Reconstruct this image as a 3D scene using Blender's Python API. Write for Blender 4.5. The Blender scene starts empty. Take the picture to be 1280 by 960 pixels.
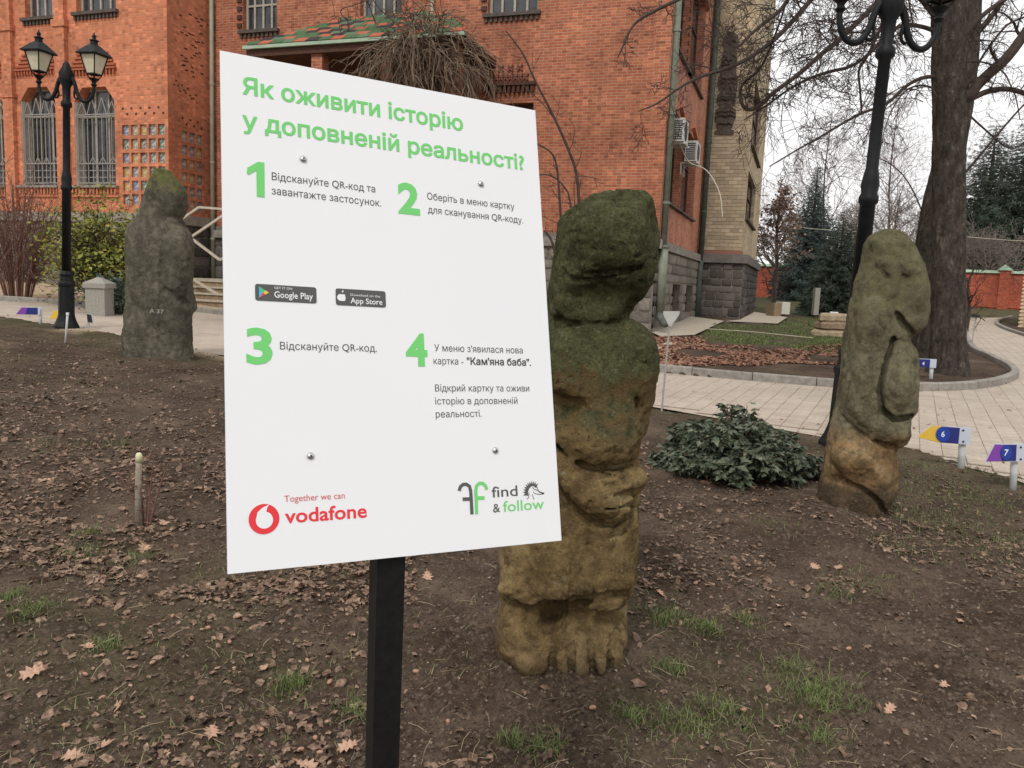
import bpy, math, random
import numpy as np
from mathutils import Vector, Matrix
sc = bpy.context.scene
col = sc.collection
R = math.radians
# ---------------------------------------------------------------- camera
F_PX = 1010.0
PITCH, ROLL = R(7.22), R(2.3)
EYE = np.array([0.0, 0.0, 1.6])
Fw = np.array([0, math.cos(PITCH), -math.sin(PITCH)])
U0 = np.array([0, math.sin(PITCH), math.cos(PITCH)])
R0 = np.array([1.0, 0, 0])
Rt = math.cos(ROLL)*R0 + math.sin(ROLL)*U0
Up = -math.sin(ROLL)*R0 + math.cos(ROLL)*U0
cam = bpy.data.cameras.new('camera')
cam.sensor_width = 36; cam.lens = 36*F_PX/1280
cam.clip_start = .05; cam.clip_end = 2000
co = bpy.data.objects.new('camera', cam); col.objects.link(co)
co.matrix_world = Matrix(((Rt[0], Up[0], -Fw[0], EYE[0]), (Rt[1], Up[1], -Fw[1], EYE[1]),
                          (Rt[2], Up[2], -Fw[2], EYE[2]), (0, 0, 0, 1)))
sc.camera = co
# ---------------------------------------------------------------- light: overcast daylight
SUN_EL, SUN_AZ = R(48), R(200)          # azimuth clockwise from +Y: the soft sun stands behind the viewer
world = bpy.data.worlds.new('World'); sc.world = world; world.use_nodes = True
nt = world.node_tree; nt.nodes.clear()
wo = nt.nodes.new('ShaderNodeOutputWorld')
sky = nt.nodes.new('ShaderNodeTexSky'); sky.sky_type = 'NISHITA'; sky.sun_disc = False
sky.sun_elevation = SUN_EL; sky.sun_rotation = SUN_AZ
b1 = nt.nodes.new('ShaderNodeBackground'); b1.inputs[1].default_value = .1
b2 = nt.nodes.new('ShaderNodeBackground'); b2.inputs[1].default_value = 1.12
wt = nt.nodes.new('ShaderNodeTexCoord'); wn = nt.nodes.new('ShaderNodeTexNoise')
wn.inputs['Scale'].default_value = 2.2; wn.inputs['Detail'].default_value = 4
wr = nt.nodes.new('ShaderNodeValToRGB')
wr.color_ramp.elements[0].position = .3; wr.color_ramp.elements[0].color = (.76, .735, .735, 1)
wr.color_ramp.elements[1].position = .62; wr.color_ramp.elements[1].color = (1.0, .99, .985, 1)
wm = nt.nodes.new('ShaderNodeMixShader'); wm.inputs[0].default_value = .94
L = nt.links.new
L(sky.outputs[0], b1.inputs[0]); L(wt.outputs['Generated'], wn.inputs['Vector']); L(wn.outputs[0], wr.inputs[0])
L(wr.outputs[0], b2.inputs[0]); L(b1.outputs[0], wm.inputs[1]); L(b2.outputs[0], wm.inputs[2]); L(wm.outputs[0], wo.inputs[0])
sl = bpy.data.lights.new('sun', 'SUN'); sl.energy = 1.5; sl.angle = R(11); sl.color = (1, .975, .945)
so = bpy.data.objects.new('sun', sl); col.objects.link(so)
sd = Vector((math.sin(SUN_AZ)*math.cos(SUN_EL), math.cos(SUN_AZ)*math.cos(SUN_EL), math.sin(SUN_EL)))
so.rotation_euler = sd.to_track_quat('Z', 'Y').to_euler(); so.location = (0, -5, 12)
sc.view_settings.view_transform = 'Standard'; sc.view_settings.look = 'None'
sc.view_settings.exposure = 0.14; sc.view_settings.gamma = 1
sc.cycles.max_bounces = 6; sc.cycles.transparent_max_bounces = 8

# ---------------------------------------------------------------- helpers
rng = random.Random(7)
nrng = np.random.default_rng(11)
def ray(px, py):
    return Fw + (px-640)/F_PX*Rt - (py-480)/F_PX*Up
def at(px, py, Y):                       # point at distance Y (world y) along the sight line
    d = ray(px, py); return EYE + d*(Y/d[1])
def sstep(a, b, x):
    t = np.clip((x-a)/(b-a), 0, 1); return t*t*(3-2*t)
def H(x, y):                             # the smooth lie of the land
    x = np.asarray(x, float); y = np.asarray(y, float)
    yy = np.clip(y, -50, 58)
    h = .025*np.where(yy > 7, yy-5, np.where(yy > 3, (yy-3)**2/8, 0))
    h = h + .032*np.clip(-x-1, 0, 14)*sstep(3.5, 10, y)
    return h
def ground(px, py):
    d = ray(px, py); t = 1.0
    for i in range(4000):
        p = EYE + d*t
        if p[2] <= H(p[0], p[1]): break
        t += .02 if t < 20 else .06
    return np.array([p[0], p[1], float(H(p[0], p[1]))])
def _hash(i, j, k, seed):
    h = (i.astype(np.uint32)*np.uint32(374761393) + j.astype(np.uint32)*np.uint32(668265263)
         + k.astype(np.uint32)*np.uint32(2246822519) + np.uint32(seed*974711+12345))
    h = (h ^ (h >> np.uint32(13)))*np.uint32(1274126177)
    h = h ^ (h >> np.uint32(16))
    return (h & np.uint32(0xffffff)).astype(np.float64)/float(0xffffff)*2-1
def noise(x, y, z, seed=0):
    x, y, z = np.broadcast_arrays(np.asarray(x, float), np.asarray(y, float), np.asarray(z, float))
    xi, yi, zi = np.floor(x), np.floor(y), np.floor(z)
    fx, fy, fz = x-xi, y-yi, z-zi
    xi, yi, zi = (a.astype(np.int64) & 0xffff for a in (xi, yi, zi))
    fx, fy, fz = (a*a*(3-2*a) for a in (fx, fy, fz))
    o = 0
    for a in (0, 1):
        for b in (0, 1):
            for c in (0, 1):
                w = (fx if a else 1-fx)*(fy if b else 1-fy)*(fz if c else 1-fz)
                o = o + w*_hash(xi+a, yi+b, zi+c, seed)
    return o
def fbm(x, y, z, oct=4, seed=0, gain=.5):
    s, a = 0, 1.0
    for i in range(oct):
        s = s + a*noise(x*2**i, y*2**i, z*2**i, seed+i); a *= gain
    return s
def unit(v):
    v = np.asarray(v, float); return v/max(1e-9, np.linalg.norm(v))

XF = {}                                   # object name -> 4x4 world matrix of the things
def thing(name, label, cat, loc=(0, 0, 0), rotz=0, group=None, kind=None, mtx=None):
    o = bpy.data.objects.new(name, None); col.objects.link(o); o.empty_display_size = .1
    m = mtx if mtx is not None else Matrix.Translation(Vector([float(c) for c in loc])) @ Matrix.Rotation(rotz, 4, 'Z')
    o.matrix_basis = m; XF[o.name] = m
    tag(o, label, cat, group, kind); return o
def tag(o, label=None, cat=None, group=None, kind=None):
    if label: o['label'] = label
    if cat: o['category'] = cat
    if group: o['group'] = group
    if kind: o['kind'] = kind
    return o
class MB:
    """collects pieces of geometry that belong to one part"""
    def __init__(s): s.v = []; s.f = []; s.n = 0
    def add(s, v, f):
        s.v.append(np.asarray(v, float).reshape(-1, 3)); n = s.n
        s.f.extend([tuple(i+n for i in q) for q in f]); s.n += len(s.v[-1])
    def box(s, a, b, jit=0):
        x0, y0, z0 = a; x1, y1, z1 = b
        s.add([(x0,y0,z0),(x1,y0,z0),(x1,y1,z0),(x0,y1,z0),(x0,y0,z1),(x1,y0,z1),(x1,y1,z1),(x0,y1,z1)],
              [(0,3,2,1),(4,5,6,7),(0,1,5,4),(1,2,6,5),(2,3,7,6),(3,0,4,7)])
    def bar(s, p, q, w, h=None, up=(0, 0, 1)):
        p = np.asarray(p, float); q = np.asarray(q, float); h = h or w
        d = unit(q-p); a = np.cross(d, up)
        if np.linalg.norm(a) < 1e-3: a = np.cross(d, (0, 1, 0))
        a = unit(a)*w/2; b = unit(np.cross(a, d))*h/2
        v = [p-a-b, p+a-b, p+a+b, p-a+b, q-a-b, q+a-b, q+a+b, q-a+b]
        s.add(v, [(0,3,2,1),(4,5,6,7),(0,1,5,4),(1,2,6,5),(2,3,7,6),(3,0,4,7)])
    def tube(s, pts, rad, n=8, caps=True):
        pts = np.asarray(pts, float); m = len(pts)
        rad = np.broadcast_to(np.asarray(rad, float), (m,))
        t = np.gradient(pts, axis=0); t /= np.maximum(1e-9, np.linalg.norm(t, axis=1))[:, None]
        a = np.cross(t[0], (0, 0, 1))
        if np.linalg.norm(a) < .1: a = np.cross(t[0], (0, 1, 0))
        a = unit(a); ang = np.arange(n)/n*2*math.pi; ca, sa = np.cos(ang)[:, None], np.sin(ang)[:, None]
        vs = []
        for i in range(m):
            a = a - t[i]*np.dot(a, t[i]); a = unit(a); b = np.cross(t[i], a)
            vs.append(pts[i] + rad[i]*(ca*a + sa*b))
        f = []
        for i in range(m-1):
            for j in range(n):
                k = (j+1) % n; f.append((i*n+j, i*n+k, (i+1)*n+k, (i+1)*n+j))
        if caps: f.append(tuple(range(n))[::-1]); f.append(tuple((m-1)*n+j for j in range(n)))
        s.add(np.concatenate(vs), f)
    def lathe(s, prof, c=(0, 0, 0), n=16, rot=0, sq=None):
        c = np.asarray(c, float); v = []
        for r, z in prof:
            for j in range(n):
                a = rot + j/n*2*math.pi; v.append(c + (r*math.cos(a), r*math.sin(a), z))
        f = []
        for i in range(len(prof)-1):
            for j in range(n):
                k = (j+1) % n; f.append((i*n+j, i*n+k, (i+1)*n+k, (i+1)*n+j))
        f.append(tuple(range(n))[::-1]); f.append(tuple((len(prof)-1)*n+j for j in range(n)))
        s.add(v, f)
    def prism(s, poly, o, ux, uy, un, t):
        """polygon (2D points) in the plane o,ux,uy pushed out along un by t"""
        o, ux, uy, un = (np.asarray(a, float) for a in (o, ux, uy, un)); n = len(poly)
        v = [o+ux*a+uy*b for a, b in poly] + [o+ux*a+uy*b+un*t for a, b in poly]
        f = [tuple(range(n))[::-1], tuple(range(n, 2*n))] + [(i, (i+1) % n, n+(i+1) % n, n+i) for i in range(n)]
        s.add(v, f)
    def build(s, name, m, parent=None, smooth=False, world=False, kind=None):
        me = bpy.data.meshes.new(name)
        v = np.concatenate(s.v) if s.v else np.zeros((0, 3))
        if world and parent is not None:
            mi = np.array(XF[parent.name].inverted()); v = v @ mi[:3, :3].T + mi[:3, 3]
        me.from_pydata(v.tolist(), [], s.f)
        if smooth: me.polygons.foreach_set('use_smooth', [True]*len(me.polygons))
        if m: me.materials.append(m)
        me.update()
        o = bpy.data.objects.new(name, me); col.objects.link(o)
        if parent is not None: o.parent = parent
        if kind: o['kind'] = kind
        return o
def mesh_np(name, v, f, m, parent=None, smooth=True):
    """fast path: v (n,3), f (m,k) arrays"""
    me = bpy.data.meshes.new(name); k = f.shape[1]
    me.vertices.add(len(v)); me.vertices.foreach_set('co', np.asarray(v, np.float32).ravel())
    me.loops.add(f.size); me.loops.foreach_set('vertex_index', f.astype(np.int32).ravel())
    me.polygons.add(len(f)); me.polygons.foreach_set('loop_start', (np.arange(len(f))*k).astype(np.int32))
    me.polygons.foreach_set('use_smooth', [smooth]*len(f))
    me.update(calc_edges=True); me.validate()
    if m: me.materials.append(m)
    o = bpy.data.objects.new(name, me); col.objects.link(o)
    if parent is not None: o.parent = parent
    return o
def tbox(a, b, name, m, parent, bev=0):
    mb = MB(); mb.box(a, b); return mb.build(name, m, parent)

# ---------------------------------------------------------------- materials
class NT:
    def __init__(s, name, rough=.85, spec=.3, metallic=0):
        s.m = bpy.data.materials.new(name); s.m.use_nodes = True; s.t = s.m.node_tree
        s.b = s.t.nodes['Principled BSDF']; s.b.inputs['Roughness'].default_value = rough
        s.b.inputs['Specular IOR Level'].default_value = spec; s.b.inputs['Metallic'].default_value = metallic
        s.co = s.n('TexCoord').outputs['Object']; s.rnd = None; s.h = None
    def n(s, t): return s.t.nodes.new('ShaderNode'+t)
    def link(s, a, b): s.t.links.new(a, b)
    def noise(s, scale, detail=5, rough=.6, vec=None, dist=0):
        n = s.n('TexNoise'); n.inputs['Scale'].default_value = scale; n.inputs['Detail'].default_value = detail
        n.inputs['Roughness'].default_value = rough; n.inputs['Distortion'].default_value = dist
        s.link(vec or s.co, n.inputs['Vector']); return n.outputs[0]
    def map(s, sx, sy, sz, vec=None):
        n = s.n('Mapping'); n.inputs['Scale'].default_value = (sx, sy, sz); s.link(vec or s.co, n.inputs['Vector']); return n.outputs[0]
    def vor(s, scale, out='Distance', feat='F1', vec=None):
        n = s.n('TexVoronoi'); n.inputs['Scale'].default_value = scale; n.feature = feat
        s.link(vec or s.co, n.inputs['Vector']); return n.outputs[out]
    def ramp(s, fac, stops, interp='LINEAR'):
        n = s.n('ValToRGB'); cr = n.color_ramp; cr.interpolation = interp
        while len(cr.elements) > 1: cr.elements.remove(cr.elements[-1])
        for i, (p, c) in enumerate(stops):
            e = cr.elements[0] if i == 0 else cr.elements.new(p); e.position = p
            e.color = (c, c, c, 1) if isinstance(c, (int, float)) else (*c, 1)
        s.link(fac, n.inputs[0]); return n.outputs[0]
    def mix(s, fac, a, b, mode='MIX'):
        n = s.n('Mix'); n.data_type = 'RGBA'; n.blend_type = mode
        for k, val in ((0, fac), (6, a), (7, b)):
            sock = n.inputs[k]
            if isinstance(val, (int, float)): sock.default_value = val if k == 0 else (val, val, val, 1)
            elif isinstance(val, tuple): sock.default_value = (*val, 1)
            else: s.link(val, sock)
        return n.outputs[2]
    def math(s, op, a, b=0.0, clamp=False):
        n = s.n('Math'); n.operation = op; n.use_clamp = clamp
        for i, val in enumerate((a, b)):
            if isinstance(val, (int, float)): n.inputs[i].default_value = val
            else: s.link(val, n.inputs[i])
        return n.outputs[0]
    def sep(s, vec=None):
        n = s.n('SeparateXYZ'); s.link(vec or s.co, n.inputs[0]); return n.outputs
    def comb(s, x, y, z):
        n = s.n('CombineXYZ')
        for i, v in enumerate((x, y, z)):
            if isinstance(v, (int, float)): n.inputs[i].default_value = v
            else: s.link(v, n.inputs[i])
        return n.outputs[0]
    def color(s, c):
        if isinstance(c, tuple): s.b.inputs['Base Color'].default_value = (*c, 1)
        else: s.link(c, s.b.inputs['Base Color'])
    def bump(s, h, dist=.01, strength=1.0):
        n = s.n('Bump'); n.inputs['Distance'].default_value = dist; n.inputs['Strength'].default_value = strength
        s.link(h, n.inputs['Height'])
        if s.h: s.link(s.h, n.inputs['Normal'])
        s.h = n.outputs[0]; s.link(s.h, s.b.inputs['Normal'])
    def random(s):
        n = s.n('ObjectInfo'); return n.outputs['Random']
def simple(name, c1, c2=None, scale=8, rough=.85, spec=.3, bump=0, bscale=40, rand=0, metallic=0, detail=5, lo=.35, hi=.65):
    t = NT(name, rough, spec, metallic)
    if c2 is None: c = t.mix(0.0, c1, c1)
    else: c = t.ramp(t.noise(scale, detail), [(lo, c1), (hi, c2)])
    if rand:
        c = t.mix(1.0, c, t.ramp(t.random(), [(0, 1-rand), (1, 1+rand)]), 'MULTIPLY')
    t.color(c)
    if bump: t.bump(t.noise(bscale, 6), bump)
    return t.m

def brick_mat(name, c1, c2, mortar, bw, bh, mw=.010, patch=.35):
    t = NT(name, .88, .25)
    x, y, z = t.sep()[:3]
    v = t.comb(t.math('ADD', x, y), z, 0.0)
    b = t.n('TexBrick'); t.link(v, b.inputs['Vector'])
    b.inputs['Scale'].default_value = 1; b.inputs['Brick Width'].default_value = bw; b.inputs['Row Height'].default_value = bh
    b.inputs['Mortar Size'].default_value = mw; b.inputs['Mortar Smooth'].default_value = .2; b.inputs['Bias'].default_value = 0
    b.inputs['Color1'].default_value = (*c1, 1); b.inputs['Color2'].default_value = (*c2, 1); b.inputs['Mortar'].default_value = (*mortar, 1)
    c = b.outputs[0]
    big = t.noise(.55, 5)
    c = t.mix(1.0, c, t.ramp(big, [(.3, 1-patch), (.5, 1.0), (.7, 1+patch*.55)]), 'MULTIPLY')
    # individual bricks burnt darker
    ve = t.comb(t.math('FLOOR', t.math('DIVIDE', t.math('ADD', x, y), bw/2)), t.math('FLOOR', t.math('DIVIDE', z, bh)), 0.0)
    wn = t.n('TexWhiteNoise'); t.link(ve, wn.inputs[0])
    c = t.mix(1.0, c, t.ramp(wn.outputs[0], [(0, .62), (.12, .85), (.8, 1.0), (1, 1.25)]), 'MULTIPLY')
    st = t.noise(1.0, 6, .7, t.map(1.4, 1.4, .22))
    c = t.mix(t.ramp(st, [(.5, 0.0), (.72, .45)]), c, tuple(a*.45 for a in c1))
    c = t.mix(t.ramp(t.noise(2.3, 7, .75), [(.55, 0.0), (.75, .3)]), c, mortar)
    t.color(c)
    t.bump(t.math('SUBTRACT', 1.0, b.outputs[1]), .006, .8)
    t.bump(t.noise(60, 4), .004, .5)
    return t.m

M = {}
M['brick'] = brick_mat('red_brick', (.43, .145, .072), (.335, .097, .05), (.42, .25, .17), .25, .074)
M['brick_wing'] = brick_mat('orange_brick', (.63, .225, .11), (.56, .185, .09), (.52, .25, .16), .25, .074, patch=.25)
M['brick_fence'] = brick_mat('fence_brick', (.42, .09, .045), (.36, .075, .04), (.36, .15, .1), .25, .08, patch=.2)
M['mortar'] = simple('lime_mortar', (.40, .32, .20), (.30, .24, .15), 6, bump=.004)
M['mortar_grey'] = simple('grey_mortar', (.23, .20, .165), (.15, .13, .11), 6, bump=.01)
M['cream_brick'] = simple('cream_brick', (.46, .375, .26), (.36, .29, .195), 9, rand=.22, bump=.004, bscale=60)
M['cream_side'] = brick_mat('cream_brick_wall', (.60, .48, .31), (.52, .42, .27), (.5, .4, .28), .3, .12, patch=.15)
M['stone_dark'] = simple('dark_rubble_stone', (.075, .065, .06), (.14, .12, .105), 9, rand=.45, bump=.02, bscale=14)
M['stone_grey'] = simple('grey_rubble_stone', (.16, .14, .115), (.26, .225, .185), 7, rand=.3, bump=.02, bscale=14)
M['stone_cap'] = simple('plinth_stone', (.20, .18, .155), (.30, .27, .23), 5, rand=.1, bump=.006)
M['kerb'] = simple('kerb_concrete', (.21, .195, .17), (.31, .285, .25), 12, rand=.14, bump=.006, bscale=50)
M['zinc'] = simple('painted_drainpipe', (.15, .17, .125), (.24, .25, .19), 6, bump=.002, rough=.6)
M['zinc_light'] = simple('worn_drainpipe', (.27, .27, .19), (.34, .33, .25), 4, rough=.6)
M['zinc_dark'] = simple('dark_green_drainpipe', (.055, .07, .055), (.10, .115, .09), 5, rough=.6)
M['window_paint'] = simple('old_white_window_paint', (.42, .38, .31), (.30, .27, .22), 10, rough=.7)
M['brown_wood'] = simple('brown_window_wood', (.10, .045, .03), (.06, .03, .02), 12)
M['reveal'] = simple('whitewashed_reveal', (.62, .58, .50), (.45, .40, .34), 4)
M['grille'] = simple('grey_iron_grille', (.33, .31, .28), (.24, .22, .2), 20, rough=.6)
M['sill'] = simple('dark_sill', (.07, .06, .05), (.12, .09, .075), 8)
t = NT('window_glass', .12, .6); t.color(t.ramp(t.noise(1.2, 3), [(.35, (.012, .012, .014)), (.7, (.09, .095, .10))])); M['glass'] = t.m
M['curtain'] = simple('grey_curtain', (.32, .30, .27), (.20, .19, .17), 3)
M['cast_iron'] = simple('black_lamp_paint', (.007, .008, .009), (.013, .014, .015), 14, rough=.55, spec=.2, bump=.0015)
t = NT('lamp_glass', .35, .4); t.color(t.ramp(t.noise(3, 3), [(.3, (.52, .47, .32)), (.7, (.68, .63, .47))])); M['lamp_glass'] = t.m
M['ac_white'] = simple('white_unit_casing', (.62, .61, .56), (.5, .49, .45), 6, rough=.5)
M['ac_dark'] = simple('unit_grille', (.06, .06, .06), None)
M['cable'] = simple('white_hose', (.65, .62, .5), None, rough=.5)
M['terracotta'] = simple('carved_terracotta', (.045, .038, .033), (.13, .105, .08), 14, bump=.01)
M['coping_green'] = simple('green_coping', (.28, .38, .27), (.38, .46, .34), 4)
M['rail'] = simple('beige_rail_paint', (.52, .46, .36), (.42, .37, .29), 10, rough=.6)
M['concrete'] = simple('step_concrete', (.36, .31, .24), (.45, .39, .31), 8, bump=.006)
M['granite'] = simple('grey_granite', (.24, .23, .20), (.34, .32, .28), 30, bump=.004)
M['sandstone'] = simple('rough_sandstone', (.30, .23, .15), (.44, .35, .23), 8, bump=.02, bscale=18)
M['sandstone_brown'] = simple('brown_sandstone', (.20, .14, .09), (.3, .22, .14), 8, bump=.02, bscale=18)
M['white_stone'] = simple('white_stone', (.66, .63, .56), (.55, .52, .45), 8)
M['board_face'] = simple('white_composite_board', (.79, .80, .81), (.805, .815, .82), 3, rough=.38, spec=.4)
M['board_edge'] = simple('board_edge', (.72, .72, .72), None, rough=.4)
M['post_black'] = simple('black_powder_coat', (.006, .006, .006), (.012, .012, .012), 60, rough=.55, spec=.35)
M['steel'] = simple('zinc_bolt', (.55, .55, .54), None, metallic=.9, rough=.28)
M['bolt_dark'] = simple('bolt_socket', (.03, .03, .03), None)
M['marker_grey'] = simple('marker_plastic_grey', (.52, .55, .62), None, rough=.4)
M['marker_post'] = simple('white_marker_post', (.55, .56, .55), (.40, .40, .38), 10, rough=.45)
M['marker_yellow'] = simple('marker_yellow', (.72, .47, .07), None, rough=.4)
M['marker_blue'] = simple('marker_blue', (.022, .03, .17), None, rough=.4)
M['marker_disc'] = simple('marker_disc_blue', (.02, .055, .33), None, rough=.4)
M['marker_purple'] = simple('marker_purple', (.21, .06, .36), None, rough=.4)
M['white_print'] = simple('white_print', (.8, .8, .8), None, rough=.4)
M['clear_tag'] = simple('pale_plastic_tag', (.50, .49, .45), (.42, .41, .37), 12, rough=.35)
M['rod'] = simple('grey_rod', (.33, .32, .29), None, rough=.5)
def ink(name, c): return simple(name, c, None, rough=.4, spec=.35)
M['ink_green'] = ink('green_ink', (.165, .60, .165)); M['ink_text'] = ink('grey_ink', (.085, .085, .085))
M['ink_dark'] = ink('dark_ink', (.05, .05, .05)); M['ink_red'] = ink('red_ink', (.75, .035, .045))
M['ink_redtext'] = ink('light_red_ink', (.62, .10, .10)); M['ink_white'] = ink('white_ink', (.8, .8, .8))
for nm, c in (('cyan', (.05, .45, .6)), ('yellow', (.75, .5, .05)), ('rose', (.6, .06, .08)), ('lime', (.08, .45, .12))): M['ink_'+nm] = ink(nm+'_ink', c)
# bark
t = NT('dark_bark', .95, .15)
bn = t.noise(9, 8, .75, t.map(1, 1, .42)); bn2 = t.noise(30, 6, .75, t.map(1, 1, .6))
c = t.ramp(t.mix(.45, bn, t.noise(15, 7, .75, t.map(1, 1, .6))), [(.38, (.034, .027, .022)), (.48, (.070, .057, .046)), (.56, (.115, .095, .078)), (.64, (.26, .23, .185))])
c = t.mix(t.ramp(t.noise(3, 6, .7, t.map(1, 1, .45)), [(.62, 0.0), (.67, .5)]), c, (.27, .225, .165))
t.color(c); t.bump(bn, .08); t.bump(bn2, .035); M['bark'] = t.m
M['bark_far'] = simple('grey_brown_bark', (.06, .048, .040), (.10, .08, .065), 6, bump=.01)
M['twig'] = simple('dark_twig', (.038, .027, .022), (.07, .05, .04), 8)
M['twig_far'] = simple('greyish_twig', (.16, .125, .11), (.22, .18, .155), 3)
M['twig_red'] = simple('reddish_twig', (.13, .060, .045), (.20, .11, .08), 6)
M['vine'] = simple('dry_vine', (.065, .044, .031), (.19, .135, .09), 3, rand=.2)
def leaf_mat(name, stops, rough=.6, scale=9):
    t = NT(name, rough, .3); t.color(t.ramp(t.noise(scale, 3, .7), stops)); return t.m
M['needle'] = leaf_mat('spruce_needles', [(.3, (.045, .066, .048)), (.5, (.085, .115, .083)), (.7, (.14, .175, .135))], .8, 2.5)  # spruce greens lightened to put the haze of distance into their colour
M['needle_blue'] = leaf_mat('bluish_spruce_needles', [(.3, (.06, .085, .075)), (.55, (.11, .145, .13)), (.75, (.18, .21, .19))], .8, 3)
M['leaf_dark'] = leaf_mat('dark_peony_leaf', [(.3, (.035, .045, .030)), (.48, (.072, .090, .056)), (.6, (.125, .145, .095)), (.7, (.20, .17, .12))], .5, 12)
M['leaf_yellowgreen'] = leaf_mat('yellow_green_leaf', [(.3, (.10, .13, .03)), (.5, (.20, .22, .05)), (.64, (.35, .30, .05)), (.75, (.5, .34, .05))], .6, 5)
M['leaf_brown'] = leaf_mat('russet_dry_leaf', [(.3, (.15, .09, .06)), (.6, (.25, .155, .11)), (.8, (.34, .25, .19))], .7, 6)
M['litter'] = leaf_mat('leaf_litter', [(.3, (.07, .042, .027)), (.47, (.15, .095, .064)), (.6, (.27, .18, .125)), (.72, (.46, .33, .23))], .75, 23)
M['litter_red'] = leaf_mat('red_brown_litter', [(.3, (.16, .07, .045)), (.5, (.28, .14, .09)), (.7, (.42, .25, .17))], .75, 13)
M['oak_leaf'] = leaf_mat('dry_oak_leaf', [(.3, (.30, .165, .105)), (.5, (.43, .265, .18)), (.75, (.52, .37, .26))], .7, 6)
M['acorn'] = simple('acorn_shell', (.30, .15, .09), (.40, .24, .17), 9, rough=.4, spec=.5)
M['grass_blade'] = leaf_mat('grass_blade', [(.3, (.06, .085, .025)), (.55, (.125, .165, .048)), (.8, (.24, .26, .11))], .6, 12)
M['straw'] = leaf_mat('dry_straw', [(.3, (.30, .22, .13)), (.7, (.5, .41, .27))], .8, 9)
M['clod'] = simple('soil_crumb', (.045, .031, .021), (.15, .108, .076), 30, bump=.004, bscale=90)
M['pebble'] = simple('pale_grit', (.14, .10, .075), (.30, .235, .185), 20, bump=.002)

# ================================================================ GROUND, PATH
def inpoly(x, y, poly):
    x = np.asarray(x, float); y = np.asarray(y, float); ins = np.zeros(x.shape, bool); n = len(poly)
    for i in range(n):
        x1, y1 = poly[i]; x2, y2 = poly[(i+1) % n]
        if y1 == y2: continue
        c = ((y1 > y) != (y2 > y)) & (x < (x2-x1)*(y-y1)/(y2-y1)+x1); ins ^= c
    return ins
def gpoly(pts): return [tuple(ground(a, b)[:2]) for a, b in pts]
FAR_EDGE = [(-200, 366), (0, 376), (90, 383), (160, 387), (278, 392), (560, 437), (800, 464), (1045, 486), (1143, 490), (1200, 489),
            (1240, 485), (1264, 479), (1277, 471), (1264, 460), (1235, 447), (1213, 436), (1204, 398)]
RIGHT_EDGE = [(1262, 397), (1240, 403), (1250, 411), (1290, 424), (1420, 446), (2300, 560)]
NEAR_EDGE = [(2300, 960), (1500, 690), (1280, 598), (1130, 562), (1035, 545), (820, 507), (560, 472), (280, 443), (240, 440), (155, 421), (70, 406), (0, 397), (-200, 383)]
path_w = gpoly(FAR_EDGE + RIGHT_EDGE + NEAR_EDGE)
far_w = gpoly(FAR_EDGE); near_w = gpoly(NEAR_EDGE)
def expand(poly, d):
    c = []; n = len(poly); P = np.array(poly)
    area = sum(P[i][0]*P[(i+1) % n][1]-P[(i+1) % n][0]*P[i][1] for i in range(n)); s = 1 if area > 0 else -1
    for i in range(n):
        a, b, e = P[i-1], P[i], P[(i+1) % n]
        d1 = (b-a)/np.linalg.norm(b-a); d2 = (e-b)/np.linalg.norm(e-b)
        nn = np.array([d1[1]+d2[1], -d1[0]-d2[0]]); nn = nn/max(.3, np.linalg.norm(nn)); c.append(tuple(b+nn*d*s))
    return c
# apron slabs beside the building
apron_w = gpoly([(806, 414), (862, 397), (905, 403), (868, 421), (826, 423)])
apron2_w = gpoly([(905, 403), (925, 401), (943, 391), (984, 398), (972, 406)])
kerbstrip_w = gpoly([(812, 438), (843, 424), (850, 428), (815, 444)])
lawn_w = gpoly([(905, 404), (972, 407), (990, 397), (1060, 396), (1160, 400), (1200, 402), (1210, 432), (1120, 440), (1020, 441), (900, 432), (862, 426)])

def ground_noise(x, y):
    near = 1/(1+(np.hypot(x, y)/7)**2)
    h = .035*fbm(x*.7, y*.7, 0, 3, 3) + .016*fbm(x*4, y*4, 1.5, 3, 9)*(near+.25)
    h = h + .021*np.abs(fbm(x*15, y*15, 4.5, 3, 21))*(near+.12)*1.3 - .006
    h = h + .006*fbm(x*55, y*55, 2.2, 2, 31)*near
    return h
MOUNDS = [(.19, 3.3, .36, .02), (2.43, 5.9, .42, .05), (-4.95, 11.5, .6, .06)]
_gn = ground_noise
def ground_noise(x, y):                      # earth is heaped a little round the feet of the carved stones
    h = _gn(x, y)
    for mx, my, mr, mh in MOUNDS: h = h + mh*np.exp(-((np.asarray(x)-mx)**2+(np.asarray(y)-my)**2)/mr**2)*(1+.4*noise(np.asarray(x)*9, np.asarray(y)*9, 1, 5))
    return h
def G0(x, y): return H(x, y) + ground_noise(x, y)
def axis(segs):
    out = [segs[0][0]]
    for a, b, d in segs:
        n = max(1, int(round((b-a)/d))); out += list(np.linspace(a, b, n+1)[1:])
    return np.array(out)
def grow_axis(a, d, mult, end):
    o = []; x = a
    while abs(x) < end: d *= mult; x += d; o.append(x)
    return o
gx = axis([(-14, -6, .11), (-6, -2.2, .06), (-2.2, 3.4, .021), (3.4, 8, .06), (8, 16, .11)])
gx = np.array(grow_axis(-14, -.11, 1.25, 400)[::-1] + list(gx) + grow_axis(16, .11, 1.25, 400))
gy = axis([(-1, 1.3, .1), (1.3, 4.6, .019), (4.6, 8, .04), (8, 24, .085)])
gy = np.array(grow_axis(-1, -.1, 1.4, 60)[::-1] + list(gy) + grow_axis(24, .085, 1.12, 600))
X, Y = np.meshgrid(gx, gy)
Z = H(X, Y) + ground_noise(X, Y)*np.where(Y > 45, .3, 1)
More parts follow.
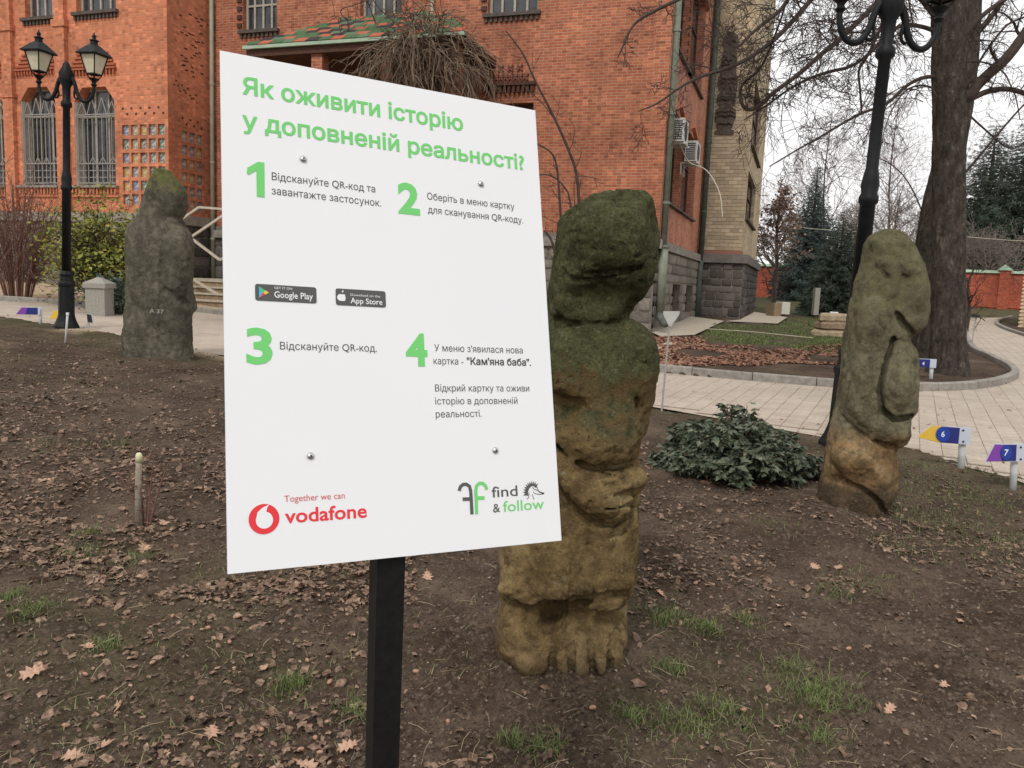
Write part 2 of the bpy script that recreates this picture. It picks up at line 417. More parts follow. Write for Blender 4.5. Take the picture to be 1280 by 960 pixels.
inp = inpoly(X, Y, path_w) | inpoly(X, Y, apron_w) | inpoly(X, Y, apron2_w)
Z = np.where(inp, H(X, Y)-.07, Z+.02)
nx_, ny_ = len(gx), len(gy)
idx = np.arange(nx_*ny_).reshape(ny_, nx_)
faces = np.stack([idx[:-1, :-1], idx[:-1, 1:], idx[1:, 1:], idx[1:, :-1]], -1).reshape(-1, 4)
def stroke_dist(x, y, line):
    d = np.full(np.shape(x), 1e9)
    for (x1, y1), (x2, y2) in zip(line[:-1], line[1:]):
        dx, dy = x2-x1, y2-y1; t = np.clip(((x-x1)*dx+(y-y1)*dy)/(dx*dx+dy*dy+1e-9), 0, 1)
        d = np.minimum(d, np.hypot(x-x1-t*dx, y-y1-t*dy))
    return d
dn = stroke_dist(X, Y, near_w); df = stroke_dist(X, Y, far_w)
behind = Y > np.interp(X, [p[0] for p in far_w[:10]], [p[1] for p in far_w[:10]])
wob = .5*fbm(X*1.1, Y*1.1, 4, 3, 66); grass = inpoly(X+wob, Y+wob*1.4, lawn_w)*np.clip(.8+.5*fbm(X*1.5, Y*1.5, 1, 3, 67), .3, 1)
grass = np.maximum(grass, .42*sstep(1.6, .2, dn)*(~behind)*(fbm(X, Y, 3, 3, 5)*.5+.7))
grass = np.maximum(grass, np.where(Y > 33, .6, 0))
patch = sstep(.3, .9, fbm(X*1.1, Y*1.1, 7, 3, 15))*.20
grass = np.maximum(grass, patch*(Y < 14))
sand = sstep(.8, .1, dn)*(X < -3)*(X > -8)*.9*(fbm(X*2, Y*2, 3, 3, 55) > -.2)
sand = np.maximum(sand, ((Y > 15) & behind & (X < 1))*.95)
t = NT('bare_soil', .95, .12)
att = t.n('Attribute'); att.attribute_name = 'mask'; rgb = t.n('SeparateColor'); t.link(att.outputs['Color'], rgb.inputs[0])
c = t.ramp(t.noise(1.7, 8, .65), [(.32, (.040, .027, .018)), (.5, (.076, .052, .036)), (.66, (.132, .095, .068))])
c = t.mix(t.ramp(t.noise(22, 6, .75), [(.5, 0.0), (.64, .6)]), c, (.17, .125, .09))
c = t.mix(t.ramp(t.noise(48, 6, .7), [(.36, .75), (.5, 0.0)]), c, (.022, .015, .012))
c = t.mix(t.ramp(t.vor(75), [(.0, .65), (.16, 0.0)]), c, (.22, .16, .12))
gr = t.ramp(t.noise(9, 8, .75), [(.35, (.045, .05, .018)), (.55, (.08, .10, .032)), (.7, (.16, .145, .075))])
gm = t.math('MULTIPLY', rgb.outputs[0], t.ramp(t.noise(5, 7, .75), [(.38, .25), (.56, 1.0)]), True)
c = t.mix(gm, c, gr)
sd_ = t.ramp(t.noise(4, 7, .7), [(.35, (.36, .27, .17)), (.65, (.56, .45, .32))])
c = t.mix(t.math('MULTIPLY', rgb.outputs[1], t.ramp(t.noise(3, 7, .75), [(.3, .5), (.5, 1.0)])), c, sd_)
t.color(c); t.bump(t.noise(90, 6, .7), .006); t.bump(t.noise(30, 6, .7), .012); M['soil'] = t.m
go = mesh_np('ground', np.stack([X, Y, Z], -1).reshape(-1, 3), faces, M['soil']); tag(go, kind='structure')
ca = go.data.color_attributes.new('mask', 'FLOAT_COLOR', 'POINT')
cc = np.zeros((X.size, 4), np.float32); cc[:, 0] = np.clip(grass, 0, 1).ravel(); cc[:, 1] = np.clip(sand, 0, 1).ravel(); cc[:, 3] = 1
ca.data.foreach_set('color', cc.ravel())

from mathutils.geometry import delaunay_2d_cdt
def sheet(name, poly, dz, m, step=.5, parent=None):
    P = np.array(poly); x0, y0 = P.min(0); x1, y1 = P.max(0)
    gxx, gyy = np.meshgrid(np.arange(x0, x1, step), np.arange(y0, y1, step)); k = inpoly(gxx, gyy, poly)
    # resample the outline so that it follows the ground
    out = []
    for i in range(len(P)):
        a, b = P[i], P[(i+1) % len(P)]; n = max(1, int(np.linalg.norm(b-a)/step))
        for j in range(n): out.append(a+(b-a)*j/n)
    n = len(out); pts = [Vector(p) for p in out] + [Vector((a, b)) for a, b in zip(gxx[k], gyy[k])]
    r = delaunay_2d_cdt(pts, [], [list(range(n))], 1, 1e-4)
    mb = MB(); V2 = np.array([tuple(v) for v in r[0]])
    mb.add(np.column_stack([V2, H(V2[:, 0], V2[:, 1])+dz]), [tuple(f) for f in r[2]])
    return mb.build(name, m, parent, smooth=True)
PA = R(26); PP = np.array([math.cos(PA), -math.sin(PA)]); PQ = np.array([math.sin(PA), math.cos(PA)])
t = NT('pale_paving', .85, .25)
x, y, z = t.sep()[:3]
u = t.math('ADD', t.math('MULTIPLY', x, PP[0]), t.math('MULTIPLY', y, PP[1]))
v = t.math('ADD', t.math('MULTIPLY', x, PQ[0]), t.math('MULTIPLY', y, PQ[1]))
b = t.n('TexBrick'); t.link(t.comb(v, u, 0.0), b.inputs['Vector']); b.inputs['Scale'].default_value = 1
b.inputs['Brick Width'].default_value = .4; b.inputs['Row Height'].default_value = .2; b.inputs['Mortar Size'].default_value = .006
b.inputs['Color1'].default_value = (.45, .385, .31, 1); b.inputs['Color2'].default_value = (.42, .35, .285, 1); b.inputs['Mortar'].default_value = (.27, .22, .18, 1)
c = t.mix(1.0, b.outputs[0], t.ramp(t.noise(1.6, 6, .7), [(.35, .86), (.6, 1.06)]), 'MULTIPLY')
c = t.mix(t.ramp(t.noise(5, 7, .8), [(.62, 0.0), (.74, .4)]), c, (.30, .22, .17)); t.color(c); t.bump(t.noise(60, 4), .002); M['paving'] = t.m
t = NT('paver_concrete', .85, .25)
c = t.ramp(t.noise(11, 7, .7), [(.3, (.385, .32, .255)), (.6, (.47, .405, .335))])
c = t.mix(1.0, c, t.ramp(t.random(), [(0, .93), (.5, 1.0), (1, 1.07)]), 'MULTIPLY')
ge = t.n('NewGeometry'); wp = ge.outputs['Position']; c = t.mix(t.ramp(t.noise(.8, 7, .7, wp), [(.45, 0.0), (.66, .5)]), c, (.33, .255, .20)); c = t.mix(t.ramp(t.noise(7, 6, .8, wp), [(.6, 0.0), (.7, .4)]), c, (.22, .165, .125)); t.color(c); t.bump(t.noise(70, 4), .002); M['paver'] = t.m
path = sheet('paved_path', expand(path_w, .14), .006, M['paving']); tag(path, kind='structure')
XF['paved_path'] = Matrix()
cells = []
x0, x1, y0, y1 = -40, 60, -40, 60
for i in range(-60, 120):
    for j in range(-10, 120):
        cx, cy = PP*(i+.5)*.2 + PQ*(j+.5)*.2
        if cx > .9 and 7 < cy < 13.2 and cx < cy*.74: cells.append((cx, cy, i, j))
cx = np.array([c[0] for c in cells]); cy = np.array([c[1] for c in cells]); ok = inpoly(cx, cy, expand(path_w, -.05))
cells = sorted([c for c, o in zip(cells, ok) if o and np.hypot(c[0], c[1]) < 13], key=lambda c: math.hypot(c[0], c[1]))
pm = MB(); e = .098; bz = .014
vv = []
for s, zz in ((e, 0), (e, bz-.004), (e-.004, bz)):
    vv += [(-s, -s, zz), (s, -s, zz), (s, s, zz), (-s, s, zz)]
pf = [(8, 9, 10, 11)] + [(k*4+i, k*4+(i+1) % 4, k*4+4+(i+1) % 4, k*4+4+i) for k in (0, 1) for i in range(4)]
pm.add(vv, pf); first = pm.build('paver', M['paver'], path); rest = MB(); rot = np.array([[PP[0], PP[1]], [PQ[0], PQ[1]]])
pv = np.array(vv)
for n, (x, y, i, j) in enumerate(cells):
    zz = float(H(x, y))+.008+rng.uniform(-.0015, .0015)
    if n < 295:
        o = first if n == 0 else first.copy()
        if n: col.objects.link(o)
        o.location = (x, y, zz); o.rotation_euler = (rng.uniform(-.006, .006), rng.uniform(-.006, .006)-.0, -PA)
    else:
        w = pv.copy(); w[:, :2] = pv[:, :2] @ rot + (x, y); w[:, 2] += zz; rest.add(w, pf)
rest.build('paver_field', M['paver'], path, kind='stuff')
ap = sheet('walkway', apron_w, .05, M['concrete']); tag(ap, kind='structure')
ap2 = sheet('walkway_slab', apron2_w, .04, M['concrete']); tag(ap2, kind='structure')
mb = MB(); kp = np.array(kerbstrip_w); kz = float(H(*kp[0]))
mb.prism([tuple(p) for p in kp[[0, 3, 2, 1]]], (0, 0, kz-.05), (1, 0, 0), (0, 1, 0), (0, 0, 1), .12)
tag(mb.build('walkway_edging', simple('pale_edging', (.55, .48, .36), (.46, .40, .30), 9)), kind='structure')
# kerbstones, laid one by one along the far edge of the path
def kerb_line(line, w=.13, h=.13, L0=.98, parent=path, out=1):
    P = np.array(line); seg = np.linalg.norm(np.diff(P, axis=0), axis=1); s = np.concatenate([[0], np.cumsum(seg)])
    tot = s[-1]; n = max(1, int(tot/L0)); L0 = tot/n
    for k in range(n):
        m = 3 if True else 2; pts = []
        for q in np.linspace(k*L0+.006, (k+1)*L0-.006, m):
            pts.append(np.array([np.interp(q, s, P[:, 0]), np.interp(q, s, P[:, 1])]))
        mb = MB(); v = []; dh = rng.uniform(-.006, .006)
        for i, p in enumerate(pts):
            d = unit(pts[min(i+1, m-1)]-pts[max(i-1, 0)]); nn = np.array([-d[1], d[0]])*out
            g = float(H(p[0], p[1]))
            for a, zz in ((0, -.12), (0, h-.015), (.015, h), (w-.015, h), (w, h-.015), (w, -.12)):
                v.append((p[0]+nn[0]*a, p[1]+nn[1]*a, g+zz+dh))
        f = []
        for i in range(m-1):
            for j in range(6):
                f.append((i*6+j, i*6+(j+1) % 6, (i+1)*6+(j+1) % 6, (i+1)*6+j))
        f += [(0, 5, 4, 3, 2, 1), tuple((m-1)*6+j for j in range(6))]
        mb.add(v, f); mb.build('kerbstone', M['kerb'], parent)
def smooth_line(P, it=2):
    P = [np.array(p) for p in P]
    for _ in range(it):
        Q = [P[0]]
        for a, b in zip(P[:-1], P[1:]): Q += [a*.75+b*.25, a*.25+b*.75]
        P = Q+[P[-1]]
    return P
kerb_line(smooth_line(far_w[:4], 1), L0=1.0); kerb_line(smooth_line(far_w[3:6], 1))
kerb_line(smooth_line(far_w[5:17]), L0=.95)
kerb_line(smooth_line(gpoly([(1262, 397), (1240, 403), (1250, 411), (1290, 424)])), h=.1, L0=.8, out=1)

# ================================================================ BUILDING
BT = np.array([math.cos(R(19)), -math.sin(R(19)), 0]); BS = np.array([math.sin(R(19)), math.cos(R(19)), 0])
C0 = at(819, 330, 21.0); CZ = float(H(C0[0], C0[1])) - .05
B0 = np.array([C0[0], C0[1], CZ])
house = thing('museum_building', 'large old red brick building with stone plinth, arched barred windows and pale brick tower', 'building', B0, R(-19))
def FU(px, py, v=0.0):                  # facade coordinates on the plane local y = v
    d = ray(px, py); n = BS; t = ((B0 + BS*v - EYE) @ n)/(d @ n); p = EYE+d*t-B0
    return float(p @ BT), float(p[2])
def SU(px, py, u=0.0):                  # on the plane local x = u
    d = ray(px, py); n = BT; t = ((B0 + BT*u - EYE) @ n)/(d @ n); p = EYE+d*t-B0
    return float(p @ BS), float(p[2])
TOP = 13.0
def wall(name, m, a0, a1, z0, z1, holes, c, ax, depth=.35, nsign=-1, parent=house, reveal=None, chamfer=None):
    """a wall sheet with real openings and reveals; ax='u': runs along local x at y=c, ax='v': along local y at x=c.
    nsign: the outside lies towards nsign*normal"""
    A = sorted({a0, a1, *[h[0] for h in holes], *[h[1] for h in holes]}); Zs = sorted({z0, z1, *[h[2] for h in holes], *[h[3] for h in holes]})
    mb = MB()
    def P(a, z, dd=0.0):
        q = c - nsign*dd
        return (a, q, z) if ax == 'u' else (q, a, z)
    for i in range(len(A)-1):
        for j in range(len(Zs)-1):
            am, zm = (A[i]+A[i+1])/2, (Zs[j]+Zs[j+1])/2
            if any(h[0] < am < h[1] and h[2] < zm < h[3] for h in holes): continue
            mb.add([P(A[i], Zs[j]), P(A[i+1], Zs[j]), P(A[i+1], Zs[j+1]), P(A[i], Zs[j+1])], [(0, 1, 2, 3)])
    rv = MB() if reveal else mb
    for h in holes:
        l, r, b_, t_ = h[:4]; d = h[4] if len(h) > 4 else depth
        for (p, q) in (((l, b_), (l, t_)), ((l, t_), (r, t_)), ((r, t_), (r, b_)), ((r, b_), (l, b_))):
            rv.add([P(*p), P(*q), P(*q, d), P(*p, d)], [(0, 1, 2, 3)])
        if len(h) > 5 and h[5]:          # cut the upper corners: a three-sided arch
            k = h[5]; kh = k*1.25
            for s, x_ in ((1, l), (-1, r)):
                tri = [(x_, t_), (x_+s*k, t_), (x_, t_-kh)]
                mb.add([P(*q) for q in tri]+[P(*q, d) for q in tri], [(0, 1, 2), (1, 4, 5, 2)])
    o = mb.build(name, m, parent)
    if reveal: rv.build('window_reveal', reveal, parent)
    return o
def window(l, r, b, t, c, ax, depth, m=None, mull=(1,), bars=(.6,), nsign=-1, w=.07, pane_m=None):
    """frame, mullions and glass pane set back in an opening"""
    m = m or M['window_paint']
    mb = MB(); q0 = c - nsign*depth; q1 = c-nsign*(depth-.06)
    def bx(a0, a1, z0, z1, k=0):
        s = sorted((q0, q1-nsign*-.0+k))
        mb.box((a0, s[0], z0), (a1, s[1], z1)) if ax == 'u' else mb.box((s[0], a0, z0), (s[1], a1, z1))
    bx(l, l+w, b, t); bx(r-w, r, b, t); bx(l+w, r-w, b, b+w); bx(l+w, r-w, t-w, t)
    n = mull[0]
    for i in range(1, n+1):
        x_ = l+(r-l)*i/(n+1); bx(x_-w*.45, x_+w*.45, b+w, t-w, .003*nsign)
    for f_ in bars:
        zz = b+(t-b)*f_; bx(l+w, r-w, zz-w*.4, zz+w*.4, .006*nsign)
    fr = mb.build('window', m, house)
    g = MB(); q = c-nsign*(depth-.02)
    P = (lambda a, z: (a, q, z)) if ax == 'u' else (lambda a, z: (q, a, z))
    g.add([P(l+w*.5, b+w*.5), P(r-w*.5, b+w*.5), P(r-w*.5, t-w*.5), P(l+w*.5, t-w*.5)], [(0, 1, 2, 3)]); g.build('pane', pane_m or M['glass'], fr)
    # dim room behind: a curtain sheet
    return fr
def sillbox(l, r, z, c, nsign=-1, ax='u', m=None, out=.12, h=.09, dent=True):
    mb = MB()
    def bx(a0, a1, z0, z1, o):
        s = sorted((c+nsign*o, c-nsign*.05))
        mb.box((a0, s[0], z0), (a1, s[1], z1)) if ax == 'u' else mb.box((s[0], a0, z0), (s[1], a1, z1))
    bx(l-.1, r+.1, z-h, z, out)
    if dent:
        n = int((r-l+.2)/.14)
        for i in range(n):
            a = l-.08+(r-l+.16)*(i+.2)/n; bx(a, a+.07, z-h-.12, z-h-.001, out*.55)
    return mb.build('window_sill', m or M['sill'], house)

UL = FU(262, 150)[0]                        # left end of the main front, where it meets the wing
PL = 2.2
z_pl = FU(690, 291)[1]                      # top of the stone plinth, main front
def pxrect(a, b, v=0.0):                    # (left, top), (right, bottom) pixels -> u0,u1,z0,z1
    u0, z1 = FU(*a, v); u1, z0 = FU(*b, v); return [u0, u1, z0, z1]
W1 = pxrect((303, -95), (346, 36)); W2 = pxrect((452, -100), (502, 20)); W3 = pxrect((614, -120), (672, 14))
W3L = pxrect((612, 130), (660, 300)); W1L = pxrect((303, 140), (346, 260))
DOORA = pxrect((430, 175), (520, 330))
wall('wall', M['brick'], UL, 0, z_pl, TOP, [W1+[.3], W2+[.3], W3+[.3], W3L+[.3], W1L+[.3], DOORA+[.5]], 0.0, 'u')
wall('wall', M['mortar_grey'], UL, 0, -.6, z_pl, [], -.055, 'u')
for w_ in (W1, W2, W3): window(*w_, 0.0, 'u', .24, mull=(3,), bars=(.25, .62)); sillbox(w_[0], w_[1], w_[2], 0.0)
for w_ in (W3L, W1L): window(*w_, 0.0, 'u', .26, M['brown_wood'], mull=(1,), bars=(.7,))
dr = MB(); dr.box((DOORA[0], .40, DOORA[2]), (DOORA[1], .46, DOORA[3])); dd = dr.build('door', M['brown_wood'], house)
# toothed brick jambs beside the upper windows, brick lattice and dentils over the lower one
for w_ in (W1, W3):
    mb = MB(); n = int((w_[3]-w_[2])/.24)
    for i in range(n):
        z_ = w_[2]+.1+i*.24
        mb.box((w_[0]-.17, -.05, z_), (w_[0]-.02, .01, z_+.12))
    mb.build('toothed_jamb', M['brown_wood'], house, kind='stuff')
u0, z0 = FU(607, 116); u1, _ = FU(670, 110)
mb = MB(); mb.box((u0, -.14, z0+.14), (u1, .01, z0+.22))
n = 11
for i in range(n):
    a = u0+(u1-u0)*(i+.15)/n; mb.box((a, -.11, z0-.04), (a+(u1-u0)/n*.55, .01, z0+.139))
mb.build('dentil_band', M['brown_wood'], house)
mb = MB(); ua, za = FU(609, 99); ub, zb = FU(657, 84)
for i in range(9):
    a = ua+(ub-ua)*i/8.0
    for s in (1, -1): mb.bar((a-.09*s, -.012, za-.08), (a+.09*s, -.012, za+.10), .045, .06, up=(0, 1, 0))
    if i % 2 == 0 and i < 8:
        b_ = a+(ub-ua)/9
        for s in (1, -1): mb.bar((b_-.07*s, -.013, za+.18), (b_+.07*s, -.013, za+.33), .04, .06, up=(0, 1, 0))
mb.build('brick_lattice', simple('dark_brick', (.16, .06, .04), (.22, .09, .06), 10), house)
# corner pilaster band of the main front
mb = MB(); uc = FU(807, 240)[0]; mb.box((uc, -.06, z_pl), (0.06, .0, TOP)); mb.build('corner_band', M['brick'], house)
# ---- left wing
VW = -1.75
uw = UL                                      # right edge of wing
LWw = uw-14.0
zw_pl = FU(60, 265, VW)[1]
wins = [pxrect((27, -110), (70, 20), VW), pxrect((92, -115), (145, 12), VW)]
low = [pxrect((25, 110), (72, 232), VW), pxrect((92, 110), (145, 232), VW)]
dx_ = low[1][0]-low[0][0]
wins += [[w_[0]-dx_, w_[1]-dx_, w_[2], w_[3]] for w_ in (wins[0],)]; low += [[low[0][0]-dx_, low[0][1]-dx_, low[0][2], low[0][3]]]
niche = pxrect((151, 154), (208.5, 258), VW)
holes = [w_+[.3] for w_ in wins] + [w_+[.38, .32] for w_ in low]
ROW = 6; NC = 5; nh = (niche[3]-niche[2])/ROW; nw = (niche[1]-niche[0])/NC; tiles = []
for r_ in range(ROW):
    for c_ in range(NC):
        tiles.append([niche[0]+nw*(c_+.12), niche[0]+nw*(c_+.88), niche[2]+nh*(r_+.12), niche[2]+nh*(r_+.86), .09])
wall('wall', M['brick_wing'], LWw, uw, zw_pl, TOP-.6, holes+tiles, VW, 'u', reveal=None)
for w_ in wins: window(*w_[:4], VW, 'u', .24, mull=(3,), bars=(.3, .6)); sillbox(w_[0], w_[1], w_[2], VW)
tile_m = []
for k, (a, b_) in enumerate((((.20, .24, .26), (.5, .5, .45)), ((.35, .30, .2), (.55, .5, .4)), ((.16, .2, .3), (.42, .45, .46)), ((.45, .30, .06), (.5, .45, .35)), ((.12, .2, .16), (.45, .46, .38)), ((.4, .38, .34), (.16, .14, .12)))):
    tile_m.append(simple('glazed_tile', a, b_, 14, rough=.35, lo=.45, hi=.55, detail=2))
tmesh = None
def put_tile(cx, cy, cz, w_, h_, ax):
    mb = MB(); mb.box((-w_/2, -.015, -h_/2), (w_/2, .0, h_/2)); mb.box((-w_*.28, -.022, -h_*.28), (w_*.28, -.0151, h_*.28))
    o = mb.build('glazed_tile', rng.choice(tile_m), house); o.location = (cx, cy, cz)
    if ax == 'v': o.rotation_euler = (0, 0, R(90))
for T_ in tiles: put_tile((T_[0]+T_[1])/2, VW+.085, (T_[2]+T_[3])/2, T_[1]-T_[0], T_[3]-T_[2], 'u')
# side face of the wing with its own narrower tile grid
sa = SU(226, 165, uw)[0]; sb = SU(254, 165, uw)[0]; st = SU(226, 160, uw)[1]
nws = (sb-sa)/3; tiles2 = []
for r_ in range(ROW):
    for c_ in range(3):
        tiles2.append([sa+nws*(c_+.12), sa+nws*(c_+.88), st-nh*(r_+.88), st-nh*(r_+.14), .09])
wall('wall', M['brick_wing'], VW, 0.0, zw_pl, TOP-.6, tiles2, uw, 'v', nsign=1)
for T_ in tiles2: put_tile(uw-.085, (T_[0]+T_[1])/2, (T_[2]+T_[3])/2, T_[1]-T_[0], T_[3]-T_[2], 'v')
# dark blocks painting the shade in rows of little header holes above the tile grids, carved pattern near the corner
mb = MB()
for k in range(10):
    a = niche[0]+(niche[1]-niche[0])*(k+.5)/10; zz = niche[3]+(.22 if k % 2 else .38)
    mb.box((a-.035, VW-.006, zz), (a+.035, VW+.02, zz+.06))
for k in range(6):
    a = sa+(sb-sa)*(k+.5)/6; zz = st+(.12 if k % 2 else .27); mb.box((uw-.02, a-.035, zz), (uw+.006, a+.035, zz+.06))
for k in range(34):
    a = rng.uniform(.25, .85)*VW*-1+VW; zz = st+rng.uniform(1.5, 3.3)
    mb.box((uw-.02, a-.07, zz), (uw+.008, a+.05, zz+.035))
for k in range(12):
    a = VW+.25+k*.08; zz = st+1.2-k*.02+rng.uniform(-.12, .12); mb.box((uw-.02, a-.03, zz), (uw+.008, a+.04, zz+.04))
mb.build('header_holes', simple('hole_shade_brick', (.07, .03, .02), None), house)
# lower arched windows with iron grilles, white reveals, dentil lintels
for (l, r, b_, t_) in low:
    window(l, r, b_, t_, VW, 'u', .36, M['window_paint'], mull=(2,), bars=(.72,), w=.06)
    mb = MB(); mb.box((l, VW+.02, b_), (l+.012, VW+.35, t_-.35)); mb.box((l+.012, VW+.0, b_-.02), (r, VW+.35, b_+.012)); mb.build('window_reveal', M['reveal'], house)
    g = MB(); q = VW+.1; n = 8; wdt = r-l
    for i in range(n+1):
        x_ = l+.03+(wdt-.06)*i/n; g.bar((x_, q, b_+.05), (x_, q, b_+(t_-b_)*.72), .022, up=(0, 1, 0))
    for f_ in (.02, .22, .70, .72): g.bar((l, q-.012, b_+(t_-b_)*f_+.03), (r, q-.012, b_+(t_-b_)*f_+.03), .03, up=(0, 1, 0))
    for i in range(4):
        x_ = l+wdt*i/4; xm = x_+wdt/8; z1 = b_+(t_-b_)*.72; z2 = b_+(t_-b_)*(.90 if i in (1, 2) else .86)
        g.bar((x_, q, z1), (xm, q, z2), .025, up=(0, 1, 0)); g.bar((xm, q, z2), (x_+wdt/4, q, z1), .025, up=(0, 1, 0))
        z1 = b_+(t_-b_)*.22
        g.bar((x_+.04, q, z1), (xm, q, z1+.22), .022, up=(0, 1, 0)); g.bar((xm, q, z1+.22), (x_+wdt/4-.04, q, z1), .022, up=(0, 1, 0))
        for zz in (.09, .16): g.bar((x_+.05, q, b_+(t_-b_)*zz), (x_+wdt/4-.05, q, b_+(t_-b_)*zz), .02, up=(0, 1, 0))
    g.build('iron_grille', M['grille'], house)
    mb = MB(); s0 = l-.12; s1 = r+.12
    mb.box((s0, VW-.14, b_-.07), (s1, VW+.04, b_-.005)); mb.build('window_sill', M['stone_cap'], house)
    mb = MB()
    for i in range(13):
        a = s0+(s1-s0)*(i+.2)/13; mb.box((a, VW-.09, b_-.26), (a+.06, VW+.01, b_-.071))
    mb.box((s0, VW-.06, b_-.34), (s1, VW+.01, b_-.261))
    mb.build('brick_apron', M['brick_wing'], house)
    mb = MB()
    zt = t_+.36
    mb.box((s0, VW-.10, zt+.12), (s1, VW+.01, zt+.17))
    for i in range(14):
        a = s0+(s1-s0)*(i+.2)/14; mb.box((a, VW-.075, zt-.02), (a+.055, VW+.01, zt+.119))
    for s in (-1, 1):                      # stepped triangle ornaments over the lintel
        for k in range(4):
            cxx = (l+r)/2+s*(wdt*.34); hw = .34-.09*k
            mb.box((cxx-hw, VW-.055, zt+.22+k*.11), (cxx+hw, VW+.01, zt+.28+k*.11))
    mb.build('dentil_lintel', simple('dark_moulded_brick', (.33, .10, .05), (.4, .12, .055), 10), house)  # mouldings in a darker brick tone than the wing wall
# pilaster between the windows
mb = MB()
for a, b_ in ((low[0][1]+.10, low[1][0]-.10), (low[2][1]+.1, low[0][0]-.1)):
    c_ = (a+b_)/2; mb.box((c_-.2, VW-.14, zw_pl), (c_+.2, VW+.01, TOP-.61)); mb.box((c_-.26, VW-.18, wins[0][2]-.35), (c_+.26, VW+.01, wins[0][2]-.15))
    mb.box((c_-.26, VW-.18, low[0][3]-.3), (c_+.26, VW+.012, low[0][3]-.18))
mb.build('pilaster', M['brick_wing'], house)
wall('wall', M['mortar_grey'], LWw, uw+.05, -.6, zw_pl-.28, [], VW-.05, 'u'); wall('wall', M['mortar_grey'], VW-.05, 0.0, -.6, zw_pl-.28, [], uw+.05, 'v', nsign=1)
mb = MB(); mb.box((LWw, VW-.16, zw_pl-.28), (uw+.16, VW+.02, zw_pl-.06)); mb.box((LWw, VW-.08, zw_pl-.06), (uw+.08, VW+.03, zw_pl+.001)); mb.box((uw-.02, VW+.02, zw_pl-.28), (uw+.16, -.2, zw_pl)); mb.build('plinth_course', M['stone_cap'], house)
# ---- side wall with narrow windows, plinth
SE = SU(871, 330, 0.0)[0]
def sr(a, b, u=0.0):
    v0, z1 = SU(*a, u); v1, z0 = SU(*b, u); return [v0, v1, z0, z1]
sw = []
A1 = sr((838.5, 130), (850, 264)); A2 = sr((856, 152), (865.5, 274))
U1 = sr((842, -60), (855, 66)); U2 = sr((864, 0), (872, 84))
z_ps = SU(850, 311, 0.0)[1]
ztop_ = max(A1[3], A2[3]); zb_ = min(A1[2], A2[2])
A1 = [A1[0], A1[1], A1[2], A1[3]]; A2 = [A2[0], A2[1], A1[2], A1[3]]; U1 = [A1[0], A1[1], A1[3]+1.5, A1[3]+4.4]; U2 = [A2[0], A2[1], A1[3]+1.5, A1[3]+4.4]
B1 = sr((838, 355), (846, 392)); B2 = sr((855, 358), (862, 390)); B2 = [B2[0], B2[1], B1[2], B1[3]]
wall('wall', brick_mat('pale_red_brick', (.53, .19, .105), (.45, .15, .085), (.45, .30, .22), .25, .074), 0, SE, z_ps, TOP, [w_+[.32, .18] for w_ in (A1, A2, U1, U2)], 0.0, 'v', nsign=1)
for w_ in (A1, A2, U1, U2):
    window(*w_, 0.0, 'v', .3, M['brown_wood'], mull=(1,), bars=(.65,), nsign=1); sillbox(w_[0], w_[1], w_[2], 0.0, 1, 'v', out=.1, h=.06, dent=False)
    mb = MB(); mid = (w_[0]+w_[1])/2; zt = w_[3]
    mb.bar((0.04, w_[0]-.12, zt-.15), (0.04, mid, zt+.28), .09, .12, up=(1, 0, 0)); mb.bar((0.04, mid, zt+.28), (0.04, w_[1]+.12, zt-.15), .09, .12, up=(1, 0, 0))
    mb.build('brick_hood', M['brick_wing'], house)
mb = MB()
for k in range(12): mb.box((-.02, U2[0]-.32, U1[2]-.2+k*.22), (.01, U2[0]-.22, U1[2]-.12+k*.22))
mb.build('header_holes', simple('hole_shade_brick_side', (.07, .03, .02), None), house)  # raised dark blocks, their colour stands in for the shade inside small holes
wall('wall', M['mortar_grey'], -.05, SE, -.9, z_ps-.22, [B1+[.3], B2+[.3]], .05, 'v', nsign=1)
for w_ in (B1, B2): window(*w_, .05, 'v', .25, M['brown_wood'], mull=(1,), bars=(), nsign=1)
mb = MB(); mb.box((-.2, -.18, z_ps-.22), (.16, SE, z_ps+.01)); mb.box((UL+.2, -.18, z_ps-.22), (-.2, .01, z_ps+.01)); mb.build('plinth_course', M['stone_cap'], house)
# ---- pale tower
TR = FU(926, 330, SE)[0]
tv1 = SU(943, 350, TR)[0]
ztp = FU(905, 318, SE)[1]
wall('wall', M['mortar'], -.02, TR, ztp, TOP+2, [], SE, 'u')
tw = sr((936, 212), (941, 286), TR); tw2 = [tw[0], tw[1], tw[3]+.9, tw[3]+3.2]
wall('wall', M['cream_side'], SE, tv1, ztp, TOP+2, [tw+[.25], tw2+[.25]], TR, 'v', nsign=1)
for w_ in (tw, tw2): window(*w_, TR, 'v', .2, M['brown_wood'], mull=(1,), bars=(.6,), nsign=1); sillbox(w_[0], w_[1], w_[2], TR, 1, 'v', out=.12, h=.08, dent=False)
wall('wall', M['mortar_grey'], -.02, TR+.1, -1.3, ztp-.3, [], SE-.08, 'u'); wall('wall', M['mortar_grey'], SE-.08, tv1+.1, -1.3, ztp-.3, [], TR+.1, 'v', nsign=1)
mb = MB(); mb.box((-.02, SE-.22, ztp-.3), (TR+.24, SE+.02, ztp+.01)); mb.box((TR-.02, SE+.02, ztp-.3), (TR+.24, tv1+.1, ztp+.01)); mb.build('plinth_course', simple('dark_plinth_course', (.13, .12, .105), (.2, .18, .16), 5, bump=.006), house)
mb = MB(); mb.box((0, SE-.05, ztp+.01), (TR+.05, SE, ztp+.13)); mb.build('string_course', simple('red_tile_course', (.30, .13, .09), None), house)
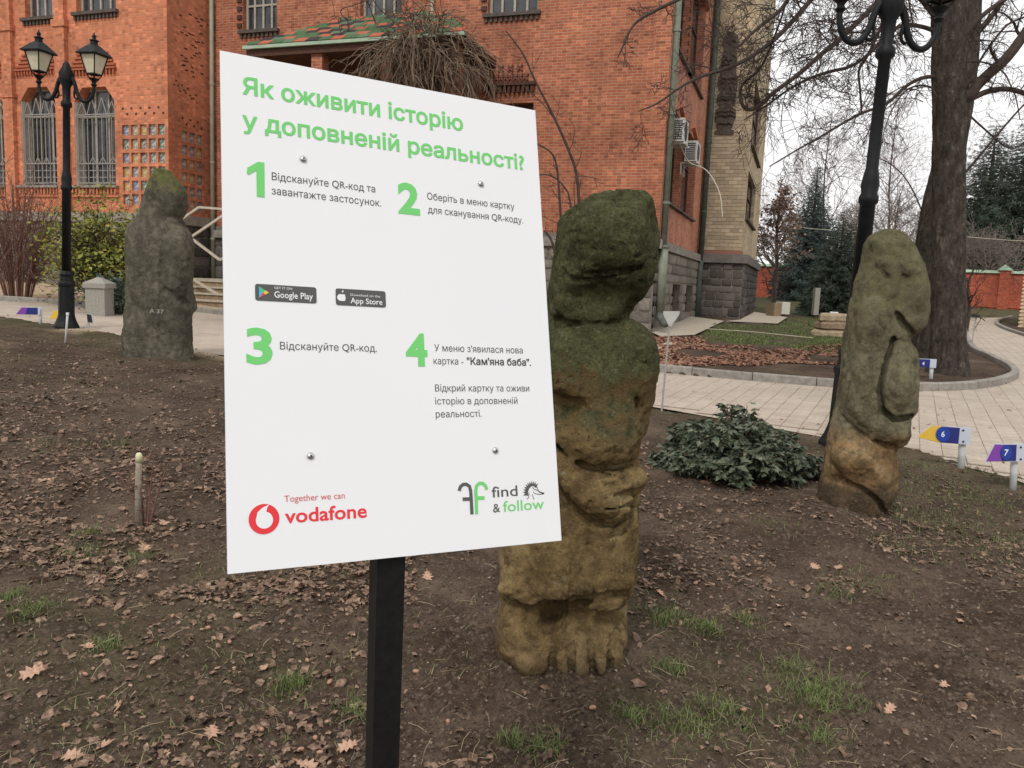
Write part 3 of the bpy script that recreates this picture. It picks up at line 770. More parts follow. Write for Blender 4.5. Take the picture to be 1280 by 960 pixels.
# pale bricks of the tower, each a piece
bw = TR/5.0; bh = .128
bm_ = MB(); bm_.box((0, -.018, 0), (1, .02, 1)); bmesh_b = bm_.build('brick', M['cream_brick'], house)
nrow = int((TOP-3.2-ztp)/bh); cnt = 0; restb = MB()
first_used = False
for r_ in range(nrow):
    z_ = ztp+.14+r_*bh; off = (r_ % 2)*bw/2
    x_ = -off
    while x_ < TR-.01:
        a = max(0, x_)+.006; b_ = min(TR, x_+bw)-.006; x_ += bw
        if b_-a < .04: continue
        dz = rng.uniform(-.004, .004)
        if cnt < 300:
            o = bmesh_b if not first_used else bmesh_b.copy()
            if first_used: col.objects.link(o)
            first_used = True
            o.location = (a, SE+dz, z_+.006); o.scale = (b_-a, 1, bh-.012)
        else: restb.box((a, SE-.018+dz, z_+.006), (b_, SE+.02, z_+bh-.006))
        cnt += 1
if restb.n: restb.build('upper_brickwork', M['cream_brick'], house, kind='stuff')
restb = MB(); z_ = ztp+.14+nrow*bh; restb.box((0, SE-.02, z_), (TR, SE+.01, TOP+2)); restb.build('upper_wall_band', M['cream_side'], house)
# carved relief on the tower (a tall heraldic totem of stacked masks and vessels)
mb = MB(); uc, _ = FU(910, 100, SE); _, zr0 = FU(910, 168, SE); _, zr1 = FU(912, 40, SE); hh = zr1-zr0; q = SE-.02
prof = [(0, .33), (.03, .33), (.05, .22), (.09, .27), (.17, .36), (.24, .34), (.27, .2), (.30, .3), (.38, .33), (.42, .22), (.46, .32), (.56, .33), (.62, .24), (.66, .26), (.78, .26), (.84, .18), (.88, .26), (.95, .24), (1, .08)]
for (f0, w0), (f1, w1) in zip(prof[:-1], prof[1:]):
    mb.prism([(-w0, 0), (w0, 0), (w1, (f1-f0)*hh), (-w1, (f1-f0)*hh)], (uc, q, zr0+f0*hh), (1, 0, 0), (0, 0, 1), (0, -1, 0), .045)
for f_ in (.1, .18, .22, .34, .36, .5, .54, .68, .72, .76, .9):
    w_ = np.interp(f_, [p[0] for p in prof], [p[1] for p in prof])
    mb.tube([(uc-w_, q-.05, zr0+f_*hh-.05), (uc-w_*.5, q-.09, zr0+f_*hh+.05), (uc, q-.1, zr0+f_*hh+.01), (uc+w_*.5, q-.09, zr0+f_*hh+.05), (uc+w_, q-.05, zr0+f_*hh-.05)], .03, 6)
for f_ in (.2, .46, .7, .92):
    for s in (-1, 1): mb.lathe([(.001, -.05), (.06, -.03), (.07, 0), (.06, .03), (.001, .05)], (uc+s*.13, q-.055, zr0+f_*hh), 8)
mb.build('carved_relief', M['terracotta'], house)
# ---- roofs and the unseen rear, so that the block is closed
mb = MB(); mb.box((LWw-.3, VW-.4, TOP-.6), (uw+.3, 9, TOP-.3)); mb.box((UL, -.4, TOP), (.4, SE+6, TOP+.3)); mb.box((-.4, SE-.3, TOP+2), (TR+.3, tv1+.3, TOP+2.3)); mb.build('eaves', M['brown_wood'], house)
mb = MB(); mb.box((UL, .6, -.5), (-.6, SE+6, TOP-.01)); mb.box((LWw, VW+.7, -.5), (UL-.5, 9, TOP-.7)); mb.box((-.3, SE+.4, -.5), (TR-.4, tv1, TOP+1.9)); mb.build('rear_wall', simple('dark_interior', (.03, .025, .022), None), house)

# ---- rubble stones of the plinth, each a piece
rough = []
for k in range(7):
    n = 4; mb = MB(); g = np.linspace(-1, 1, n+1)
    # bevelled, slightly uneven face block
    v = []; kk = nrng.uniform(-.06, .06, (4, 4, 3))
    gg = [-.5, -.38, .38, .5]
    for j, zz in enumerate(gg):
        for i, xx in enumerate(gg):
            edge = (i in (0, 3)) or (j in (0, 3)); corner = (i in (0, 3)) and (j in (0, 3))
            sx = .9 if corner else 1
            v.append((xx*sx+kk[j, i, 0]*.5, (0 if edge else -.75)+kk[j, i, 1]*2.0, zz*sx+kk[j, i, 2]*.5))
    f = [(j*4+i, j*4+i+1, (j+1)*4+i+1, (j+1)*4+i) for j in range(3) for i in range(3)]
    ring = [0, 1, 2, 3, 7, 11, 15, 14, 13, 12, 8, 4]
    for q_ in ring: v.append((v[q_][0], 1.2, v[q_][2]))
    for i in range(12): f.append((ring[(i+1) % 12], ring[i], 16+i, 16+(i+1) % 12))
    mb.add(v, f); rough.append(mb)
def block_mesh(k, m):
    me = bpy.data.meshes.new('stone_block'); me.from_pydata(np.concatenate(rough[k].v).tolist(), [], rough[k].f); me.materials.append(m)
    me.polygons.foreach_set('use_smooth', [True]*len(me.polygons)); me.update(); return me
bmd = {n: [block_mesh(k, M[n]) for k in range(7)] for n in ('stone_dark', 'stone_grey')}
def stones(a0, a1, z0, z1, c, ax, m, cw=.42, ch=.26, nsign=-1, holes=(), depth=.045, clip=None):
    rows = max(1, int(round((z1-z0)/ch))); zs = [z0+(z1-z0)*i/rows+(rng.uniform(-.04, .04) if 0 < i < rows else 0) for i in range(rows+1)]
    for r_ in range(rows):
        x_ = a0
        while x_ < a1-.03:
            w_ = cw*rng.uniform(.6, 1.4)
            if a1-(x_+w_) < cw*.4: w_ = a1-x_
            xa, xb = x_+.012, x_+w_-.012; x_ += w_
            for h in holes:
                if xb > h[0] and xa < h[1] and zs[r_+1] > h[2] and zs[r_] < h[3]:
                    if xa < h[0] and h[0]-xa > .08: xb = h[0]
                    elif xb > h[1] and xb-h[1] > .08: xa = h[1]
                    else: xa = None
                    break
            if xa is None: continue
            o = bpy.data.objects.new('stone_block', rng.choice(bmd[m])); col.objects.link(o); o.parent = house
            cz = (zs[r_]+zs[r_+1])/2; ca_ = (xa+xb)/2
            sz = zs[r_+1]-zs[r_]-.022
            if ax == 'u': o.location = (ca_, c, cz)
            else: o.location = (c, ca_, cz); o.rotation_euler = (0, 0, R(90)*nsign)
            o.scale = (xb-xa, depth*rng.uniform(.7, 1.4), sz)
stones(0.0, TR+.1, -.75, ztp-.31, SE-.085, 'u', 'stone_dark', .36, .27)
stones(SE-.07, tv1+.1, -.75, ztp-.31, TR+.105, 'v', 'stone_dark', .6, .3, nsign=1)
stones(.0, SE-.1, -.35, z_ps-.23, .055, 'v', 'stone_grey', 1.0, .3, nsign=1, holes=(B1, B2))
stones(FU(668, 320)[0], -.02, -.3, z_ps-.23, -.06, 'u', 'stone_grey', .45, .3)
bw_l = [pxrect((30, 312), (58, 345), VW), pxrect((96, 312), (124, 347), VW)]
stones(FU(-20, 300, VW)[0], FU(150, 300, VW)[0], -.1, zw_pl-.29, VW-.055, 'u', 'stone_grey', .42, .34, holes=bw_l)
stones(VW, -.1, .1, zw_pl-.29, uw+.055, 'v', 'stone_dark', .5, .3, nsign=1)
stones(FU(262, 300)[0], FU(300, 300)[0], .1, z_ps-.23, -.06, 'u', 'stone_dark', .4, .3)
for w_ in bw_l:
    mb = MB(); mb.box((w_[0], VW-.075, w_[2]), (w_[1], VW-.055, w_[3])); fr = mb.build('window', M['brown_wood'], house)
    g = MB()
    for i in range(2):
        a = w_[0]+.05+i*((w_[1]-w_[0]-.05)/2); g.box((a, VW-.09, w_[2]+.05), (a+(w_[1]-w_[0])/2-.09, VW-.0751, w_[3]-.05))
    g.build('pane', M['glass'], fr)
    mb = MB(); mb.box((w_[0]-.1, VW-.2, w_[2]-.1), (w_[1]+.1, VW-.05, w_[2]-.02)); mb.build('window_sill', M['stone_cap'], house)
# ---- drainpipes
def pipe(pts, r, m, name='drainpipe', brackets=()):
    mb = MB(); mb.tube(pts, r, 12); o = mb.build(name, m, house, smooth=True)
    b = MB()
    for p in brackets: b.lathe([(r*1.25, -.03), (r*1.25, .03)], p, 12)
    if brackets: b.build('pipe_collar', m, o)
    return o
x_ = UL-.02+.12
ux, _ = FU(266, 200, -.12)
pipe([(ux, -.14, .3), (ux, -.14, TOP)], .062, M['zinc_light'], brackets=[(ux, -.14, z) for z in (2.2, 4.5, 6.8)])
# the bent pipe right of the porch
p = [FU(540, -30, -.15), FU(540, 22, -.15), FU(588, 54, -.15), FU(590, 130, -.15), FU(594, 300, -.15)]
pipe([(a, -.15, b) for a, b in p], .055, M['zinc_light'], brackets=[(p[3][0], -.15, p[3][1])])
# corner pipe, and the darker one where the tower meets the side wall
v1, _ = SU(833, 300, .12)
uq = .16
ua, za = FU(829, 300, .05)
pipe([(uq, .12, 2.05), (uq, .12, TOP)], .085, M['zinc'], brackets=[(uq, .12, z) for z in (3.4, 5.6, 7.6)])
pipe([(uq+.02, .12, .62), (uq+.02, .12, 2.3)], .115, M['zinc'], brackets=[(uq+.02, .12, 2.3)])
pipe([(uq+.02, .12, .64), (uq+.05, .09, .46), (uq+.16, -.04, .34), (uq+.22, -.12, .34)], .105, M['zinc_dark'])
pipe([(.14, SE-.18, 2.2), (.14, SE-.18, TOP)], .10, M['zinc_dark'], brackets=[(.14, SE-.18, z) for z in (4.0, 6.4)])
pipe([(.14, SE-.3, 0), (.14, SE-.3, 1.9), (.14, SE-.18, 2.25)], .12, M['zinc_dark'])
# ---- air conditioners on the side wall
def ac(px0, px1, vface, label):
    v0, zt = SU(*px0, .1); v1_, zb = SU(*px1, .1); v0 -= .0
    h = zt-zb
    mtx = XF[house.name] @ Matrix.Translation(Vector((.1, v0, zb)))
    r_ = thing('air_conditioner', label, 'air conditioner', mtx=mtx, group='air conditioner units on the side wall')
    mb = MB(); mb.box((0, 0, 0), (.34, .85, .58)); mb.build('casing', M['ac_white'], r_)
    g = MB()
    for k in range(9): g.box((.03+.0, -.012, .05+k*.055), (.30, -.001, .075+k*.055))
    g.build('side_vent', M['ac_dark'], r_)
    g = MB(); g.lathe([(.24, 0), (.24, .012)], n=20); vv_ = np.concatenate(g.v); g.v = [np.column_stack([vv_[:, 2]+.341, vv_[:, 0]+.36, vv_[:, 1]+.29])]
    g.build('fan_grille', M['ac_dark'], r_)
    b = MB()
    for yy in (.08, .74): b.box((-.12, yy, -.05), (.40, yy+.035, -.012)); b.box((-.12, yy, -.35), (-.08, yy+.035, -.05))
    b.build('bracket', M['ac_white'], r_)
    return r_, mtx
# visible front face: the short end of each unit
ac1, m1 = ac((838, 167), (852, 194), 0, 'white air conditioner unit higher and nearer the corner drainpipe')
ac2, m2 = ac((856, 191), (866, 214), 0, 'white air conditioner unit lower and nearer the pale tower, hose hanging below it')
mb = MB(); a = np.array(m1 @ Vector((.2, .3, 0))); b_ = np.array(m2 @ Vector((.3, .5, -.05)))
pts = [a, (a+b_)/2+(0, 0, -.22), b_, b_+BT*.35+(0, 0, -.15), b_+BT*.75+(0, 0, -.8), b_+BT*.85+(0, 0, -1.5)]
pts = smooth_line(pts); mb.tube(pts, .016, 6); tag(mb.build('drain_hose', M['cable'], None, smooth=True), 'thin white hose hanging in an arc from the air conditioners', 'hose')
# ---- porch: hipped canopy with coloured tiles, columns, dark recess
pu0, pz0 = FU(327, 70, -1.6); pu1, pz1 = FU(592, 58, -1.6); pzr = FU(460, 22, -.2)[1]
pz0 = pz0+.02; pz1 = pz0
rr = MB(); V0 = -2.3
ridge_a = pu0+1.7; ridge_b = pu1-1.7
mb = MB(); mb.box((pu0, V0+.05, pz0-.22), (pu1, -.02, pz0-.04)); mb.build('porch_beam', M['brown_wood'], house)
mb = MB(); mb.box((pu0-.06, V0-.05, pz0-.04), (pu1+.06, V0+.03, pz0+.04))
mb.bar((pu0, V0, pz0), (ridge_a, -.05, pzr), .10); mb.bar((pu1, V0, pz0), (ridge_b, -.05, pzr), .10); mb.bar((ridge_a, -.05, pzr), (ridge_b, -.05, pzr), .12)
mb.build('porch_ridge', M['coping_green'], house)
tm = {c_: simple('roof_tile_'+n_, c_, None, rough=.5) for c_, n_ in (((.06, .13, .06), 'green'), ((.42, .12, .07), 'red'), ((.03, .035, .04), 'black'), ((.10, .17, .10), 'pale_green'))}
keys = list(tm); NR = 9
tms = {}
for k in keys:
    q = MB(); q.box((0, 0, 0), (1, 1, .02)); me = q.build('roof_tile', tm[k], house); tms[k] = me
used_t = set()
def roof_tile(p, ux_, uy_, w_, l_, k):
    o = tms[k] if k not in used_t else tms[k].copy()
    if k in used_t: col.objects.link(o)
    used_t.add(k)
    n_ = unit(np.cross(ux_, uy_)); o.parent = house
    m = Matrix(((ux_[0]*w_, uy_[0]*l_, n_[0], p[0]), (ux_[1]*w_, uy_[1]*l_, n_[1], p[1]), (ux_[2]*w_, uy_[2]*l_, n_[2], p[2]), (0, 0, 0, 1)))
    o.matrix_basis = m
ns = 26; slope = unit((0, -.05-V0, pzr-pz0)); SL = math.hypot(-.05-V0, pzr-pz0)
patt = random.Random(3)
for r_ in range(NR):
    f0 = r_/NR; a = pu0+(ridge_a-pu0)*f0; b_ = pu1+(ridge_b-pu1)*f0; n_ = int((b_-a)/.36)
    for i in range(n_):
        w_ = (b_-a)/n_; k = keys[[0, 1, 0, 2, 3, 1, 2, 0][(i+r_*3+(i//3)) % 8]]
        p = np.array((a+i*w_+.01, V0, pz0+.05)) + slope*SL*f0 + (0, 0, .012)
        roof_tile(p, np.array((1., 0, 0)), slope+np.array((0, 0, .05)), w_-.02, SL/NR*1.02, k)
mb = MB()
mb.add([(pu0, V0, pz0), (pu1, V0, pz0), (ridge_b, -.03, pzr), (ridge_a, -.03, pzr)], [(0, 1, 2, 3)])
mb.add([(pu0, V0, pz0), (ridge_a, -.03, pzr), (pu0, -.03, pz0)], [(0, 1, 2)]); mb.add([(pu1, V0, pz0), (pu1, -.03, pz0), (ridge_b, -.03, pzr)], [(0, 1, 2)])
mb.build('porch_roof', tm[keys[2]], house)
for a in (pu0+.3, pu1-.3, pu0+2.1, pu1-2.1):
    mb = MB(); mb.box((a-.16, V0+.15, .2), (a+.16, V0+.47, pz0-.22)); mb.build('porch_column', M['brick'], house)
# ---- entrance steps with low wall and railing, left of the board
stp = thing('entrance_steps', 'pale stone steps with beige railing leading up beside the wing', 'steps', B0, R(-19))
us0 = FU(236, 370, -3.0)[0]; us1 = FU(275, 372, -3.0)[0]; gz = FU(255, 383, -3.4)[1]
for k in range(4):
    tbox((us0-1.3, -3.3+k*.34, gz-.2), (us1+1.6, -3.3+(k+1)*.34+.02, gz+.17*(k+1)-.045), 'riser', M['sandstone_brown'], stp); tbox((us0-1.35, -3.34+k*.34, gz+.17*(k+1)-.0449), (us1+1.6, -3.3+(k+1)*.34+.015, gz+.17*(k+1)), 'tread', M['concrete'], stp)
tbox((us0-1.3, -1.9, gz-.2), (us1+1.8, -.25, gz+.17*4+.03), 'landing', M['concrete'], stp)
def rail(pts, w=.06):
    mb = MB()
    for a, b_ in zip(pts[:-1], pts[1:]): mb.bar(a, b_, w)
    mb.build('railing', M['rail'], stp)
def FP(px, py, v): a, b_ = FU(px, py, v); return (a, v, b_)
rail([FP(226, 275, -2.4), FP(249, 259, -2.4), FP(262, 260, -2.4), FP(300, 263, -2.4)])
rail([FP(290, 262, -2.6), FP(238, 297, -2.6), FP(275, 325, -2.6), FP(300, 312, -2.6)])
rail([FP(238, 347, -2.9), FP(279, 372, -2.9)]); rail([FP(238, 297, -2.6), FP(238, 340, -2.6)])
tbox((us1-.1, -1.85, gz), (us1+1.7, -1.45, FU(270, 300, -1.6)[1]), 'side_wall', M['stone_dark'], stp)
mb = MB(); q = -2.0
for k in range(7):
    a_ = us1-.1+k*.14; mb.bar((a_, q-.3, gz+.1+.05*k), (a_+.5, q-.3, gz+.9), .018)
mb.build('iron_scrollwork', M['cast_iron'], stp)

# ================================================================ CARVED STONES (distance field -> one continuous mesh)
def smin(a, b, k):
    h = np.clip(.5+.5*(b-a)/k, 0, 1); return b*(1-h)+a*h-k*h*(1-h)
def smax(a, b, k): return -smin(-a, -b, k)
def surface_nets(Fv, o, h):
    nx, ny, nz = Fv.shape; ins = Fv < 0
    cell = np.zeros((nx-1, ny-1, nz-1, 3)); cnt = np.zeros((nx-1, ny-1, nz-1))
    sl_ = lambda a, n: slice(a, n-1+a)
    for ax in range(3):
        o1, o2 = [a for a in range(3) if a != ax]
        for p in (0, 1):
            for q in (0, 1):
                i0 = [0, 0, 0]; i0[o1] = p; i0[o2] = q; i1 = list(i0); i1[ax] = 1
                A = Fv[sl_(i0[0], nx), sl_(i0[1], ny), sl_(i0[2], nz)]; B = Fv[sl_(i1[0], nx), sl_(i1[1], ny), sl_(i1[2], nz)]
                c = (A < 0) != (B < 0); t = np.where(c, A/np.where(A == B, 1, A-B), 0)
                for k in range(3):
                    cell[..., k] += np.where(c, t if k == ax else i0[k], 0)
                cnt += c
    act = cnt > 0; ids = -np.ones(act.shape, int); ids[act] = np.arange(act.sum())
    pos = (np.argwhere(act) + cell[act]/cnt[act][:, None])*h + o
    quads = []
    for ax in range(3):
        o1, o2 = (ax+1) % 3, (ax+2) % 3
        a = [slice(1, n-1) for n in (nx, ny, nz)]; a[ax] = slice(0, (nx, ny, nz)[ax]-1); b = list(a); b[ax] = slice(1, (nx, ny, nz)[ax])
        A, B = ins[tuple(a)], ins[tuple(b)]
        w = np.argwhere(A != B); s = A[A != B]
        base = w.copy(); base[:, o1] += 1; base[:, o2] += 1
        def g(d1, d2):
            q = base.copy(); q[:, o1] += d1; q[:, o2] += d2; return ids[q[:, 0], q[:, 1], q[:, 2]]
        Q = np.stack([g(-1, -1), g(0, -1), g(0, 0), g(-1, 0)], 1); Q[~s] = Q[~s][:, ::-1]; quads.append(Q)
    Q = np.concatenate(quads); Q = Q[(Q >= 0).all(1)]
    return pos, Q
class Stone:
    def __init__(s, name, label, mat, D, foot, sil, depth, h, cy=None, n=2.6, pad=.12, group=None):
        """sil: (py, left px, right px) rows of the outline as it stands at distance D; depth: (py, half depth, centre y)"""
        s.D = D; f = at(foot[0], foot[1], D); s.o = np.array([f[0], D, float(H(f[0], D))])
        s.th = thing(name, label, 'statue', s.o, group=group); s.h = h; s.mat = mat
        Ls = [s.P(l, y) for y, l, r in sil]; Rs = [s.P(r, y) for y, l, r in sil]
        xs = [p[0] for p in Ls]+[p[0] for p in Rs]; zt = max(p[2] for p in Ls+Rs); dm = max(d[1]+abs(d[2]) for d in depth)
        s.x0 = min(xs)-pad; s.y0 = -dm-pad; s.z0 = -.22
        ax = [np.arange(a, b, h) for a, b in ((s.x0, max(xs)+pad), (s.y0, dm+pad), (s.z0, zt+pad))]
        s.org = np.array([a[0] for a in ax]); s.X, s.Y, s.Z = np.meshgrid(*ax, indexing='ij')
        def it(ps, k): q = sorted(((p[2], p[k]) for p in ps)); return lambda z: np.interp(z, [a for a, _ in q], [b for _, b in q])
        fl, fr = it(Ls, 0), it(Rs, 0); zz = ax[2]
        ker = np.hanning(max(3, int(.018/h)*2+1)); ker /= ker.sum()
        def sm(v): m = len(ker)//2; return np.convolve(np.pad(v, m, mode='edge'), ker, 'valid')
        l, r = sm(fl(zz)), sm(fr(zz)); dq = sorted((s.P((a[1]+a[2])/2, a[0])[2], d) for a, d in zip([min(sil, key=lambda q: abs(q[0]-d[0])) for d in depth], depth))
        dd = sm(np.interp(zz, [a for a, _ in dq], [d[1] for _, d in dq])); cyv = sm(np.interp(zz, [a for a, _ in dq], [d[2] for _, d in dq]))
        w = (r-l)/2; cx = (r+l)/2; s.w, s.cx, s.dd, s.cyv, s.zz = w, cx, dd, cyv, zz
        q = ((np.abs(s.X-cx)/w)**n + (np.abs(s.Y-cyv)/dd)**n)**(1/n)
        s.F = (q-1)*np.minimum(w, dd)
        s.zt = zt; s.n = n; s.F = smax(s.F, s.Z-zt, .02)
    def P(s, px, py, y=0.0):
        p = at(px, py, s.D+y); return np.array([p[0]-s.o[0], y, p[2]-s.o[2]])
    def front(s, z, x):
        i = int(np.clip(round((z-s.zz[0])/s.h), 0, len(s.zz)-1)); ix = int(np.clip(round((x-s.org[0])/s.h), 0, s.F.shape[0]-1))
        c = s.F[ix, :, i]; k = np.nonzero(c < 0)[0]
        if len(k) and k[0] > 0: j = k[0]; return s.org[1]+s.h*(j-1+c[j-1]/(c[j-1]-c[j]))
        return s.cyv[i]-s.dd[i]*.2
    def PF(s, px, py, off=0.0):               # point on the front surface (towards the viewer), pushed in by off
        y = -.2
        for _ in range(5):
            q = s.P(px, py, y); y = .5*y+.5*s.front(q[2], q[0])
        return s.P(px, py, y+off)
    def ell(s, c, r, rot=0.0):
        x, y, z = s.X-c[0], s.Y-c[1], s.Z-c[2]; a = R(rot); x, z = x*math.cos(a)+z*math.sin(a), -x*math.sin(a)+z*math.cos(a)
        k0 = np.sqrt((x/r[0])**2+(y/r[1])**2+(z/r[2])**2); k1 = np.sqrt((x/r[0]**2)**2+(y/r[1]**2)**2+(z/r[2]**2)**2)
        return k0*(k0-1)/np.maximum(k1, 1e-6)
    def cap(s, a, b, ra, rb=None):
        rb = ra if rb is None else rb; a = np.array(a); b = np.array(b); d = b-a
        px, py, pz = s.X-a[0], s.Y-a[1], s.Z-a[2]; t = np.clip((px*d[0]+py*d[1]+pz*d[2])/(d@d), 0, 1)
        return np.sqrt((px-t*d[0])**2+(py-t*d[1])**2+(pz-t*d[2])**2)-(ra+(rb-ra)*t)
    def add(s, f, k=.04): s.F = smin(s.F, f, k)
    def sub(s, f, k=.03): s.F = smax(s.F, -f, k)
    def chain(s, pts, r, k=.04, off=0.0, carve=False):
        q = []
        for a, b in zip(pts[:-1], pts[1:]):
            m = max(1, int(math.hypot(b[0]-a[0], b[1]-a[1])/(.05*F_PX/s.D))); q += [(a[0]+(b[0]-a[0])*i/m, a[1]+(b[1]-a[1])*i/m) for i in range(m)]
        q = [s.PF(*p, 0 if carve else off) for p in q+[pts[-1]]]; ys = [p[1] for p in q]; f = None
        for i in range(len(q)): q[i][1] = np.median(ys[max(0, i-1):i+2]) if carve else np.mean(ys[max(0, i-1):i+2])
        for a, b in zip(q[:-1], q[1:]):
            if carve:                          # a cut of even depth, open towards the viewer
                dx, dz = b[0]-a[0], b[2]-a[2]; t = np.clip(((s.X-a[0])*dx+(s.Z-a[2])*dz)/(dx*dx+dz*dz+1e-9), 0, 1)
                d2 = np.hypot(s.X-a[0]-t*dx, s.Z-a[2]-t*dz); g_ = smax(d2-r, s.Y-(a[1]+(b[1]-a[1])*t)-(r+max(off, 0)), .6*r)
            else: g_ = s.cap(a, b, r)
            f = g_ if f is None else np.minimum(f, g_)
        s.sub(f, k*.6) if carve else s.add(f, k)
    def slope_top(s, pts, k=.05):              # top surface given as px outline
        q = sorted((s.P(a, b)[0], s.P(a, b)[2]) for a, b in pts)
        zt = np.interp(s.X, [a for a, _ in q], [b for _, b in q]); s.F = smax(s.F, (s.Z-zt)*.8, k)
    def chop(s, px, py, off, nrm, k=.02):       # split off everything beyond a plane
        p = s.PF(px, py, off); n = unit(nrm); s.F = smax(s.F, (s.X-p[0])*n[0]+(s.Y-p[1])*n[1]+(s.Z-p[2])*n[2], k)
    def done(s, amp=.012, fr=5, amp2=.004, smooth=True, seed=0):
        m = np.abs(s.F) < .09; x, y, z = s.X[m], s.Y[m], s.Z[m]
        s.F[m] += amp*fbm(x*fr, y*fr, z*fr, 3, 40+seed) + amp2*fbm(x*fr*5, y*fr*5, z*fr*5, 3, 60+seed)
        chip = np.abs(noise(x*fr*2.6, y*fr*2.6, z*fr*2.0, 77+seed)); s.F[m] += amp2*1.6*np.clip(.16-chip, 0, 1)/.16 * (noise(x*fr, y*fr, z*fr, 79+seed) > -.1)
        pit = noise(x*fr*8, y*fr*8, z*fr*8, 81+seed); s.F[m] += amp2*1.6*np.clip(pit-.45, 0, 1)*2
        for q in (s.F[0], s.F[-1], s.F[:, 0], s.F[:, -1], s.F[:, :, 0], s.F[:, :, -1]): np.maximum(q, .01, out=q)
        v, f = surface_nets(s.F, s.org, s.h)
        o = mesh_np('carved_body', v, f, s.mat, s.th); del s.X, s.Y, s.Z
        return o
def stone_mat(name, base, moss, moss_z, lichen, moss_amt, extra=None, bump=.012, soot=None):
    t = NT(name, .95, .12)
    n1, n2, n3 = t.noise(3.2, 7, .65), t.noise(14, 7, .7), t.noise(60, 5, .7)
    c = t.ramp(n1, base); z = t.sep()[2]
    if extra: c = extra(t, c, z)
    c = t.mix(t.ramp(n2, [(.42, .55), (.6, 0.0)]), c, tuple(a*.38 for a in base[0][1]))
    c = t.mix(t.ramp(n3, [(.56, 0.0), (.74, .35)]), c, tuple(min(1, a*1.7) for a in base[-1][1]))
    # moss grows on the upper part and on surfaces that face the sky
    ge = t.n('NewGeometry'); nz = t.sep(ge.outputs['Normal'])[2]
    g = t.math('ADD', t.ramp(z, [(moss_z[0], 0.0), (moss_z[1], 1.0)]) if False else t.math('MULTIPLY', t.math('SUBTRACT', z, moss_z[0]), 1/(moss_z[1]-moss_z[0]), True), t.math('MULTIPLY', nz, .35))
    g = t.math('ADD', g, t.math('MULTIPLY', t.math('SUBTRACT', n1, .5), 2.4)); g = t.math('ADD', g, t.math('MULTIPLY', t.math('SUBTRACT', n2, .5), 1.2))
    gm = t.math('MULTIPLY', t.ramp(g, [(.42, 0.0), (.75, 1.0)]), moss_amt)
    mc = t.ramp(t.mix(.5, t.noise(13, 6, .75), t.noise(75, 5, .8)), moss)
    c = t.mix(gm, c, mc)
    lm = t.ramp(t.noise(34, 6, .75), [(.60, 0.0), (.68, 1.0)]); lm = t.math('MULTIPLY', lm, t.ramp(t.noise(5, 4), [(.42, 0.0), (.6, .8)]))
    c = t.mix(lm, c, lichen)
    c = t.mix(t.ramp(t.noise(95, 6, .85), [(.33, .6), (.46, 0.0)]), c, (.02, .017, .011))
    c = t.mix(t.ramp(t.noise(140, 4, .8), [(.58, 0.0), (.7, .5)]), c, (.36, .34, .24))
    t.color(c); t.bump(n2, bump*1.6); t.bump(t.noise(42, 8, .75), bump*1.3); t.bump(t.noise(130, 5, .75), bump*.8)
    t.bump(t.ramp(t.vor(38), [(0, 0.0), (.22, 1.0)]), bump*.35); return t.m
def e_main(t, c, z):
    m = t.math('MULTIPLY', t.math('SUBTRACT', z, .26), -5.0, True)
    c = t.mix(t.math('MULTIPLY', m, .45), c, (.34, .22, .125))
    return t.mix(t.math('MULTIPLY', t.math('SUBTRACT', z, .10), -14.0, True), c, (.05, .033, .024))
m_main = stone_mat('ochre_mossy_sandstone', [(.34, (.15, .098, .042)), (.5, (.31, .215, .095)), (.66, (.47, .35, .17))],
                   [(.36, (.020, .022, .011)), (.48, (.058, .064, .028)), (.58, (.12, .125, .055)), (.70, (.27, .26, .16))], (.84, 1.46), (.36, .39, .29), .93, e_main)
# ---- main statue: stands behind the board
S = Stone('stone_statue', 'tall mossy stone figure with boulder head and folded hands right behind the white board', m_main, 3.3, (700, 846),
    [(905, 612, 790), (860, 616, 784), (846, 620, 781), (800, 621, 780), (742, 624, 783), (737, 625, 785), (728, 624, 791), (700, 624, 795), (650, 630, 797), (600, 638, 797), (585, 640, 797),
     (560, 644, 799), (530, 648, 808), (500, 650, 815), (460, 655, 818), (430, 662, 812), (412, 672, 800), (404, 684, 786), (394, 684, 788), (380, 684, 797), (355, 686, 815), (320, 692, 824),
     (290, 697, 824), (265, 700, 824), (250, 702, 822), (232, 704, 820)],
    [(846, .23, 0), (815, .22, 0), (790, .18, .0), (748, .165, 0), (737, .25, 0), (700, .25, 0), (640, .225, 0), (590, .19, 0), (574, .25, 0), (500, .25, 0), (440, .24, 0), (405, .17, 0), (385, .19, 0), (320, .25, 0), (250, .23, 0)], .0072, n=2.6)
S.slope_top([(690, 282), (703, 270), (718, 257), (740, 246), (770, 240), (800, 243), (811, 252), (819, 275), (826, 315)], .018)
S.chop(715, 300, .05, (-.75, -.6, .25), .02); S.chop(812, 300, .05, (.8, -.6, .1), .02); S.chop(760, 262, .03, (0, -.7, .7), .02)
# head: overhanging brow, sunken dark lower face, chin
S.sub(S.ell(S.PF(768, 338, -.005), (.13, .062, .024), 9), .016)
S.add(S.ell(S.PF(762, 295, .05), (.15, .10, .12), 0), .06)
S.sub(S.ell(S.PF(748, 372, -.03), (.15, .085, .07), 0), .03)
S.add(S.ell(S.PF(775, 362, .06), (.07, .06, .07), 0), .05)
S.chain([(690, 330), (720, 352), (760, 348), (800, 333)], .010, .02, .0, True)
S.sub(S.cap(S.PF(800, 375, -.03), S.PF(790, 400, -.03), .05), .04)
# neck groove and collar
S.chain([(686, 398), (715, 405), (742, 407), (790, 401)], .016, .02, .02, True)
S.chain([(730, 412), (790, 409)], .02, .03, .015)
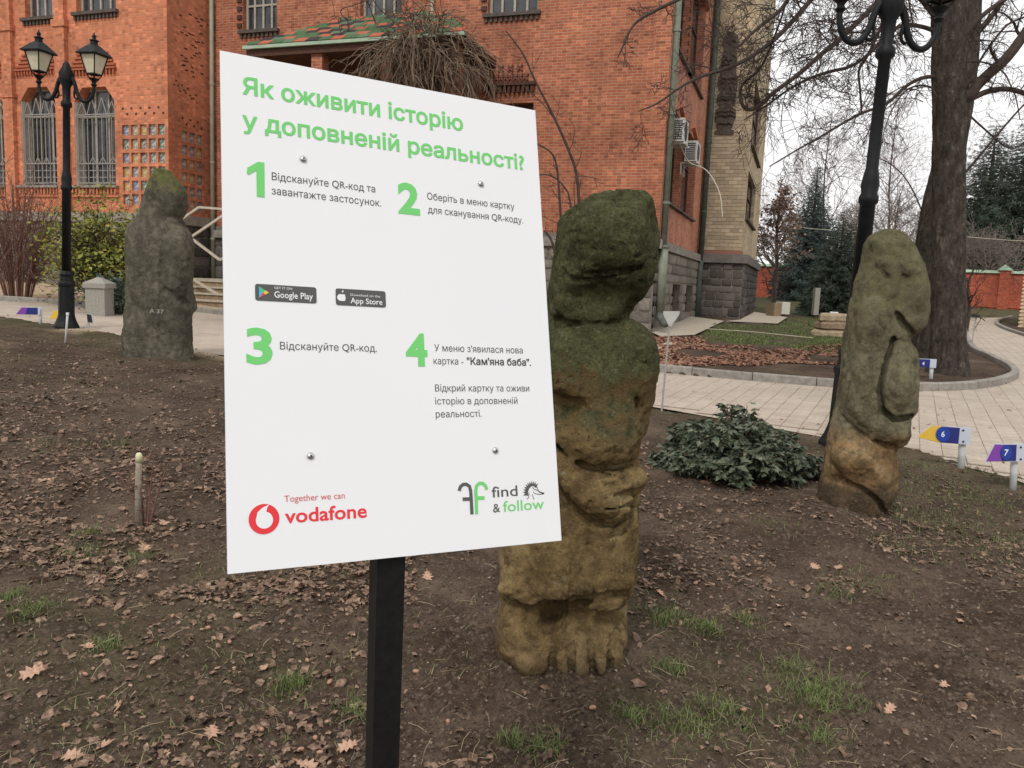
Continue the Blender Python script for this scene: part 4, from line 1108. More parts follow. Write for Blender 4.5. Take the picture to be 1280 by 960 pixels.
# shoulders, chest, hollow between chest and arm
S.add(S.ell(S.PF(790, 455, .10), (.10, .14, .15), 0), .07)
S.add(S.ell(S.PF(735, 465, .09), (.17, .12, .12), 0), .08)
S.sub(S.ell(S.PF(708, 512, .00), (.075, .07, .05), -15), .06)
S.sub(S.ell(S.PF(797, 520, -.01), (.02, .06, .09), 12), .03)
# belly slab with a crease under it
S.add(S.ell(S.PF(758, 535, .055), (.13, .10, .15), 0), .05)
S.chain([(692, 560), (712, 578), (740, 586), (775, 584), (800, 578)], .016, .014, .03, True)
# forearms and folded hands, a bowl edge, fingers
S.chain([(676, 562), (705, 590), (735, 622), (762, 634)], .055, .022, .018)
S.chain([(790, 596), (775, 606), (752, 618)], .05, .022, .02)
S.add(S.ell(S.PF(755, 632, .015), (.062, .045, .035), -12), .025)
for (a, b) in (((742, 606), (778, 594)), ((746, 618), (786, 606)), ((752, 630), (786, 621)), ((758, 641), (782, 634))):
    S.chain([a, b], .013, .012, .004)
for (a, b) in (((744, 613), (784, 600)), ((750, 625), (788, 613)), ((755, 636), (784, 628))): S.chain([a, b], .006, .008, .004, True)
S.chain([(690, 605), (715, 634), (740, 655), (768, 657), (790, 640)], .018, .016, .022, True)
# skirt with an overhanging hem
S.chain([(632, 730), (660, 738), (700, 738), (735, 731), (782, 724)], .026, .02, .016)
S.chain([(630, 750), (660, 760), (700, 758), (740, 750), (782, 741)], .022, .012, .02, True)
# legs: dark hollows either side, blocky feet with toes
S.sub(S.ell(S.PF(690, 770, -.0), (.055, .10, .085), -30), .03)
S.sub(S.ell(S.PF(728, 765, .0), (.075, .05, .05), 0), .03)
S.add(S.ell(S.PF(651, 795, .045), (.085, .09, .14), 0), .04); S.add(S.ell(S.PF(668, 828, .02), (.085, .09, .07), 0), .03)
for px, rr in ((704, .033), (726, .037), (752, .030), (772, .028)):
    S.add(S.cap(S.PF(px, 796, .035), S.PF(px-1, 838, -.012), rr*.9, rr*1.2), .014)
for px in (690, 715, 740, 763): S.chain([(px, 806), (px-1, 850)], .012, .012, .0, True)
S.done(.007, 6, .005, seed=1)
# ---- right statue, seen half from the side
def e_right(t, c, z):
    m = t.math('MULTIPLY', t.math('SUBTRACT', z, .64), -9.0, True)
    n = t.noise(4, 5); c = t.mix(m, c, t.ramp(n, [(.35, (.20, .11, .048)), (.55, (.38, .24, .115)), (.72, (.50, .37, .21))]))
    m = t.math('MULTIPLY', t.math('SUBTRACT', z, .23), -16.0, True); c = t.mix(m, c, t.ramp(n, [(.35, (.09, .055, .034)), (.7, (.17, .11, .07))]))
    return c
m_right = stone_mat('olive_grey_stone', [(.34, (.13, .115, .068)), (.5, (.23, .205, .125)), (.66, (.36, .32, .20))],
                    [(.34, (.065, .062, .030)), (.5, (.135, .128, .062)), (.64, (.235, .215, .115))], (.9, 2.3), (.36, .33, .2), .7, e_right)
S = Stone('stone_statue', 'stone figure in side view with orange brown lower body, right of the dark bush', m_right, 5.9, (1064, 643),
    [(690, 1022, 1103), (660, 1023, 1100), (643, 1024, 1099), (630, 1024, 1105), (612, 1026, 1115), (587, 1033, 1118), (562, 1037, 1113), (556, 1038, 1116), (552, 1038, 1127), (541, 1040, 1133), (526, 1044, 1132), (521, 1045, 1131), (512, 1047, 1140),
     (478, 1053, 1143), (445, 1057, 1141), (432, 1058, 1137), (424, 1059, 1133), (416, 1060, 1140), (407, 1062, 1151), (387, 1064, 1157), (353, 1071, 1157), (328, 1080, 1149), (305, 1083, 1140), (295, 1088, 1136), (286, 1098, 1122), (282, 1100, 1118)],
    [(645, .26, 0), (600, .27, 0), (560, .25, 0), (500, .27, 0), (430, .27, 0), (380, .23, 0), (330, .20, 0), (300, .17, 0), (286, .10, 0)], .0098, n=2.4)
S.slope_top([(1078, 312), (1086, 297), (1097, 289), (1110, 286), (1125, 289), (1137, 297), (1150, 330), (1160, 370)], .05)
# hat band, brow, eye hollows, nose, cheek and beard-like chin
S.chain([(1092, 304), (1105, 312), (1120, 320), (1138, 330)], .045, .03, .03)
S.chain([(1098, 340), (1110, 345)], .022, .03, .0, True); S.chain([(1130, 346), (1144, 352)], .022, .03, .0, True)
S.chain([(1120, 330), (1119, 350), (1116, 366)], .030, .018, .002); S.chain([(1098, 328), (1114, 328), (1130, 333), (1146, 340)], .03, .02, .010)
S.add(S.ell(S.PF(1143, 368, .05), (.075, .10, .13), 0), .04); S.chain([(1110, 378), (1116, 388), (1130, 404), (1140, 416)], .022, .018, .03, True)
S.sub(S.cap(S.PF(1152, 430, -.05), S.PF(1140, 423, .0), .035), .03)
# shoulder and long upper arm, breast lobe, deep gap between
S.add(S.ell(S.PF(1096, 400, .05), (.12, .12, .13), -20), .05)
S.chain([(1092, 392), (1088, 440), (1080, 490), (1084, 515)], .105, .05, .08)
S.add(S.ell(S.PF(1125, 478, .03), (.088, .10, .21), 4), .035)
S.chain([(1118, 425), (1106, 458), (1100, 490), (1103, 512), (1118, 525), (1138, 521)], .024, .016, .045, True)
# forearm running to the clasped hands at the front
S.chain([(1074, 512), (1092, 532), (1112, 543), (1124, 543)], .062, .03, .03)
S.chain([(1050, 520), (1066, 535), (1090, 552), (1118, 560)], .02, .02, .02, True)
# hips and thigh, crease, buried base
S.add(S.ell(S.PF(1072, 572, .05), (.21, .12, .15), -12), .05)
S.add(S.ell(S.PF(1098, 592, .04), (.10, .10, .12), -10), .04)
S.chain([(1024, 596), (1050, 600), (1080, 612), (1100, 628), (1106, 645)], .022, .02, .025, True)
S.done(.008, 5, .004, seed=2)
# ---- left statue, seen from the back
def e_left(t, c, z):
    m = t.ramp(t.noise(10, 6, .75, t.map(1, 1, .3)), [(.58, 0.0), (.7, .4)]); return t.mix(m, c, (.26, .25, .2))
m_left = stone_mat('grey_weathered_stone', [(.34, (.095, .083, .060)), (.5, (.155, .14, .103)), (.66, (.225, .205, .155))],
                   [(.3, (.07, .07, .02)), (.5, (.12, .125, .03)), (.7, (.20, .20, .07))], (2.0, 2.75), (.3, .3, .24), .75, e_left)
S = Stone('stone_statue', 'weathered grey stone slab figure with hooded mossy head, left of the board beside the path', m_left, 11.5, (197, 445),
    [(470, 156, 238), (445, 156, 238), (436, 156, 238), (417, 157, 237), (395, 160, 236), (383, 161, 239), (374, 162, 239), (350, 162, 238), (335, 161, 238), (316, 160, 239), (303, 160, 240), (292, 160, 236),
     (281, 163, 229), (273, 172, 224), (266, 176, 229), (257, 179, 234), (240, 184, 231), (232, 186, 227), (224, 188, 220), (217, 193, 214), (212, 196, 211)],
    [(445, .34, 0), (380, .33, 0), (320, .33, 0), (290, .30, 0), (270, .25, 0), (240, .25, 0), (218, .12, 0)], .02, n=2.9, pad=.2)
S.chain([(193, 225), (192, 250)], .03, .05, -.0, True)
S.chain([(205, 290), (203, 330), (201, 380), (199, 430)], .022, .07, -.01, True)
S.chain([(206, 363), (218, 369), (230, 376), (244, 388)], .05, .05, -.01, True)
S.add(S.cap(S.PF(238, 372, .25), S.PF(241, 384, .25), .06), .04)
S.sub(S.cap(S.PF(228, 279, .1), S.PF(238, 277, .1), .05), .05)
S.add(S.ell(S.PF(222, 330, .10), (.17, .17, .45), 0), .08)
S.done(.010, 3, .006, seed=3)
tx = S

# ================================================================ TEXT
_fonts = {}
def text_mesh(name, body, m, parent, mtx, width, cap, bold=0.0, thick=.0004, align='LEFT'):
    """flat printed lettering fitted to the given width and cap height (in metres)"""
    cu = bpy.data.curves.new(name, 'FONT'); cu.body = body; cu.offset = bold; cu.resolution_u = 3
    cu.dimensions = '3D'; cu.fill_mode = 'HALF'; cu.dimensions = '2D'; cu.fill_mode = 'NONE'
    tmp = bpy.data.objects.new('tmp', cu)
    me = bpy.data.meshes.new_from_object(tmp); bpy.data.objects.remove(tmp); bpy.data.curves.remove(cu)
    n = len(me.vertices); v = np.zeros(n*3); me.vertices.foreach_get('co', v); v = v.reshape(-1, 3)
    ed = np.zeros(len(me.edges)*2, int); me.edges.foreach_get('vertices', ed); ed = ed.reshape(-1, 2)
    # the glyph outlines overlap: triangulate them and keep what lies inside (non-zero winding)
    nxt = {}; adj = {}
    for a, b in ed.tolist(): adj.setdefault(a, []).append(b); adj.setdefault(b, []).append(a)
    seen = set(); E2 = []; loops = []
    for st_ in range(n):
        if st_ in seen or st_ not in adj: continue
        loop = [st_]; seen.add(st_); cur = st_+1 if st_+1 in adj[st_] else adj[st_][0]
        while cur != st_ and cur not in seen:
            loop.append(cur); seen.add(cur); c2_ = [q for q in adj[cur] if q not in seen]
            if not c2_: break
            cur = c2_[0]
        E2 += [(loop[i], loop[(i+1) % len(loop)]) for i in range(len(loop))]; loops.append(loop)
    bpy.data.meshes.remove(me)
    if bold > 0:                           # embolden: push every outline vertex outwards
        pr = {b: a for a, b in E2}; nx = dict(E2); V0_ = v.copy(); info = []; sgn = {}
        for lp in loops:                   # glyphs may run either way round: the largest outline over each x decides
            q = v[lp]; info.append((float(np.sum(q[:, 0]*np.roll(q[:, 1], -1)-np.roll(q[:, 0], -1)*q[:, 1])), q[:, 0].min(), q[:, 0].max()))
        for lp, (ar, xa_, xb_) in zip(loops, info):
            xm_ = (xa_+xb_)/2; big = max((w_ for w_ in info if w_[1] <= xm_ <= w_[2]), key=lambda w_: abs(w_[0]))
            for i in lp: sgn[i] = 1.0 if big[0] > 0 else -1.0
        for i in nx:
            sg = sgn[i]
            d1 = unit(V0_[i, :2]-V0_[pr[i], :2]); d2 = unit(V0_[nx[i], :2]-V0_[i, :2]); t_ = np.array([d1[1]+d2[1], -d1[0]-d2[0]]); q_ = t_@t_
            if q_ > .25: v[i, :2] = V0_[i, :2] + t_*2/q_*bold*sg
    r = delaunay_2d_cdt([Vector(p[:2]) for p in v], E2, [], 0, 1e-6)
    v2 = np.array([tuple(p) for p in r[0]]); tr = np.array([tuple(f) for f in r[2]]); ce = v2[tr].mean(1)
    A_ = v[[a for a, b in E2], :2]; B_ = v[[b for a, b in E2], :2]; wnd = np.zeros(len(ce))
    for (ax_, ay), (bx_, by) in zip(A_, B_):
        cr = (bx_-ax_)*(ce[:, 1]-ay)-(by-ay)*(ce[:, 0]-ax_)
        wnd += ((ay <= ce[:, 1]) & (by > ce[:, 1]) & (cr > 0)).astype(int); wnd -= ((ay > ce[:, 1]) & (by <= ce[:, 1]) & (cr < 0)).astype(int)
    tr = tr[wnd != 0]; v = np.column_stack([v2, np.zeros(len(v2))]); me = bpy.data.meshes.new(name); me.from_pydata(v.tolist(), [], tr.tolist())
    x0, x1 = v[:, 0].min(), v[:, 0].max(); sx = width/(x1-x0) if width else cap/.727; sy = cap/.727
    v[:, 0] = (v[:, 0]-x0)*sx - (0 if align == 'LEFT' else (x1-x0)*sx/2); v[:, 1] *= sy; v[:, 2] = 0
    me.vertices.foreach_set('co', v.ravel()); me.materials.clear(); me.materials.append(m); me.update(); me.name = name
    o = bpy.data.objects.new(name, me); col.objects.link(o); o.parent = parent; o.matrix_basis = mtx; return o

# ================================================================ THE INFORMATION BOARD
def cv(x, y, z): return Rt*x - Up*y + Fw*z            # photo-fitted pose: x right, y down, z ahead of the lens
k_ = .594/.4493985
bt = unit(cv(0.88159854, 0.00542217, 0.47196887)); bl = unit(cv(0.0557508, 0.99191711, -0.11398376))
bO = EYE + cv((275-640)/F_PX, (63-480)/F_PX, 1.0)*k_
bl = unit(bl - bt*(bl@bt)); bn_ = np.cross(bl, bt); bn_ = unit(bn_)
if bn_ @ (EYE-bO) < 0: bn_ = -bn_
BW, BH = .594, .841
foot_x = EYE + ray(477, 960)*1.31
def sp(px, py):                                       # pixel -> board coordinates (u right, v down)
    d = ray(px, py); t = ((bO-EYE) @ bn_)/(d @ bn_); p = EYE+d*t-bO; return float(p@bt), float(p@bl)
pb = EYE + ray(493, 700)*((bO+bl*BH-EYE)@bn_)/(ray(493, 700)@bn_)
foot = pb + (EYE + ray(477, 960)*1.0 - EYE)*0
pt = pb - bn_*.035
low_ = EYE + ray(477.5, 958)*( (pt[1]+.035)/ray(477.5, 958)[1] )
pdir = unit(low_-pt); ft = pt + pdir*((pt[2]+.1)/-pdir[2])
board = thing('info_board', 'white printed information board with green heading on a black post in the foreground', 'sign', (ft[0], ft[1], 0))
mb = MB(); mb.prism([(0, 0), (BW, 0), (BW, BH), (0, BH)], bO, bt, bl, -bn_, .004); panel = mb.build('panel', M['board_face'], board, world=True)
mb = MB(); mb.bar(ft, pt - pdir*.02, .04, .050, up=tuple(bt)); mb.bar(ft-pdir*.0, ft+pdir*.001, .1, .1); mb.build('post', M['post_black'], board, world=True)
mb = MB()
bu = [sp(379, 199), sp(601, 230), sp(388, 570), sp(619, 563)]
def BP(u, v, off=0.0): return bO+bt*u+bl*v+bn_*off
for v_ in ((bu[0][1]+bu[1][1])/2, (bu[2][1]+bu[3][1])/2): mb.bar(BP(.10, v_, -.016), BP(.50, v_, -.016), .03, .02, up=tuple(bn_))
um = sp(493, 700)[0]; mb.bar(BP(um, .16, -.017), BP(um, BH+.0, -.017), .03, .022, up=tuple(bn_)); mb.build('bracket', M['post_black'], board, world=True)
XF[panel.name] = XF[board.name]
for u, v in bu:
    mb = MB(); B_ = np.array([bt, -bl, bn_]).T
    def place(prof, n=20):
        q = MB(); q.lathe(prof, n=n); w = np.concatenate(q.v) @ B_.T + BP(u, v, .0005); mb.add(w, q.f)
    place([(.0062, 0), (.0062, .0006), (.0045, .003), (.0018, .0042)]); bolt = mb.build('bolt', M['steel'], board, world=True, smooth=True)
    mb = MB(); place([(.0016, .0043), (.0016, .0046)], 8); XF[bolt.name] = XF[board.name]; mb.build('bolt_socket', M['bolt_dark'], bolt, world=True)
Bm = XF[board.name].inverted()
def bmat(u, v, off=.0006, rot=0.0):
    m = Matrix(((bt[0], -bl[0], bn_[0], 0), (bt[1], -bl[1], bn_[1], 0), (bt[2], -bl[2], bn_[2], 0), (0, 0, 0, 1)))
    p = BP(u, v, off); m.translation = Vector(p); return Bm @ m @ Matrix.Rotation(rot, 4, 'Z')
def line(name, body, a, b, cap_px, m, bold=0.0, off=.0006, par=None):
    u0, v0 = sp(*a); u1, v1 = sp(*b); cap = sp(a[0], a[1])[1]-sp(a[0], a[1]-cap_px)[1]
    return text_mesh(name, body, m, par or board, bmat(u0, (v0+v1)/2, off), u1-u0, cap, bold)
BOLD = .022
line('heading', 'Як оживити історію', (302.8, 117.2), (579, 163.5), 21.5, M['ink_green'], BOLD)
line('heading', 'у доповненій реальності?', (302.8, 161), (655.5, 212), 21.5, M['ink_green'], BOLD)
bpoly_late = [(308.4, 216.5), (309, 209.8), (322.5, 202.3), (330.2, 203.3), (330.6, 246.9), (320.9, 245.8), (320.4, 213.2), (310.2, 218.8)]
line('step_number', '2', (498, 265), (525, 268), 38, M['ink_green'], .035)
line('step_number', '3', (308, 453), (341, 454), 44.5, M['ink_green'], .03)
line('step_number', '4', (507.8, 456), (534.8, 456.5), 40, M['ink_green'], .035)
LT = -.002
for body, a, b in (('Відскануйте QR-код та', (339.7, 224.6), (469, 241)), ('завантажте застосунок.', (339.6, 242), (476.5, 259)),
                   ('Оберіть в меню картку', (534, 249.6), (643, 262.2)), ('для сканування QR-коду.', (535, 266), (654, 279.6)),
                   ('Відскануйте QR-код.', (350, 437), (471, 439.6)), ('У меню з\'явилася нова', (543, 438.8), (653.4, 442)),
                   ('картка -', (542, 455.3), (579, 455.8)), ('Відкрий картку та оживи', (543.8, 489), (661.5, 489.6)),
                   ('історію в доповненій', (544, 505.4), (646.9, 505)), ('реальності.', (544.7, 521.6), (602, 521.2))):
    line('instruction_text', body, a, b, 9.6 if a[0] < 500 else 8.7, M['ink_text'], LT)
line('instruction_text', '"Кам\'яна баба".', (583.7, 456), (663.8, 457), 9.0, M['ink_dark'], .02)
def bpoly(name, pts, m, off=.0006, par=None, th=.0002, px=True):
    q = [sp(*p) for p in pts] if px else pts
    mb = MB(); mb.prism([(a, b) for a, b in q][::-1], BP(0, 0, off), bt, bl, bn_, th); return mb.build(name, m, par or board, world=True)
XFb = XF[board.name]
bpoly('step_number', bpoly_late, M['ink_green'])
def rounded(u0, v0, u1, v1, r, n=5):
    P = []
    for cx_, cy_, a0 in ((u1-r, v0+r, -90), (u1-r, v1-r, 0), (u0+r, v1-r, 90), (u0+r, v0+r, 180)):
        for i in range(n+1): a = R(a0+90*i/n); P.append((cx_+r*math.cos(a), cy_+r*math.sin(a)))
    return P
def badge(c4):
    q = [sp(*c) for c in c4]; u0 = (q[0][0]+q[3][0])/2; u1 = (q[1][0]+q[2][0])/2; v0 = (q[0][1]+q[1][1])/2; v1 = (q[2][1]+q[3][1])/2
    o = bpoly('store_badge', rounded(u0, v0, u1, v1, .004), M['ink_text'], px=False); XF[o.name] = XFb; return o, u0, v0, u1, v1
g_, u0, v0, u1, v1 = badge([(318.6, 354.3), (395.5, 359.7), (395.5, 379.8), (319, 375.3)]); hb = v1-v0
def on(par, name, pts, m, lvl=.0012): return bpoly(name, pts, m, lvl, par, px=False)
tx0, ty0 = u0+.006, v0+hb*.15; th_ = hb*.7
on(g_, 'play_triangle', [(tx0, ty0), (tx0+.010, ty0+th_*.32), (tx0+.006, ty0+th_*.5)], M['ink_lime']); on(g_, 'play_triangle', [(tx0, ty0), (tx0+.006, ty0+th_*.5), (tx0, ty0+th_)], M['ink_cyan'], .00125)
on(g_, 'play_triangle', [(tx0+.0062, ty0+th_*.5), (tx0+.010, ty0+th_*.32), (tx0+.016, ty0+th_*.5), (tx0+.010, ty0+th_*.68)], M['ink_yellow'], .0013)
on(g_, 'play_triangle', [(tx0, ty0+th_), (tx0+.006, ty0+th_*.5), (tx0+.010, ty0+th_*.68)], M['ink_rose'], .00135)
line('badge_text', 'Google Play', (342.8, 371.6), (391, 375), 8.2, M['ink_white'], .01, .0012, g_)
line('badge_text', 'GET IT ON', (342.8, 361), (365, 362.8), 3.0, M['ink_white'], 0, .0012, g_)
a_, u0, v0, u1, v1 = badge([(419.3, 360.3), (482, 364.4), (482, 385), (419.7, 380.9)]); hb = v1-v0
line('badge_text', 'App Store', (438, 379.4), (477.8, 380.8), 7.2, M['ink_white'], .01, .0012, a_)
line('badge_text', 'Download on the', (438, 370), (475, 372), 3.0, M['ink_white'], 0, .0012, a_)
cu_, cv_ = u0+.0105, v0+hb*.54; rr_ = hb*.27; P = []
for i in range(28):
    a = i/28*2*math.pi; r_ = rr_*(1+.10*math.cos(2*a)-.08*abs(math.sin(a))**.5)
    if abs(a-math.pi*1.5) < .35: r_ *= .86
    if abs(a-math.pi*.5) < .3: r_ *= .9
    if abs(a) < .45 or abs(a-2*math.pi) < .45: r_ *= .76
    P.append((cu_+r_*math.cos(a), cv_+r_*math.sin(a)))
on(a_, 'apple_emblem', P, M['ink_white']); on(a_, 'apple_emblem', [(cu_, cv_-rr_*1.05), (cu_+.0005, cv_-rr_*1.45), (cu_+.003, cv_-rr_*1.7), (cu_+.0028, cv_-rr_*1.3)], M['ink_white'])
# red speech-mark emblem and its lettering
c_ = sp(330, 648.7); rad = sp(330+19, 648.7)[0]-c_[0]; rad = (rad + sp(330, 648.7+19)[1]-c_[1])/2
P = [(c_[0]+rad*math.cos(a), c_[1]+rad*math.sin(a)) for a in np.linspace(0, 2*math.pi, 48, endpoint=False)]
em = on(board, 'round_red_emblem', P, M['ink_red'], .0006); XF[em.name] = XFb
c2 = (c_[0]+rad*.02, c_[1]+rad*.08); P = [(c2[0]+rad*.56*math.cos(a), c2[1]+rad*.56*math.sin(a)) for a in np.linspace(R(-62), R(205), 30)]
P += [(c2[0]-rad*.44, c2[1]-rad*.55), (c2[0]-rad*.1, c2[1]-rad*.84), (c2[0]+rad*.34, c2[1]-rad*1.03), (c2[0]+rad*.18, c2[1]-rad*.78), (c2[0]+rad*.13, c2[1]-rad*.54)]
on(em, 'emblem_drop', P, M['board_face'], .001)
line('sponsor_text', 'Together we can', (355.4, 628), (431, 622.6), 8.6, M['ink_redtext'], -.004)
line('sponsor_text', 'vodafone', (356, 654), (458.6, 646.4), 18.5, M['ink_red'], .018)
# double-f emblem
def stroke(name, pts, w, m, lvl=.0006):
    q = [np.array(sp(*p)) for p in pts]; l_, r_ = [], []
    for i, p in enumerate(q):
        d = unit(q[min(i+1, len(q)-1)]-q[max(i-1, 0)]); n_ = np.array([-d[1], d[0]])*w/2; l_.append(tuple(p+n_)); r_.append(tuple(p-n_))
    return on(board, name, l_+r_[::-1], m, lvl)
def px8(x, y): return (560+x/9.143, 590+y/9.143)
W8 = .0062
arc1 = [px8(272, 485), px8(265, 330), px8(258, 220), px8(245, 165), px8(210, 140), px8(170, 142), px8(140, 168), px8(126, 215)]
arc2 = [px8(325, 480), px8(321, 330), px8(315, 210), px8(325, 158), px8(355, 128), px8(395, 128), px8(425, 155), px8(443, 200)]
stroke('double_f_emblem', arc1, W8, M['ink_text']); stroke('double_f_emblem', [px8(166, 310), px8(250, 308)], W8, M['ink_text'], .0007)
stroke('double_f_emblem', arc2, W8, M['ink_green']); stroke('double_f_emblem', [px8(320, 300), px8(414, 294)], W8, M['ink_green'], .0007)
line('sponsor_text', 'find', px8(500, 288), px8(795, 273), 14, M['ink_text'], .006)
line('sponsor_text', '&', px8(515, 462), px8(597, 458), 11.5, M['ink_text'], .006)
line('sponsor_text', 'follow', px8(630, 453), px8(1098, 420), 14, M['ink_green'], .006)
P = []; hc = (965, 235)
for i in range(23):
    a = R(-20-155*i/22-25); r_ = 135 if i % 2 else 98; P.append(px8(hc[0]+r_*.78*math.cos(a)-5, hc[1]+r_*math.sin(a)))
for a in np.linspace(-200, -55, 10): P.append(px8(hc[0]+72*.8*math.cos(R(a))+5, hc[1]+80*math.sin(R(a))+5))
hh_ = bpoly('hedgehog_emblem', P, M['ink_text'], .0006)
for pts in ([(965, 175), (985, 200), (1015, 205), (1050, 235), (1100, 238), (1085, 252), (1040, 255), (990, 245), (972, 225)], [(925, 235), (920, 290), (900, 312)], [(960, 255), (975, 300), (985, 312)], [(985, 170), (1020, 178), (1032, 215)]):
    stroke('hedgehog_emblem', [px8(*p) for p in pts], .0011, M['ink_text'])
# painted inventory mark on the left stone
p = tx.PF(190, 391); lb = text_mesh('painted_mark', 'А 37', simple('faded_white_paint', (.36, .35, .30), (.2, .19, .15), 60), tx.th, Matrix.Translation(Vector((p[0]-.02, p[1]-.035, p[2]))) @ Matrix.Rotation(R(90), 4, 'X'), .20, .055, .02)

# ================================================================ STREET LAMPS
def lamp(base, top, height, yaw, label, k=1.0):
    base = np.asarray(base, float); lr = math.atan2(-base[1], -base[0])-yaw; ax = unit(np.asarray(top, float)-base)
    zc = Vector(ax); q = Vector((0, 0, 1)).rotation_difference(zc)
    m = Matrix.Translation(Vector(base)) @ q.to_matrix().to_4x4() @ Matrix.Rotation(yaw, 4, 'Z')
    r_ = thing('street_lamp', label, 'street lamp', mtx=m, group='black twin lantern street lamps')
    mb = MB(); mb.lathe([(.21, -.1), (.21, .05), (.165, .14), (.14, .22), (.132, .26), (.128, .74), (.142, .77), (.142, .81), (.115, .84), (.105, .92), (.12, .96), (.088, 1.02)], n=8, rot=R(22.5)); mb.build('base', M['cast_iron'], r_)
    mb = MB(); H1 = height
    mb.lathe([(.076, 1.0), (.070, 2.40), (.09, 2.42), (.092, 2.47), (.074, 2.51), (.086, 2.59), (.068, 2.70), (.058, 2.74), (.056, H1-.35), (.088, H1-.32), (.088, H1-.26), (.058, H1-.22), (.066, H1), (.11, H1+.08), (.12, H1+.22), (.07, H1+.32), (.05, H1+.38), (.02, H1+.42)], n=20); mb.build('pole', M['cast_iron'], r_, smooth=True)
    for s in (-1, 1):
        mb = MB(); P = [(s*.06, 0, H1+.20), (s*.14, 0, H1+.10), (s*.19, 0, H1-.10), (s*.27, 0, H1-.22), (s*.38, 0, H1-.23), (s*.46, 0, H1-.14), (s*.49, 0, H1-.02), (s*.49, 0, H1+.06)]
        P = smooth_line(P); mb.tube(P, np.linspace(.036, .026, len(P)), 8)
        P = smooth_line([(s*.15, 0, H1-.02), (s*.13, 0, H1-.16), (s*.20, 0, H1-.2), (s*.23, 0, H1-.1)]); mb.tube(P, .016, 6)
        mb.build('arm', M['cast_iron'], r_, smooth=True)
        cx_ = s*.49; z0 = H1+.06
        fr = MB(); c = (cx_, 0, z0)
        fr.lathe([(.03, -.04), (.06, 0), (.035, .03), (.045, .06), (.085, .10), (.10, .12), (.085, .125)], c, 12)
        # tapered glass box, four panes, edge towards the viewer
        zb, zt_ = .20, .56; rb, rt = .135, .245
        for i in range(4):
            a0 = lr+R(90*i); a1 = lr+R(90*(i+1)); A0 = np.array((cx_+rb*math.cos(a0), rb*math.sin(a0), z0+zb)); B0_ = np.array((cx_+rt*math.cos(a0), rt*math.sin(a0), z0+zt_))
            fr.bar(A0, B0_, .022); A1_ = np.array((cx_+rb*math.cos(a1), rb*math.sin(a1), z0+zb)); B1_ = np.array((cx_+rt*math.cos(a1), rt*math.sin(a1), z0+zt_))
            fr.bar(A0, A1_, .022); fr.bar(B0_, B1_, .024)
            fr.tube(smooth_line([A0, A0*.5+np.array((cx_, 0, z0+.12))*.5+np.array((math.cos(a0), math.sin(a0), 0))*.05, (cx_+.05*math.cos(a0), .05*math.sin(a0), z0+.10)]), .011, 5)
        fr.lathe([(.325, .555), (.33, .575), (.25, .64), (.15, .72), (.09, .76), (.07, .77), (.065, .82), (.09, .835), (.09, .85), (.04, .87), (.03, .90), (.045, .92), (.015, .96), (.005, 1.0)], c, 4, rot=lr)
        def shrink(q): q.v = [np.array(c)+(w-np.array(c))*.86 for w in q.v]
        shrink(fr); ln = fr.build('lantern', M['cast_iron'], r_)
        for i in range(4):
            a0 = lr+R(90*i); a1 = lr+R(90*(i+1)); g = MB(); e = .97
            g.add([(cx_+rb*e*math.cos(a0), rb*e*math.sin(a0), z0+zb+.01), (cx_+rb*e*math.cos(a1), rb*e*math.sin(a1), z0+zb+.01), (cx_+rt*e*math.cos(a1), rt*e*math.sin(a1), z0+zt_), (cx_+rt*e*math.cos(a0), rt*e*math.sin(a0), z0+zt_)], [(0, 1, 2, 3)])
            shrink(g); g.build('lantern_pane', M['lamp_glass'], ln)
    return r_
YB = 14.3
b = at(83, 408, YB); tp = at(83, 120, YB); b[2] = float(H(b[0], b[1]))
lamp(b, tp, 4.14, R(-4), 'black twin lantern street lamp in front of the wing, behind the small markers at left')
YB2 = 8.0
b = at(1051, 548, YB2); tp = at(1112, 20, YB2); b[2] = min(b[2], float(H(b[0], b[1])))
lamp(b, tp, 4.10, R(6), 'black twin lantern street lamp behind the side view statue, cut by the top edge')

